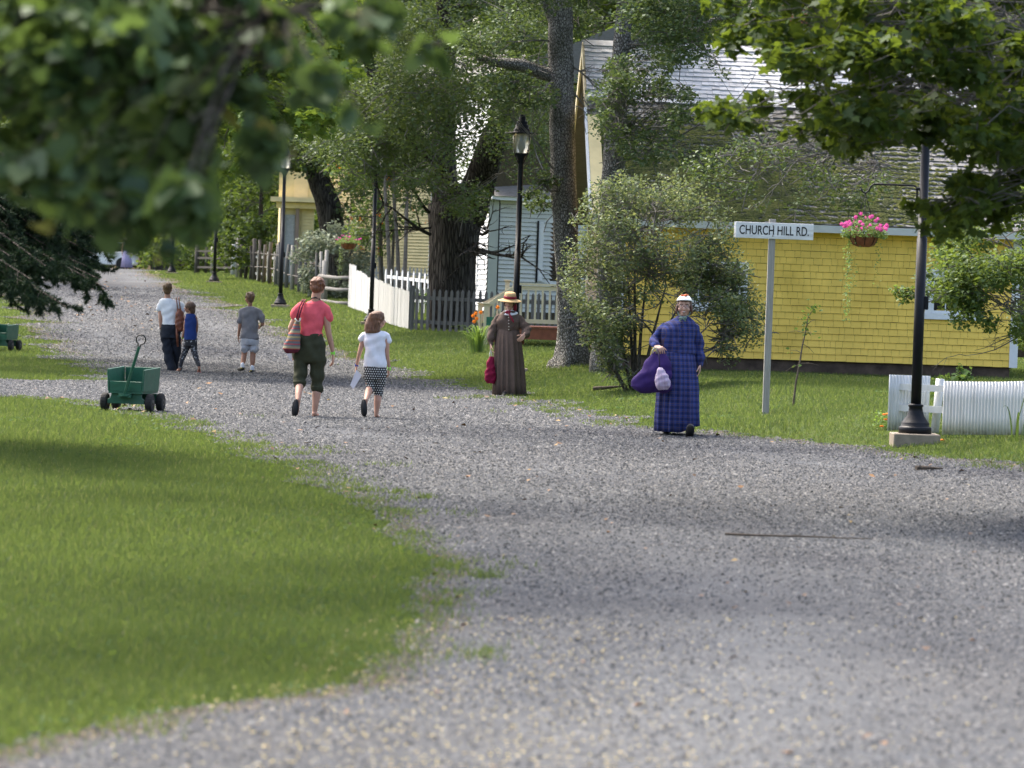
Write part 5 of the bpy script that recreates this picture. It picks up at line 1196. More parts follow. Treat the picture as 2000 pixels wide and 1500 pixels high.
A_ = np.array([list(a) for a, b in needles]); B_ = np.array([list(b) for a, b in needles]); nn_ = 62
idx = np.repeat(np.arange(len(A_)), nn_); f = NR.random(len(idx)); base_p = A_[idx] + (B_[idx]-A_[idx])*f[:, None]
ax = B_[idx]-A_[idx]; ax /= np.linalg.norm(ax, axis=1)[:, None]+1e-9
dv = ax*.75 + NR.normal(0, .55, (len(idx), 3)); dv /= np.linalg.norm(dv, axis=1)[:, None]; sd_ = np.cross(dv, NR.normal(0, 1, (len(idx), 3))); sd_ /= np.linalg.norm(sd_, axis=1)[:, None]+1e-9
L = NR.uniform(.03, .06, len(idx)); tri = np.stack([base_p-sd_*.005, base_p+sd_*.005, base_p+dv*L[:, None]], 1)
raw('needles', tri, 3, LEAFMATS['spruce'], spr)
# --- silver shrub, rowan, birch stems and the dark far trunk
sv = gd(655, 560, 122); tree('silver_shrub', 'pale silvery shrub behind the hanging basket', sv, [[(sv, .05), (P(650, 500, 122), .03)], [(sv, .05), (P(690, 480, 122), .03)], [(sv, .04), (P(615, 490, 122), .02)]],
     region([(585, 500), (620, 455), (670, 440), (720, 470), (720, 560), (640, 585), (590, 550)], 34, 122, 1.5, .42), 'silver', 7500, .10, 'quad', M_TWIG, cat='bush', twigs=4)
rw = gd(745, 580, 119); 
def berries(r, cs, rs):
    pts = []
    for _ in range(70):
        i = RND.randrange(len(cs)); c = cs[i]+NR.normal(0, .6, 3)*rs[i]
        for k_ in range(9): pts.append(c+NR.normal(0, .04, 3))
    foliage_at('berry_clusters', np.array(pts), .05, M_ORANGE, r, 'quad', kind='stuff')
tree('rowan_tree', 'rowan with small orange berry clusters before the pale yellow wall', rw, [[(rw, .09), (P(742, 450, 119), .07), (P(735, 330, 119), .05)], [(rw+V((.3, 0, 0)), .06), (P(770, 430, 119), .045), (P(775, 330, 119), .03)]],
     region([(660, 230), (740, 210), (830, 250), (840, 330), (760, 360), (720, 340), (650, 350)], 34, 119, 2.5, .6) + region([(690, 330), (840, 320), (830, 430), (760, 450), (710, 430)], 14, 118, 2, .4) + region([(680, 350), (740, 340), (760, 480), (720, 500), (690, 440)], 12, 118.5, 1, .42), 'rowan', 11000, .11, 'quad', M_TWIG, twigs=4, extra=berries)
for px, tx, dd, lb2 in ((764, 752, 116, 'slender gray trunk before the pale yellow wall, first from the left'), (783, 768, 116.5, 'slender gray trunk between the two other thin ones by the pale wall'), (790, 795, 115.5, 'slender gray trunk nearest the big elm, before the pale wall')):
    q = gd(px, 560, dd); tree('young_birch', lb2, q, [(q-UP*.1, .075), (P((px+tx)/2, 470, dd), .06), (P(tx, 370, dd), .05), (P(tx+4, 250, dd), .03)], region([(tx-40, 180), (tx+40, 180), (tx+40, 330), (tx-40, 330)], 7, dd, 1, .5), 'rowan', 1500, .10, 'quad', M_TWIG, group='slender trunks before the pale wall', twigs=3)
dk_ = gd(655, 540, 128); tree('dark_elm', 'dark leaning trunk between the porch and the silver shrub', dk_, [(dk_-UP*.2, .5), (P(655, 470, 128), .42), (P(640, 400, 128), .40), (P(618, 340, 128), .36), (P(600, 260, 128), .3), (P(580, 100, 128), .2)],
     region([(500, 100), (700, 60), (740, 200), (640, 300), (520, 330)], 40, 128, 5, 1.0) + region([(560, 320), (700, 300), (720, 420), (690, 440), (660, 380), (600, 370)], 12, 126, 2, .5), 'elm', 14000, .15, 'quad', M_BARKDARK, twigs=4)
# --- trees of the backdrop, each its own
def bigtree(px, d, H, Rr, leaf, n, label, group='trees of the dense green backdrop', low=.22, size=.26, name='backdrop_tree'):
    b_ = Gd(px, d); cl_ = []
    for _ in range(46):
        a = RND.random()*6.28; f = RND.random(); zz = H*(low+(1-low)*f); rr = Rr*math.sqrt(max(.05, 1-((f-.42)/.62)**2))*RND.random()**.5; cl_.append((b_+V((math.cos(a)*rr, math.sin(a)*rr, zz)), Rr*RND.uniform(.22, .40)))
    return tree(name, label, b_, [(b_-UP*.3, .32*H/14), (b_+UP*H*.3, .26*H/14), (b_+UP*H*.6, .18*H/14), (b_+UP*H*.92, .06)], cl_, leaf, n, size, 'quad', M_BARKMID, group=group, twigs=2, maxlimb=.14)
LBL = 'tall leafy tree in the dense green backdrop behind the houses'
for i in range(21):
    px = -160 + i*117 + RND.uniform(-35, 35); d = RND.uniform(243, 262) if px < 345 else RND.uniform(160, 215) if px < 1120 else RND.uniform(122, 150)
    bigtree(px, d, RND.uniform(17, 23) if px < 1120 else RND.uniform(14, 19), RND.uniform(4.8, 6.8) if px < 1120 else RND.uniform(4, 5.2), 'forest' if RND.random() < .65 else 'forestlight', 16000, LBL, low=.12, size=.22)
LBL2 = 'dark leafy tree at the left edge behind the spruce boughs'
for px, d in ((-140, 132), (70, 246), (190, 252), (320, 245), (470, 178)):
    bigtree(px, d, RND.uniform(10, 14), RND.uniform(3.4, 4.6), 'forest', 16000, LBL2, group='dark trees left of the road crest', low=.24, size=.12)
for px, d, H, Rr, lb3 in ((505, 146, 5.5, 2.0, 'dark shrubby tree left of the taupe porch'), (425, 176, 3.2, 2.2, 'light green bush behind the far dark fence'), (352, 192, 3.0, 2.6, 'light green bush behind the lamp at the crest'), (215, 246, 3.4, 3.6, 'light green bush beyond the lilac skirted walker'), (1960, 96, 5, 2.6, 'green tree past the right end of the yellow house')):
    bigtree(px, d, H, Rr, 'forest' if 'dark' in lb3 else 'forestlight', 5000, lb3, group=None, low=.08, size=.16, name='far_bush' if H < 5.2 else 'far_tree')
# far wood that closes the view: one mass
n = 60000; xx = NR.uniform(-75, 80, n); yy = 268 + NR.uniform(0, 22, n) + 6*np.sin(xx*.2); top = 25 + 4*np.sin(xx*.31)+3*np.sin(xx*.83+1); zz = g(xx, yy) + top*NR.random(n)**.85
yy += 5*np.sin(zz*.5+xx*.4)
fw = foliage_at('woodland', np.stack([xx, yy, zz], -1), .95, LEAFMATS['forest'], None, 'quad', kind='stuff'); tag(fw, 'far green wood closing the view beyond the houses', 'woods')
# ------------------------------------------------------------------ people
def skin(name, c): 
    t = NT(name); cc = t.mix(t.ramp(t.noise(9, 3), [(.3, 0), (.7, 1)]), tuple(q*.88 for q in c), c)
    return t.bsdf(cc, .5, None, **{'Subsurface Weight': .08, 'Subsurface Radius': (.02, .008, .005), 'Specular IOR Level': .35})
def cloth(name, c, var=.1, rough=.85, spec=.15): return plain(name, c, rough, var, 12, .25, 90, spec)
M_SKIN, M_SKINT, M_SKINP = skin('skin', (.50, .28, .20)), skin('tanned_skin', (.36, .18, .115)), skin('fair_skin', (.56, .34, .26))
def hairmat(name, a, b):
    t = NT(name); n_ = t.noise(28, 4, t.map((3, 3, .5))); c = t.mix(t.ramp(n_, [(.32, 0), (.68, 1)]), a, b)
    return t.bsdf(c, .5, t.bump(t.noise(70, 3, t.map((2.5, 2.5, .4))), .7, .012), **{'Specular IOR Level': .4})
M_EYEW, M_EYED, M_LIP = plain('eye_white', (.42, .38, .36), .3, 0, 5, 0), plain('iris_dark', (.02, .015, .012), .2, 0, 5, 0), plain('lips', (.38, .12, .11), .5, .1, 5, 0)
M_TEETH = plain('teeth', (.6, .56, .5), .3, 0, 5, 0)
def blob(name, mb, mat, parent, voxel=.006, smooth=3, wr=0, wscale=8):
    org = origin_of(parent)
    me = bpy.data.meshes.new('tmp'); me.from_pydata([tuple(p-org) for p in mb.v], [], mb.f)
    bm = bmesh.new(); bm.from_mesh(me); bmesh.ops.recalc_face_normals(bm, faces=bm.faces); bm.to_mesh(me); bm.free()
    o = bpy.data.objects.new('tmp', me); COL.objects.link(o)
    md = o.modifiers.new('r', 'REMESH'); md.mode = 'VOXEL'; md.voxel_size = voxel; md.use_smooth_shade = True
    if smooth: s_ = o.modifiers.new('s', 'SMOOTH'); s_.iterations = smooth; s_.factor = .5
    me2 = bpy.data.meshes.new_from_object(o.evaluated_get(bpy.context.evaluated_depsgraph_get()))
    bpy.data.objects.remove(o); bpy.data.meshes.remove(me)
    if wr:
        n = len(me2.vertices); co = np.zeros(n*3, np.float32); no = np.zeros(n*3, np.float32); me2.vertices.foreach_get('co', co); me2.vertices.foreach_get('normal', no)
        co = co.reshape(-1, 3); no = no.reshape(-1, 3); x, y, z = co.T; s = wscale
        h = np.sin(s*(1.7*x+2.6*z)+2*np.sin(s*.9*x-s*.6*z))+.7*np.sin(s*(3.1*z-2.2*x+1.5*y)+1.5*np.sin(s*1.3*z))+.6*np.abs(np.sin(s*1.6*(x+y)-s*2.3*z+np.sin(s*2*x)))+.35*np.sin(s*5*x+s*3*z)
        h = h*1.5
        me2.vertices.foreach_set('co', (co + no*(h*wr*.5)[:, None]).ravel())
    me2.name = name; return link(name, me2, mat, parent)
class Body:
    def __init__(s, label, d, base, cat='person'):
        s.d = d; s.k = FPX/d; s.root = thing('person', label, cat, base); s.b = MB()
    def J(s, px, py, dy=0): return P(px, py, s.d+dy)
    def chain(s, mb, pts, n=12):                    # (px, py, dy, radius in photo pixels)
        for a, b in zip(pts[:-1], pts[1:]): mb.capsule(s.J(*a[:3]), a[3]/s.k, s.J(*b[:3]), b[3]/s.k, n)
    def rows(s, mb, rows, grow=0, n=28, pw=2.4, pleat=None, cap=True):
        rings = []
        for i, r in enumerate(rows):
            py, x0, x1, dep = r[:4]; dy = r[4] if len(r) > 4 else 0
            c = s.J((x0+x1)/2, py, dy); a = (x1-x0)/2/s.k+grow; b = dep+grow; ring = []
            for k in range(n):
                t_ = 2*PI*k/n; ct, st = math.cos(t_), math.sin(t_); f = 1
                if pleat: f = 1 + pleat[0]*(i/(len(rows)-1))**.7*((1-2*abs(math.sin(pleat[1]*.5*t_+pleat[2]+.5*math.sin(3*t_)+.10*i)))*.75+.45*math.sin(pleat[1]*.37*t_+1.3+.12*i))
                ring.append(c + V((a*f*math.copysign(abs(ct)**(2/pw), ct), b*f*math.copysign(abs(st)**(2/pw), st), 0)))
            rings.append(ring)
        mb.loft(rings, cap)
    def head(s, px, py, yaw, k=1.0, pitch=0, mb=None):
        H = s.J(px, py); R = Matrix.Rotation(math.radians(-yaw), 3, 'Z') @ Matrix.Rotation(math.radians(-pitch), 3, 'X')   # yaw 0 looks away from the camera, 180 towards it
        s.H, s.R, s.hk = H, R, k; L = lambda x, y, z: H + R @ V((x*k, y*k, z*k)); s.L = L; m = s.b
        m.ell(L(0, -.008, .028), (.074*k, .093*k, .088*k), R); m.ell(L(0, .018, -.03), (.060*k, .070*k, .075*k), R); m.ell(L(0, .045, -.078), (.036*k, .036*k, .030*k), R)
        m.ell(L(0, .085, -.012), (.045*k, .014*k, .03*k), R)
        for sx_ in (-1, 1):
            m.ell(L(sx_*.040, .062, -.028), (.026*k, .026*k, .026*k), R); m.ell(L(sx_*.076, -.005, -.008), (.010*k, .02*k, .031*k), R)
        m.capsule(L(0, .092, .012), .009*k, L(0, .108, -.026), .014*k, 8); m.ell(L(0, .082, -.055), (.024*k, .014*k, .018*k), R)
    def neck(s, px, py, r=.052, dy=0): s.b.capsule(s.L(0, -.02, -.04), r*s.hk, s.J(px, py, dy), r*1.12*s.hk)
    def face(s, lookdown=False, smile=False):
        r, k, L, R = s.root, s.hk, s.L, s.R
        for sx_ in (-1, 1):
            e = obj('eye', MB().ell(L(sx_*.032, .078, .010), (.013*k, .011*k, .009*k), R, 12, 8), M_EYEW, r, True); obj('iris', MB().ell(L(sx_*.031, .0865, .009), (.006*k, .004*k, .0065*k), R, 10, 6), M_EYED, e, True)
            obj('eyebrow', MB().tube([L(sx_*.016, .093, .028), L(sx_*.032, .090, .033), L(sx_*.05, .078, .027)], .004*k, 6), s.hm, r, True)
        mo_ = obj('mouth', MB().tube([L(-.026 if smile else -.022, .084, -.050 if smile else -.055), L(-.012, .096, -.058), L(.012, .096, -.058), L(.026 if smile else .022, .084, -.050 if smile else -.055)], [.004*k, .009*k if smile else .006*k, .009*k if smile else .006*k, .004*k], 8), M_LIP, r, True)
        if smile: obj('teeth', MB().tube([L(-.019, .094, -.053), L(-.008, .103, -.056), L(.008, .103, -.056), L(.019, .094, -.053)], [.003*k, .0055*k, .0055*k, .003*k], 8), M_TEETH, mo_, True)
    def hand(s, wrist, dirv, palm, thumb, size=1.0, curl=.35):
        # wrist point, direction of the fingers, palm normal (curl direction), thumb side
        m = s.b; d = V(dirv).normalized(); pn = V(palm); pn = (pn-d*pn.dot(d)).normalized(); sd = d.cross(pn); sd = sd if sd.dot(V(thumb)) > 0 else -sd; q = size
        for t_ in (-1, -.33, .33, 1): m.capsule(wrist + sd*t_*.018*q, .0135*q, wrist + d*.085*q + sd*t_*.031*q, .0115*q, 8)
        for i, (o_, ln) in enumerate(((.033, .9), (.0115, 1.0), (-.0105, .93), (-.031, .74))):
            p = wrist + d*.088*q + sd*o_*q; dd = (d + sd*o_*1.2).normalized(); c_ = curl*(.75+.16*i)
            for j, l_ in enumerate((.042, .027, .021)):
                ang = c_*(1.0, 1.25, .9)[j]; nd = (dd*math.cos(ang) + pn*math.sin(ang)).normalized(); e = p + nd*l_*ln*q; m.capsule(p, (.0088, .0080, .0073)[j]*q, e, (.0080, .0073, .0062)[j]*q, 8); p, dd = e, nd
                pn_ = pn
        p = wrist + d*.025*q + sd*.026*q + pn*.006*q; dd = (d*.62 + sd*.72 + pn*.25).normalized()
        for j, l_ in enumerate((.040, .032, .026)):
            e = p + dd*l_*q; m.capsule(p, (.0125, .0098, .009)[j]*q, e, (.0098, .009, .0072)[j]*q, 8); p = e; dd = (dd + d*.45 + pn*curl*.5).normalized()
    def foot(s, ankle, toe, r=.036, k=1.0):
        a, t_ = V(ankle), V(toe); v = (t_-a); m = s.b; d2 = V((v.x, v.y, v.z)).normalized()
        m.capsule(a, r*k, a.lerp(t_, .5)-V((0, 0, .004)), .034*k, 10); m.capsule(a.lerp(t_, .45), .033*k, t_, .022*k, 10)
        sd = d2.cross(UP); sd = sd.normalized() if sd.length > .1 else V((1, 0, 0))
        for o_ in (-.02, .0, .02): m.capsule(a.lerp(t_, .6)+sd*o_*k, .02*k, t_+sd*o_*1.1*k, .012*k, 8)
    def finish(s, mat, voxel=.0052): s.body = blob('body', s.b, mat, s.root, voxel, 2); return s.body
def sole(center, fwd, nrm, L, w_, th):
    f = V(fwd).normalized(); n = V(nrm); n = (n-f*n.dot(f)).normalized(); x = f.cross(n); pts = []
    for k in range(22):
        a = 2*PI*k/22; ca, sa = math.cos(a), math.sin(a); ww = w_/2*(1+.12*ca) ; pts.append(V(center) + f*ca*L/2 + x*math.copysign(abs(sa)**.8, sa)*ww - n*th/2)
    return MB().prism(pts, n*th)
def hairlump(mb, c, r, n, s, R=None):
    for _ in range(n):
        v = V((RND.gauss(0, 1), RND.gauss(0, 1), RND.gauss(0, 1))).normalized(); p = V((v.x*r[0], v.y*r[1], v.z*r[2])); mb.ell(V(c) + (R @ p if R is not None else p), s*RND.uniform(.7, 1.3), None, 8, 6)

M_SHOEBLK = plain('black_rubber', (.015, .015, .016), .6, .2, 10, .1)
M_LIME = plain('lime_band', (.25, .75, .06), .5, .05, 5, 0)
M_PAPER = plain('white_paper', (.72, .72, .78), .6, .04, 20, .05)
def band(b, p0, p1, r, mat, name='wristband'): return obj(name, MB().capsule(p0, r, p1, r, 12), mat, b.root, True)

# ---- woman in the coral shirt, seen from behind
fp_ = G(617, 817); B = Body('person walking away in coral shirt and olive capri trousers with shoulder bag', fp_.y, fp_); B.hm = hairmat('auburn_hair', (.07, .022, .01), (.22, .085, .035))
R_ = B; B.head(620.5, 562, 12, 1.0, 14); B.neck(616, 590, .056)
T = [(588, 606, 628, .055, .01), (593, 590, 633, .08), (600, 582, 637, .10), (612, 583, 636, .12), (630, 588, 632, .118), (645, 589, 628, .115), (656, 585, 629, .118)]
HPS = [(652, 586, 629, .112), (662, 580, 631.5, .125), (672, 575, 634, .135), (686, 571, 635.5, .138), (698, 571, 636, .130), (704, 573, 635, .118)]
B.rows(B.b, T, -.012); B.rows(B.b, HPS[:-1], -.02)
B.chain(B.b, [(586, 600, 0, 7.5), (568, 640, .02, 5.8), (569, 662, .16, 5), (570, 684, .27, 3.6)]); B.hand(B.J(570, 684, .27), (0, .25, -1), (.6, -.2, 0), (0, 1, 0), .95, .5)
B.chain(B.b, [(634, 603, 0, 8), (638, 625, -.01, 7.2), (642, 652, .0, 5.8), (646, 668, .03, 5.6), (650.5, 690, .06, 3.6)]); B.hand(B.J(650.5, 692, .06), (.05, .12, -1), (-1, .2, 0), (-.1, 1, 0), .95, .35)
B.chain(B.b, [(589, 695, 0, 13), (586, 730, -.03, 8.6), (585.5, 749, -.09, 8.3), (583, 770, -.24, 6.2), (582.5, 781, -.31, 4.6)])
B.chain(B.b, [(619, 695, 0, 13), (620, 745, .03, 8.2), (618.5, 768, 0, 8.8), (616, 790, -.01, 6), (614.5, 806, 0, 4.8)])
B.foot(B.J(582, 783, -.30), B.J(576.5, 811, -.20), .032); B.foot(B.J(614.5, 808, -.01), B.J(617, 813.5, .17), .034)
B.finish(M_SKIN)
h = MB(); h.ell(B.L(0, -.018, .045), (.098, .105, .092), B.R); h.ell(B.L(0, -.055, -.02), (.078, .06, .065), B.R); hairlump(h, B.L(0, -.022, .04), (.088, .095, .082), 60, .022, B.R); blob('hair', h, B.hm, B.root, .007, 2)
s_ = MB(); B.rows(s_, T, .004); B.chain(s_, [(590, 598, 0, 9.5), (583, 603, 0, 9.5), (577, 614, 0, 9.3), (575, 618, 0, 9)]); B.chain(s_, [(628, 600, 0, 10), (636, 605, 0, 10), (640, 617, 0, 9.6), (641, 620, 0, 9.2)])
M_CORAL = cloth('coral_cotton', (.66, .105, .13)); blob('shirt', s_, M_CORAL, B.root, .007, 4, .007, 9)
s_ = MB(); B.rows(s_, HPS+[(709, 578, 630, .10)], .004); B.chain(s_, [(589, 695, 0, 17), (587, 720, -.02, 14), (585.5, 742, -.06, 12), (585.5, 747, -.08, 12.6)]); B.chain(s_, [(619, 695, 0, 17), (620, 720, .01, 14.5), (619.5, 750, .02, 11.6), (619.5, 758, .02, 11.6)])
M_OLIVE = cloth('olive_cotton', (.042, .045, .026)); tr_ = blob('trousers', s_, M_OLIVE, B.root, .007, 4, .009, 10)
for (x0, y0, dy0, r0) in ((585.5, 746, -.08, 13.0), (619.5, 756.5, .02, 12.0)): obj('rolled_cuff', MB().lathe([(r0/B.k*.85, -.018), (r0/B.k*1.0, -.016), (r0/B.k*1.03, .0), (r0/B.k, .016), (r0/B.k*.85, .018)], 22, B.J(x0, y0, dy0)), M_OLIVE, tr_, True)
obj('shoe', sole(B.J(576.8, 797, -.335), (B.J(576, 813, -.30)-B.J(579, 780, -.36)), (0, -1, .1), .235, .085, .022), M_SHOEBLK, B.root, True)
obj('shoe', sole(B.J(617, 815.5, .08), (.12, 1, -.02), (0, 0, 1), .25, .088, .025), M_SHOEBLK, B.root, True)
obj('sandal_strap', MB().tube([B.J(610, 813, .11), B.J(613, 809.5, .115), B.J(617, 808.5, .12), B.J(621, 810, .12), B.J(622.5, 814, .11)], .012, 8), cloth('dark_red_leather', (.16, .015, .02)), B.root, True)
band(B, B.J(650.0, 687, .06), B.J(650.2, 690.5, .06), .0275, M_LIME)
obj('lanyard', MB().tube([B.J(607, 587, .02), B.J(609, 582, -.045), B.J(616, 581, -.075), B.J(624, 584, -.04), B.J(627, 590, .03)], .009, 8), M_SHOEBLK, B.root, True)
# striped bag
bp_ = B.J(569, 670, -.16); bag = thing('shoulder_bag', 'striped knitted shoulder bag with burgundy base on the woman in coral', 'bag', bp_)
t = NT('striped_knit'); zz = t.n('SeparateXYZ', {0: t.co()}).outputs[2]; ff2 = t.math('FRACT', t.math('MULTIPLY', t.math('ADD', zz, t.math('MULTIPLY', t.noise(30, 2), .008)), 5.1))
c = t.ramp(ff2, [(0, (.11, .11, .12)), (.14, (.35, .10, .05)), (.22, (.15, .14, .12)), (.36, (.30, .24, .10)), (.46, (.10, .10, .115)), (.6, (.40, .08, .06)), (.68, (.28, .25, .16)), (.82, (.13, .13, .13)), (.92, (.30, .05, .06))], 'CONSTANT')
c = t.mix(t.math('LESS_THAN', zz, -.075), c, (.10, .012, .025)); M_KNIT = t.bsdf(c, .95, t.bump(t.noise(150, 2), .7, .006))
m = MB(); B.rows(m, [(627, 577, 584, .04, -.13), (640, 571, 586, .06, -.14), (655, 563, 586.5, .075, -.15), (672, 555.5, 586.5, .085, -.16), (681, 552, 586, .085, -.16), (687, 556, 582, .07, -.16), (690, 561, 577, .05, -.16)]); blob('bag_body', m, M_KNIT, bag, .008, 3, .004, 14)
M_STRAP2 = cloth('burgundy_strap', (.12, .02, .035))
for o_ in (0, 4.5): obj('strap', MB().tube([B.J(579+o_*.8, 629, -.17), B.J(580+o_, 618, -.19), B.J(585+o_, 600, -.15), B.J(590+o_, 588.5, -.07), B.J(592+o_, 585.5, .0), B.J(588+o_, 592, .09), B.J(580+o_, 612, .10)], .011, 8), M_STRAP2, bag, True)
obj('ring', MB().tube([B.J(576, 622, -.2), B.J(580, 628, -.21), B.J(585, 628, -.21), B.J(587, 621, -.2)], .012, 8), plain('bone_ring', (.4, .38, .33), .5), bag, True)
pp = B.J(565, 697, .2); o = obj('paper_sheet', MB().prism([B.J(558, 688, .2), B.J(570, 690, .2), B.J(570, 706, .2), B.J(568, 706, .2)], (.002, .004, 0)), M_PAPER, None); tag(o, 'folded white paper held below the striped shoulder bag', 'paper')

# ---- girl in the white top and dotted leggings
fp_ = G(738, 819); B = Body('person, girl in white top and black dotted leggings looking right', fp_.y, fp_); B.hm = hairmat('chestnut_hair', (.07, .03, .014), (.19, .09, .045))
B.head(738, 625.5, 72, .92); B.neck(733, 650, .043)
T = [(646, 721, 745, .05), (650, 713, 753, .07), (656, 710, 756, .085), (665, 711, 752, .095), (685, 713, 752, .095), (700, 712, 753, .10), (717, 711, 754, .105)]
HPS = [(712, 713, 753, .095), (722, 711.5, 754.5, .105), (734, 711, 755, .108), (741, 712, 754, .10)]
B.rows(B.b, T, -.014); B.rows(B.b, HPS, -.01)
B.chain(B.b, [(712, 656, 0, 6), (707, 672, 0, 5), (702, 690, 0, 4.2), (696.5, 714, .05, 2.9)]); B.hand(B.J(696.3, 716, .05), (-.12, .05, -1), (1, .1, 0), (0, 1, 0), .80, .4)
B.chain(B.b, [(754, 658, 0, 6), (756, 674, 0, 5), (756, 692, 0, 4.3), (760, 716, .05, 2.9)]); B.hand(B.J(760, 718, .05), (0, .1, -1), (-1, .1, 0), (0, 1, 0), .80, .35)
B.chain(B.b, [(722, 735, 0, 11), (723, 757, -.03, 7.2), (719, 768, -.14, 7), (715, 781, -.27, 3.9)]); B.chain(B.b, [(743, 735, 0, 11), (739, 765, .02, 7), (737.5, 783, 0, 7.2), (735, 808, 0, 3.9)])
B.foot(B.J(714.5, 783, -.27), B.J(710, 808, -.21), .028, .85); B.foot(B.J(735, 810, 0), B.J(737, 815, .15), .028, .85)
B.finish(M_SKIN)
h = MB(); h.ell(B.L(0, -.015, .04), (.085, .10, .085), B.R); B.rows(h, [(612, 721, 748, .08), (622, 717, 746, .085), (634, 713, 743, .08, -.01), (645, 711, 744, .06, -.03), (650, 712, 742, .035, -.05)], 0, 20); hairlump(h, B.L(0, -.02, .035), (.078, .09, .078), 20, .016, B.R); blob('hair', h, B.hm, B.root, .006, 3, .004, 14)
B.face()
M_WTEE = cloth('white_jersey', (.70, .71, .76), .04); s_ = MB(); B.rows(s_, T, .004); B.chain(s_, [(718, 653, 0, 8), (711, 657, 0, 7.5), (706.5, 663, 0, 6.5)]); B.chain(s_, [(748, 653, 0, 8), (755, 658, 0, 7.5), (759.5, 665, 0, 6.5)]); blob('shirt', s_, M_WTEE, B.root, .0065, 4, .007, 10)
t = NT('dotted_leggings'); v = t.n('SeparateXYZ', {0: t.map((1, 1, 1))}); vx, vz = v.outputs[0], v.outputs[2]; kf = 34.0
az = t.math('MULTIPLY', vz, kf); ax_ = t.math('ADD', t.math('MULTIPLY', vx, kf), t.math('MULTIPLY', t.math('FLOOR', az), .5))
dist = t.math('SQRT', t.math('ADD', t.math('POWER', t.math('SUBTRACT', t.math('FRACT', ax_), .5), 2.0), t.math('POWER', t.math('SUBTRACT', t.math('FRACT', az), .5), 2.0)))
M_DOTS = t.bsdf(t.mix(t.math('LESS_THAN', dist, .27), (.012, .012, .013), (.55, .55, .53)), .8)
s_ = MB(); B.rows(s_, HPS, .003); B.chain(s_, [(722, 735, 0, 12), (724, 750, -.01, 9.6), (723, 761, -.05, 9)]); B.chain(s_, [(743, 735, 0, 12), (741, 752, .01, 9.8), (739, 769, .02, 8.6)]); blob('leggings', s_, M_DOTS, B.root, .006, 3, .003, 12)
obj('shoe', sole(B.J(711, 796.5, -.30), (B.J(711.5, 813, -.28)-B.J(710.5, 780, -.32)), (0, -1, .1), .225, .078, .022), M_SHOEBLK, B.root, True); obj('shoe', sole(B.J(737, 817.5, .06), (.1, 1, 0), (0, 0, 1), .22, .078, .022), M_SHOEBLK, B.root, True)
band(B, B.J(696.7, 712, .05), B.J(696.5, 714, .05), .022, plain('blue_band', (.05, .06, .3), .5)); band(B, B.J(760, 719.5, .05), B.J(760, 721.5, .05), .023, M_LIME)
o = obj('paper_sheet', MB().prism([B.J(696, 722, -.03), B.J(706.5, 733, -.02), B.J(702, 741, -.03), B.J(690, 760.5, -.02), B.J(684, 752, -.02)], (0, .003, 0)), M_PAPER, None); tag(o, 'white printed sheet hanging from the left hand of the girl', 'paper')

# ---- boy in the gray shirt
fp_ = G(486, 729); B = Body('person, boy in gray T-shirt and light shorts walking away', fp_.y, fp_); B.hm = hairmat('brown_hair', (.07, .035, .018), (.20, .11, .055))
B.head(487.5, 583, -38, .93); B.neck(488.5, 602, .042)
T = [(599, 480, 497, .05), (602, 474, 504, .07), (607, 470.5, 507, .09), (616, 471.5, 505, .10), (635, 472, 503, .10), (650, 471, 504, .102), (661.5, 470.5, 505, .105)]
HPS = [(657, 472, 504, .10), (665, 470.5, 505, .108), (674, 470.5, 505.5, .105)]
B.rows(B.b, T, -.014); B.rows(B.b, HPS, -.014)
B.chain(B.b, [(473, 609, 0, 4.6), (470, 625, 0, 3.9), (468, 641, 0, 3.2), (465.8, 656, .06, 2.3)]); B.hand(B.J(465.8, 657, .06), (0, .15, -1), (1, 0, 0), (0, 1, 0), .85, .4)
B.chain(B.b, [(506, 609, 0, 4.6), (511, 623, -.02, 3.9), (513, 633, .0, 3.4), (508.5, 636.5, .17, 2.4)]); B.hand(B.J(508, 637, .18), (-.3, 1, -.25), (-1, 0, -.3), (0, 0, 1), .85, .5)
B.chain(B.b, [(479, 672, 0, 7.5), (477, 693, .02, 5.2), (475.5, 703, -.02, 5.2), (473, 717, -.1, 3)]); B.chain(B.b, [(496, 672, 0, 7.5), (494, 693, 0, 5.3), (493.5, 705, -.02, 5.3), (492.5, 720, -.03, 3)])
B.finish(M_SKINT)
h = MB(); h.ell(B.L(0, -.015, .038), (.086, .102, .088), B.R); h.ell(B.L(0, -.055, -.02), (.066, .05, .06), B.R); hairlump(h, B.L(0, -.018, .04), (.078, .092, .08), 30, .018, B.R); h.ell(B.L(.01, -.02, .135), .012); blob('hair', h, B.hm, B.root, .0065, 2)
M_GTEE = cloth('gray_jersey', (.21, .20, .21)); s_ = MB(); B.rows(s_, T, .004); B.chain(s_, [(478, 607, 0, 7), (472, 611, 0, 6.6), (468.5, 627, 0, 6.2)]); B.chain(s_, [(500, 607, 0, 7), (507.5, 611, 0, 6.6), (512, 625.5, -.01, 6.2)]); blob('shirt', s_, M_GTEE, B.root, .0075, 4, .010, 8)
M_SHORT = cloth('light_gray_shorts', (.42, .42, .45)); s_ = MB(); B.rows(s_, HPS, .004); B.chain(s_, [(479, 672, 0, 9), (477.5, 683, .01, 8.2)]); B.chain(s_, [(496.5, 672, 0, 9.6), (496, 682, 0, 9.4)]); blob('shorts', s_, M_SHORT, B.root, .0075, 3, .008, 12)
M_SNK = plain('black_yellow_shoe', (.025, .025, .02), .6, .2, 20, .1); M_YLW = plain('yellow_stripe', (.55, .42, .03), .6)
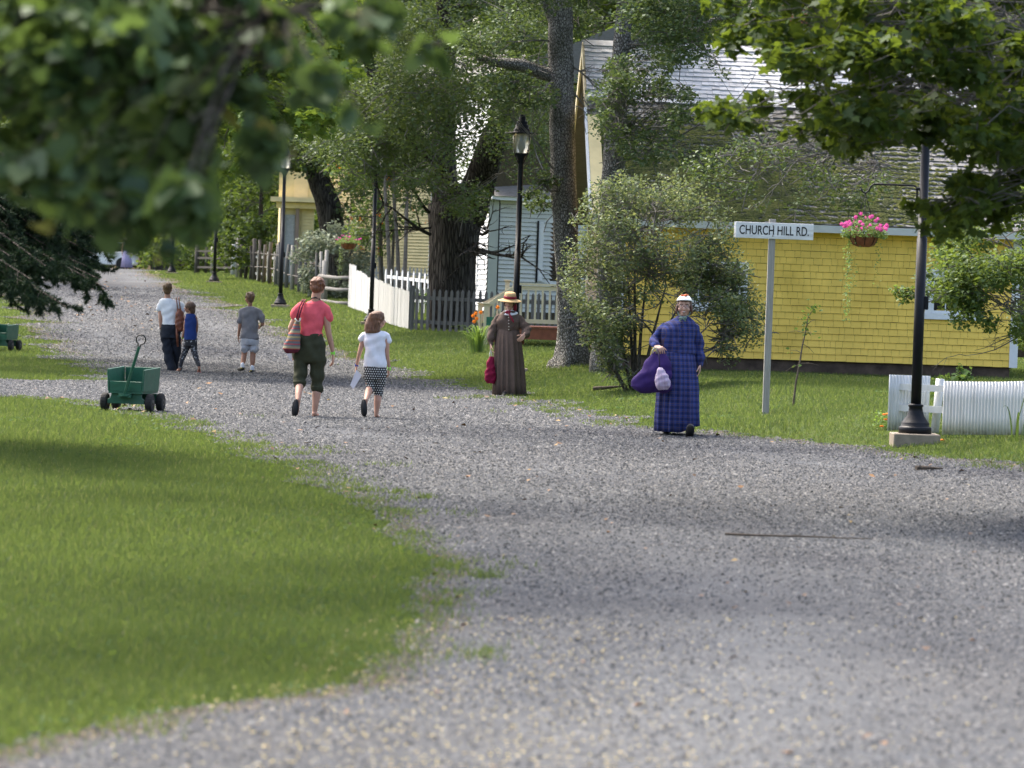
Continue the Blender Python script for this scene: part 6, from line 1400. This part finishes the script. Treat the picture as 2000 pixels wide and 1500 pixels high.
for (a_, t_) in (((473.5, 719.5, -.12), (466.5, 721, .06)), ((492.5, 724.5, -.06), (491.5, 728, .12))):
    A_, T_ = B.J(*a_), B.J(*t_); m = MB(); m.capsule(A_, .042, A_.lerp(T_, .5), .042); m.capsule(A_.lerp(T_, .5), .042, T_, .034); sh = blob('shoe', m, M_SNK, B.root, .007, 2)
    obj('stripe', MB().tube([A_+V((-.046, .02, -.01)), A_+V((-.02, -.044, .01)), A_+V((.046, .0, -.012))], .007, 6), M_YLW, sh, True)
    obj('sock', MB().capsule(A_+V((0, 0, .02)), .036, A_+V((0, 0, .075)), .036), M_WTEE, B.root, True)
band(B, B.J(510, 635.3, .12), B.J(509.3, 636, .145), .026, M_LIME)

# ---- woman in the white T-shirt with the brown bag
fp_ = G(333, 726); B = Body('person, woman in white T-shirt and dark trousers with brown bag', fp_.y, fp_); B.hm = hairmat('short_brown_hair', (.06, .03, .012), (.16, .09, .035))
B.head(327, 565.5, -6, 1.0); B.neck(327.5, 586, .048)
T = [(583, 317, 338, .05), (587, 312, 346, .08), (593, 309.5, 354, .10), (602, 313, 352, .115), (615, 317, 348, .112), (625, 318, 347, .112), (634.5, 317, 348.5, .12)]
HPS = [(631, 318, 348, .112), (641, 314.5, 351.5, .13), (652, 313.5, 353, .132), (660, 315, 352, .125)]
B.rows(B.b, T, -.014); B.rows(B.b, HPS, -.014)
B.chain(B.b, [(313, 596, 0, 4.8), (313.5, 621, -.02, 4), (314.5, 642, .02, 2.7)]); B.hand(B.J(314.5, 643, .02), (.15, .1, -1), (1, 0, 0), (0, 1, 0), .92, .5)
B.chain(B.b, [(353, 597, 0, 4.8), (357, 620, 0, 4), (354, 640, .16, 2.7)]); B.hand(B.J(354, 641, .17), (-.1, .5, -1), (-1, 0, 0), (0, 1, 0), .92, .5)
B.chain(B.b, [(324, 655, 0, 9), (328, 690, 0, 6), (335, 720, -.03, 4)]); B.chain(B.b, [(343, 655, 0, 9), (346, 690, .1, 6), (348, 716, .2, 4)])
B.foot(B.J(335, 721.5, -.03), B.J(331, 725, .12), .032); B.foot(B.J(348, 718, .2), B.J(350, 720, .36), .032)
B.finish(M_SKIN)
h = MB(); h.ell(B.L(0, -.02, .042), (.09, .104, .09), B.R); h.ell(B.L(0, -.06, -.03), (.07, .045, .065), B.R); hairlump(h, B.L(0, -.02, .042), (.082, .094, .082), 30, .017, B.R); blob('hair', h, B.hm, B.root, .0065, 2)
for sx_ in (-1, 1): obj('earring', MB().ell(B.L(sx_*.086, -.01, -.055), (.006, .006, .016)), M_SHOEBLK, B.root, True)
s_ = MB(); B.rows(s_, T, .004); B.chain(s_, [(318, 593, 0, 7), (312.5, 597, 0, 6.6), (311.5, 604, 0, 6)]); B.chain(s_, [(346, 593, 0, 7), (353, 597, 0, 6.6), (356, 605, 0, 6)]); blob('shirt', s_, cloth('white_cotton', (.78, .79, .82), .03), B.root, .0075, 4, .008, 9)
M_NAVY = cloth('dark_navy_trousers', (.022, .026, .036)); s_ = MB(); B.rows(s_, HPS, .004); B.chain(s_, [(324, 654, 0, 10.8), (328, 690, 0, 9.2), (333, 710, -.01, 9.4), (335.5, 722, -.02, 10)]); B.chain(s_, [(343, 654, 0, 10), (346, 690, .1, 8.6), (347, 718, .2, 8.6)]); blob('trousers', s_, M_NAVY, B.root, .008, 3, .010, 9)
obj('shoe', sole(B.J(332.5, 725.5, .05), (-.25, 1, 0), (0, 0, 1), .25, .09, .025), M_SHOEBLK, B.root, True); obj('shoe', sole(B.J(349, 721.5, .28), (.1, 1, 0), (0, 0, 1), .25, .09, .025), M_SHOEBLK, B.root, True)
band(B, B.J(314.3, 640, .02), B.J(314.4, 641.5, .02), .028, M_SHOEBLK, 'wristwatch')
bag = thing('leather_bag', 'brown leather bag hanging from the shoulder of the white T-shirt woman', 'bag', B.J(351, 628, -.18))
M_LEATH = plain('brown_leather', (.17, .055, .03), .42, .25, 12, .2, 40)
m = MB(); B.rows(m, [(603, 346, 352, .03, -.16), (610, 343.5, 358, .05, -.17), (622, 342, 360, .065, -.18), (636, 342.5, 360.5, .07, -.18), (644, 345, 359, .06, -.18), (647, 348, 356, .04, -.18)]); blob('bag_body', m, M_LEATH, bag, .008, 3, .006, 16)
for o_ in (0, 5): obj('strap', MB().tube([B.J(347+o_*1.2, 607, -.19), B.J(345.5+o_, 592, -.14), B.J(344+o_, 583, -.06), B.J(344.5+o_, 580.5, .0), B.J(345+o_, 588, .09), B.J(347+o_, 606, .08)], .011, 8), M_LEATH, bag, True)
obj('hanging_tie', MB().tube([B.J(345, 640, -.2), B.J(346, 655, -.2), B.J(347.5, 677, -.19)], [.02, .025, .02], 8), M_LEATH, bag, True)

# ---- girl in the blue tank top
fp_ = G(372, 729); B = Body('person, girl in blue tank top and dark starred leggings glancing left', fp_.y, fp_); B.hm = hairmat('dark_brown_hair', (.045, .022, .014), (.13, .07, .04))
B.head(370, 601, -72, .90); B.neck(372, 617, .04)
T = [(612.5, 365, 379, .045), (615.5, 363, 382, .06), (622, 361.5, 383.5, .08), (632, 361, 383, .088), (645, 360.5, 382.5, .086), (655, 360, 383.5, .09), (663.5, 359.5, 384.5, .095)]
HPS = [(660, 360.5, 384, .088), (668, 359.5, 385, .095), (676, 360, 385, .09)]
B.rows(B.b, T, -.008); B.rows(B.b, HPS, -.01)
B.chain(B.b, [(364.5, 620, 0, 4), (362, 633, -.02, 3.6), (360.5, 645, -.02, 3.1), (356, 660.5, .03, 2.2)]); B.hand(B.J(355.8, 661.5, .03), (-.25, .15, -1), (1, 0, 0), (0, 1, 0), .78, .4)
B.chain(B.b, [(381, 620, 0, 4), (384, 634, .06, 3.5), (384, 645, .1, 3), (381, 657, .2, 2.2)]); B.hand(B.J(381, 658, .2), (0, .2, -1), (-1, 0, 0), (0, 1, 0), .78, .4)
B.chain(B.b, [(366, 673, 0, 7), (360, 690, .02, 4.8), (355, 703, 0, 4.6), (351, 718.5, -.03, 2.8)]); B.chain(B.b, [(377, 673, 0, 7), (380, 690, -.04, 5), (384, 702, -.09, 4.6), (389, 717, -.18, 2.8)])
B.foot(B.J(351, 721, -.03), B.J(345, 726, .06), .028, .85); B.foot(B.J(389.5, 719.5, -.18), B.J(388, 727, -.06), .028, .85)
B.finish(M_SKINT)
h = MB(); h.ell(B.L(0, -.02, .035), (.085, .102, .088), B.R); B.rows(h, [(594, 366, 381, .07), (602, 368, 382, .075), (610, 371, 381.5, .06), (613, 373, 380, .04)], 0, 18); hairlump(h, B.L(0, -.025, .035), (.078, .09, .08), 20, .014, B.R); blob('hair', h, B.hm, B.root, .0065, 2); B.face()
s_ = MB(); B.rows(s_, T, .005); blob('tank_top', s_, cloth('blue_jersey', (.022, .045, .17)), B.root, .007, 3, .005, 10)
t = NT('starred_leggings'); vo = t.n('TexVoronoi', {'Vector': t.co(), 'Scale': 22.0}); st_ = t.math('ADD', vo.outputs['Distance'], t.math('MULTIPLY', t.noise(60, 2), .25)); M_STAR = t.bsdf(t.mix(t.math('LESS_THAN', st_, .40), (.02, .02, .024), (.30, .30, .31)), .8)
s_ = MB(); B.rows(s_, HPS, .003); B.chain(s_, [(366, 673, 0, 7.8), (360, 690, .02, 5.6), (355, 703, 0, 5.3), (351.5, 716, -.03, 3.9)]); B.chain(s_, [(377, 673, 0, 7.8), (380, 690, -.04, 5.8), (384, 702, -.09, 5.2), (388.5, 714, -.17, 3.9)]); blob('leggings', s_, M_STAR, B.root, .0065, 2)
M_PINKF = plain('pink_sandal', (.5, .06, .10), .6)
for (c_, n_) in (((347.5, 727, .02), (-.5, 1, 0)), ((389, 728.5, -.12), (-.05, 1, .1))): obj('sandal', sole(B.J(*c_), n_, (0, 0, 1), .215, .08, .02), M_PINKF, B.root, True)
band(B, B.J(356.8, 658.5, .03), B.J(356.4, 660, .03), .024, M_LIME)

# ---- woman in the brown dress and straw hat
fp_ = G(992, 775); B = Body('person, woman in long brown dress, white collar and ribboned straw hat', fp_.y, fp_); B.hm = hairmat('dark_hair', (.02, .012, .009), (.06, .035, .025))
B.head(994.5, 590.5, 183, 1.0, 4); B.neck(995, 611, .048)
T = [(608, 986, 1005, .055), (611, 980, 1009, .075), (615, 974, 1013, .095), (620, 970.5, 1015.5, .11), (628, 969, 1015.5, .13), (638, 970, 1014, .128), (646, 970, 1013.5, .118)]
B.rows(B.b, T, -.014)
B.rows(B.b, [(642, 971, 1013, .105), (665, 968, 1016, .14), (690, 970, 1014, .12)], -.014)
B.chain(B.b, [(979, 621, 0, 4), (973, 625, 0, 4.5), (962, 645, -.02, 5), (958.8, 672, -.08, 3.3)]); B.hand(B.J(958.5, 673.5, -.09), (0, -.2, -1), (1, 0, 0), (0, -1, 0), .92, .75)
B.chain(B.b, [(1009, 621, 0, 4), (1014, 625, 0, 4.5), (1028, 646, -.05, 5), (1024.5, 654, -.25, 3.3)]); B.hand(B.J(1024, 654.5, -.27), (-.45, -.55, -.6), (-.7, .2, -.6), (0, -.6, .5), .92, .65)
B.chain(B.b, [(984, 690, 0, 10), (986, 735, -.1, 7), (986, 765, -.2, 5)]); B.chain(B.b, [(1002, 690, 0, 10), (1002, 735, -.05, 7), (1000, 767, -.1, 5)])
B.finish(M_SKINP); B.face()
h = MB(); h.ell(B.L(0, -.03, .035), (.085, .09, .085), B.R); h.ell(B.L(0, -.07, -.03), (.08, .045, .07), B.R)
for sx_ in (-1, 1): h.ell(B.L(sx_*.074, .005, -.005), (.018, .04, .055), B.R)
blob('hair', h, B.hm, B.root, .0065, 2)
t = NT('brown_calico'); vo = t.n('TexVoronoi', {'Vector': t.co(), 'Scale': 70.0}).outputs['Distance']; c = t.mix(t.math('LESS_THAN', vo, .22), (.11, .078, .062), (.20, .155, .13)); c = t.mix(t.ramp(t.noise(6, 3), [(.3, .0), (.7, .35)]), c, (.05, .036, .03))
M_CALICO = t.bsdf(c, .9, None, **{'Specular IOR Level': .15})
s2_ = MB(); s3_ = MB(); s_ = MB(); B.rows(s_, T, .004); B.chain(s2_, [(981, 618, 0, 5.5), (973, 622, 0, 6.8), (962, 643, -.02, 8), (959, 662, -.06, 7.6), (958.6, 670, -.075, 5)]); B.chain(s3_, [(1007, 618, 0, 5.5), (1014, 622, 0, 6.8), (1029, 644, -.05, 8.5), (1027.5, 652, -.16, 8), (1025.5, 654, -.23, 5)])
dr_ = blob('dress_bodice', s_, M_CALICO, B.root, .007, 4, .010, 10)
for q_ in (s2_, s3_): blob('sleeve', q_, M_CALICO, B.root, .007, 3, .008, 13)
s_ = MB(); B.rows(s_, [(644, 970, 1014, .122), (650, 969, 1014.5, .15), (662, 967, 1017, .19), (680, 965.5, 1020, .22), (700, 964.5, 1022, .24), (725, 963.5, 1024, .26), (750, 963, 1025.5, .275), (771, 962.5, 1026.5, .285), (771.5, 964, 1025, .27), (760, 965, 1024, .265)], 0, 120, 2.1, (.15, 17, .4)); sk = obj('dress_skirt', s_, M_CALICO, B.root, True)
for pz in (727, 732, 737):
    pass
for i in range(5): obj('button', MB().ell(B.J(993.5+i*.1, 620+i*6.0, -.135-.003*i), .009), plain('pearl_button', (.5, .45, .38), .4) if i == 0 else bpy.data.materials['pearl_button'], dr_, True)
m = MB(); m.loft([[B.J(995+math.cos(a)*rx_/1, py_+max(0, -math.sin(a))*sag_, math.sin(a)*rr_) for a in [2*PI*k/36 for k in range(36)]] for rx_, py_, rr_, sag_ in ((7.5, 606, .062, 0), (11, 607.5, .085, 2), (16.5, 610.5, .12, 4.5), (16.8, 611.5, .122, 4.8), (8, 608, .05, 3))])
obj('collar', m, cloth('white_linen', (.75, .76, .80), .05), B.root, True)
M_RIB = cloth('crimson_ribbon', (.20, .008, .028), .15, .6, .3)
m = MB(); m.ell(B.J(990.5, 609.8, -.135), (.03, .02, .028)); m.ell(B.J(994.5, 609.2, -.14), (.028, .02, .028)); m.tube([B.J(993, 611, -.15), B.J(997, 617, -.165), B.J(1002, 627, -.165), B.J(1004, 630, -.16)], [.012, .014, .016, .006], 8); m.tube([B.J(987, 590, -.04), B.J(987.5, 600, -.09), B.J(991, 608, -.13)], .003, 6); m.tube([B.J(1003, 592, -.03), B.J(1001.5, 600, -.09), B.J(994, 608, -.13)], .003, 6); m.ell(B.J(1006, 600, .05), (.03, .03, .07))
obj('ribbon_bow', m, M_RIB, B.root, True)
t = NT('straw'); M_STRAW = t.bsdf(t.mix(t.noise(40, 3, t.map((1, 1, 6))), (.42, .25, .10), (.60, .42, .20)), .8, t.bump(t.n('TexWave', {'Vector': t.co(), 'Scale': 60.0, 'Distortion': 1.0}).outputs[0], .4, .006))
hc = B.J(996, 584.4, .0); RT = Matrix.Rotation(math.radians(2), 3, 'Y') @ Matrix.Rotation(math.radians(7), 3, 'X')
m = MB(); prof = [(.085, -.006), (.15, -.018), (.19, -.030), (.192, -.026), (.15, -.010), (.098, .004), (.095, .03), (.092, .07), (.085, .10), (.06, .112), (.001, .115)]
m.loft([[hc + RT @ V((q*math.cos(2*PI*k/40)*1.0, q*math.sin(2*PI*k/40)*1.08, z)) for k in range(40)] for q, z in prof]); ht = obj('straw_hat', m, M_STRAW, B.root, True)
m = MB(); m.loft([[hc + RT @ V((q*math.cos(2*PI*k/40), q*math.sin(2*PI*k/40)*1.08, z)) for k in range(40)] for q, z in ((.0975, .012), (.1015, .014), (.0995, .05), (.0945, .052))]); obj('hat_ribbon', m, M_RIB, ht, True)
for a_, t_ in (((985.5, 769, -.28), (984.5, 773, -.36)), ((1000, 771, -.2), (999, 774.5, -.34))):
    m = MB(); A_, T_ = B.J(*a_), B.J(*t_); m.capsule(A_, .042, T_, .036); blob('shoe', m, M_SHOEBLK, B.root, .007, 2)
bag = thing('drawstring_bag', 'crimson drawstring bag in the hand of the woman in brown', 'bag', B.J(958, 725, -.14))
m = MB(); B.rows(m, [(697, 956, 963, .025, -.13), (702, 953, 965, .05, -.13), (715, 950, 967, .075, -.13), (733, 947, 969, .085, -.13), (742, 947.5, 969.5, .08, -.13), (748, 952, 966, .06, -.13)], 0, 28, 2.6); blob('bag_body', m, cloth('crimson_cloth', (.17, .008, .035), .15), bag, .007, 3, .009, 14)
obj('handle', MB().tube([B.J(957, 699, -.13), B.J(956.5, 690, -.135), B.J(958, 684, -.14), B.J(960, 690, -.135), B.J(960.5, 699, -.13)], .008, 8), cloth('white_cord', (.6, .6, .58)), bag, True)

# ---- woman in the blue plaid dress
fp_ = G(1322, 853); B = Body('person, smiling woman in blue plaid long dress and small white bonnet', fp_.y, fp_); B.hm = hairmat('red_brown_hair', (.05, .018, .01), (.13, .05, .028))
B.head(1336.5, 599.5, 184, 1.05, 0); B.neck(1335, 622, .054)
T = [(617.5, 1326.5, 1345, .058), (621, 1320, 1349, .075), (626, 1309, 1354, .10), (633, 1299, 1359, .125), (641, 1293, 1360, .145), (650, 1290.5, 1358, .162), (666, 1291, 1357, .160), (680, 1290, 1357.5, .152), (690, 1289.5, 1358, .15)]
B.rows(B.b, T, -.028); B.rows(B.b, [(685, 1291, 1357, .14), (715, 1290, 1359, .17), (745, 1293, 1356, .15)], -.016)
B.chain(B.b, [(1306, 641, 0, 6.5), (1297, 644, 0, 6), (1278.5, 664, .03, 6), (1281, 675, -.2, 4.6)]); B.hand(B.J(1282, 676, -.23), (.5, -.75, -.25), (.2, .3, -1), (.2, -.2, 1), .98, 1.15)
B.chain(B.b, [(1349, 641, 0, 6.5), (1356, 645, 0, 6), (1366, 675, .02, 6), (1367.5, 709, -.03, 4.6)]); B.hand(B.J(1367.3, 712, -.03), (-.05, -.15, -1), (-1, 0, 0), (0, -1, 0), .98, .4)
B.chain(B.b, [(1308, 745, 0, 15), (1304, 800, .03, 10), (1302, 842, .05, 7)]); B.chain(B.b, [(1337, 745, 0, 15), (1341, 795, -.08, 10), (1344, 826, -.14, 7)])
B.finish(M_SKINP); B.face(smile=True)
h = MB(); h.ell(B.L(0, -.02, .035), (.088, .095, .088), B.R); h.ell(B.L(0, -.06, -.04), (.09, .05, .07), B.R)
for sx_ in (-1, 1): h.ell(B.L(sx_*.078, .0, -.03), (.022, .045, .065), B.R)
h.ell(B.L(.0, .055, .075), (.055, .035, .026), B.R); blob('hair', h, B.hm, B.root, .0065, 2)
def plaid(nm, arc):
    t = NT(nm); v = t.n('SeparateXYZ', {0: t.co()}); X_, Y_, Z_ = v.outputs
    def stripe(sock, freq, ph, w_): return t.math('LESS_THAN', t.math('FRACT', t.math('ADD', t.math('MULTIPLY', sock, freq), ph)), w_)
    hx = t.n('Attribute', attribute_name='arc').outputs['Fac'] if arc else t.math('ADD', X_, t.math('MULTIPLY', Y_, .6))
    c = t.mix(t.ramp(t.noise(5, 3), [(.3, 0), (.7, 1)]), (.030, .052, .19), (.042, .070, .26))
    c = t.mix(t.math('MULTIPLY', stripe(Z_, 14.5, .1, .42), .48), c, (.012, .012, .035)); c = t.mix(t.math('MULTIPLY', stripe(hx, 14.5, .3, .42), .48), c, (.012, .012, .035))
    c = t.mix(t.math('MULTIPLY', stripe(Z_, 14.5, .62, .09), .6), c, (.10, .06, .04)); c = t.mix(t.math('MULTIPLY', stripe(hx, 14.5, .82, .09), .6), c, (.10, .06, .04)); c = t.mix(t.math('MULTIPLY', stripe(Z_, 14.5, .32, .07), .7), c, (.13, .08, .05))
    return t.bsdf(c, .9, t.bump(t.noise(150, 2), .2, .004), **{'Specular IOR Level': .12})
M_PLAID = plaid('blue_plaid', False)
s2_ = MB(); s3_ = MB(); s_ = MB(); B.rows(s_, T, .004); B.chain(s2_, [(1309, 636, 0, 9), (1298, 641, 0, 10.5), (1279.5, 663, .02, 10.5), (1278.5, 670, -.08, 9), (1280.5, 674.5, -.18, 7.5)]); B.chain(s3_, [(1347, 635, 0, 9), (1356, 641, 0, 10.3), (1366, 675, .02, 9.5), (1368, 702, -.02, 8), (1367.5, 710, -.03, 6.8)])
dr_ = blob('dress_bodice', s_, M_PLAID, B.root, .0075, 4, .009, 7)
for q_ in (s2_, s3_): blob('sleeve', q_, M_PLAID, B.root, .0075, 3, .008, 11)
s_ = MB(); B.rows(s_, [(687, 1289.5, 1358, .155), (694, 1289, 1359, .18), (710, 1288, 1361, .215), (735, 1286, 1363, .24), (765, 1284, 1364, .265), (795, 1282.5, 1364, .28), (820, 1281.5, 1364, .29), (842, 1281, 1364, .295), (843, 1283, 1362, .28), (830, 1284, 1361, .27)], 0, 130, 2.1, (.14, 15, 1.0))
for i, p in enumerate(s_.v):   # the hem lifts over the forward foot
    f = max(0, min(1, (p.x - B.J(1330, 800).x)/.16))*max(0, min(1, (fp_.z+.75-p.z)/.6))
    s_.v[i] = p + V((0, -.06*f, .075*f))
sk = obj('dress_skirt', s_, None, B.root, True)
ar = np.array([k_ for _ in range(10) for k_ in range(130)], np.float32)/130*1.75
aa_ = sk.data.attributes.new('arc', 'FLOAT', 'POINT'); aa_.data.foreach_set('value', ar[:len(sk.data.vertices)])
sk.data.materials.append(plaid('blue_plaid_skirt', True))
M_BTN = plain('navy_button', (.012, .015, .06), .3)
for i in range(6): obj('button', MB().ell(B.J(1331-i*.4, 629+i*9, -.125-.045*min(1, i/2)), .010), M_BTN, dr_, True)
m = MB(); nb_ = 28
rows_ = []
for i in range(9):
    f = i/8; z = .066+.058*math.sin(f*PI/2); fr = .112*(1-f*.85)
    rows_.append([B.L(math.sin(a)*(.092*(1-f*.55)), math.cos(a)*fr+.01-.03*f, z+.012*math.cos(a)) for a in np.linspace(-1.75, 1.75, nb_)])
m.sheet(rows_); o = obj('white_bonnet', m, cloth('white_bonnet_cloth', (.72, .73, .70), .05), B.root, True); md = o.modifiers.new('thick', 'SOLIDIFY'); md.thickness = .006
m = MB()
for _ in range(16): m.ell(B.L(RND.gauss(-.012, .022), RND.gauss(.03, .02), .118+RND.random()*.018), RND.uniform(.009, .014), None, 8, 6)
obj('bonnet_flowers', m, plain('red_orange_flowers', (.6, .12, .03), .6, .5, 40, 0), o, True)
M_SAGE = cloth('sage_ribbon', (.16, .22, .19)); m = MB(); m.tube([B.L(-.075, .02, -.03), B.L(-.06, .05, -.09), B.J(1333, 620, -.13)], .007, 6); m.tube([B.L(.075, .02, -.03), B.L(.06, .05, -.09), B.J(1333, 620, -.13)], .007, 6)
m.ell(B.J(1330, 621.5, -.145), (.026, .012, .018)); m.ell(B.J(1337.5, 621, -.145), (.026, .012, .02)); m.tube([B.J(1333, 621, -.145), B.J(1339, 627, -.15)], .009, 6); m.tube([B.J(1333, 621, -.145), B.J(1327, 627, -.15)], .009, 6); obj('chin_ribbon', m, M_SAGE, B.root, True)
g_ = MB()
for sx_ in (-1, 1): g_.tube([B.L(sx_*.033+math.cos(a)*.025, .103-abs(math.cos(a))*.003, .006+math.sin(a)*.018) for a in np.linspace(0, 2*PI, 17)], .0017, 6, cap=False); g_.tube([B.L(sx_*.058, .099, .01), B.L(sx_*.079, .0, .014)], .0022, 5)
g_.tube([B.L(-.009, .105, .008), B.L(.009, .105, .008)], .0024, 5); obj('eyeglasses', g_, M_STEEL, B.root, True)
for a_, t_ in (((1302, 846, .02), (1301.5, 850.5, -.12)), ((1346, 851, -.42), (1348.5, 835, -.50))):
    m = MB(); A_, T_ = B.J(*a_), B.J(*t_); m.capsule(A_, .046, T_, .046); m.capsule(A_+V((0, .06, .01)), .045, T_, .044); blob('shoe', m, M_SHOEBLK, B.root, .007, 2)
obj('shoe_sole', sole(B.J(1347.5, 843, -.52), B.J(1349, 832, -.53)-B.J(1346, 854, -.44), (0, -1, .3), .19, .10, .02), M_SHOEBLK, B.root, True)
bag = thing('cloth_bag', 'large purple cloth bag carried by the woman in blue plaid', 'bag', B.J(1270, 735, -.3)); M_PURP = cloth('purple_cloth', (.035, .018, .10), .12)
m = MB(); B.rows(m, [(687, 1276, 1297, .03, -.24), (697, 1270, 1304, .06, -.26), (712, 1259, 1309, .09, -.28), (730, 1246, 1312, .11, -.3), (746, 1234, 1312, .12, -.3), (756, 1230, 1310, .115, -.3), (763, 1238, 1306, .09, -.3), (768, 1262, 1300, .05, -.3)], 0, 40, 2.3); blob('bag_body', m, M_PURP, bag, .008, 3, .010, 9)
M_CRM = cloth('cream_strap', (.52, .48, .36))
for o_ in (0, 9): obj('handle', MB().tube([B.J(1274+o_, 690, -.28), B.J(1275+o_*.8, 684, -.3), B.J(1279+o_*.4, 678.5, -.31)], .011, 8), M_CRM, bag, True)
bag = thing('drawstring_bag', 'small lilac drawstring bag hanging in front of the purple bag', 'bag', B.J(1294, 740, -.5))
t = NT('lilac_stripes'); M_LIL = t.bsdf(t.mix(t.math('LESS_THAN', t.math('FRACT', t.math('MULTIPLY', t.n('SeparateXYZ', {0: t.co()}).outputs[0], 55)), .3), (.42, .36, .46), (.30, .20, .34)), .85)
m = MB(); B.rows(m, [(717, 1286.5, 1291.5, .015, -.46), (723, 1283.5, 1298, .04, -.47), (733, 1281, 1305, .065, -.48), (745, 1279.5, 1309.5, .08, -.48), (754, 1280, 1309, .075, -.48), (761, 1286, 1304, .045, -.48)], 0, 28); blob('bag_body', m, M_LIL, bag, .006, 2, .006, 18)
obj('drawstring', MB().tube([B.J(1288.5, 718, -.46), B.J(1287.5, 700, -.42), B.J(1284.5, 681, -.34)], .007, 8), cloth('dark_cord', (.03, .022, .05)), bag, True)

# ---- far walker at the crest, mostly behind leaves
fp_ = Gd(247, 205); B = Body('person, distant walker in lilac long skirt at the road crest', 205, fp_); s0 = (585+(CAM_Z-fp_.z)/205*FPX) + (247-1000)*.035; kk = B.k
B.hm = hairmat('far_hair', (.03, .02, .015), (.07, .05, .03)); yy = lambda m_: s0-m_*kk
B.head(247, yy(1.55), 180, 1.0); B.neck(247, yy(1.4), .05); TT = [(yy(1.45), 244, 250, .06), (yy(1.38), 240, 254, .11), (yy(1.15), 242, 252, .12), (yy(1.0), 242, 252, .11)]; B.rows(B.b, TT, -.01)
for sx_ in (-1, 1):
    B.chain(B.b, [(247+sx_*6, yy(1.36), 0, 1.8), (247+sx_*8.5, yy(1.08), 0, 1.4), (247+sx_*8, yy(.85), -.05, 1.1)]); B.hand(B.J(247+sx_*8, yy(.84), -.05), (0, 0, -1), (-sx_, 0, 0), (0, -1, 0), .9, .3); B.chain(B.b, [(247+sx_*3, yy(.9), 0, 2.6), (247+sx_*3, yy(.08), 0, 1.8)])
B.finish(M_SKIN, .009); h = MB(); h.ell(B.L(0, -.02, .035), (.09, .1, .09), B.R); blob('hair', h, B.hm, B.root, .012, 1)
s_ = MB(); B.rows(s_, TT, .006); blob('blouse', s_, cloth('far_dark_blouse', (.05, .05, .08)), B.root, .012, 2)
s_ = MB(); B.rows(s_, [(yy(1.02), 242, 252, .115), (yy(.7), 239, 256, .24), (yy(.1), 236, 259, .34)], 0, 60, 2.1, (.08, 11, 0)); obj('long_skirt', s_, cloth('lilac_skirt', (.33, .30, .46)), B.root, True)
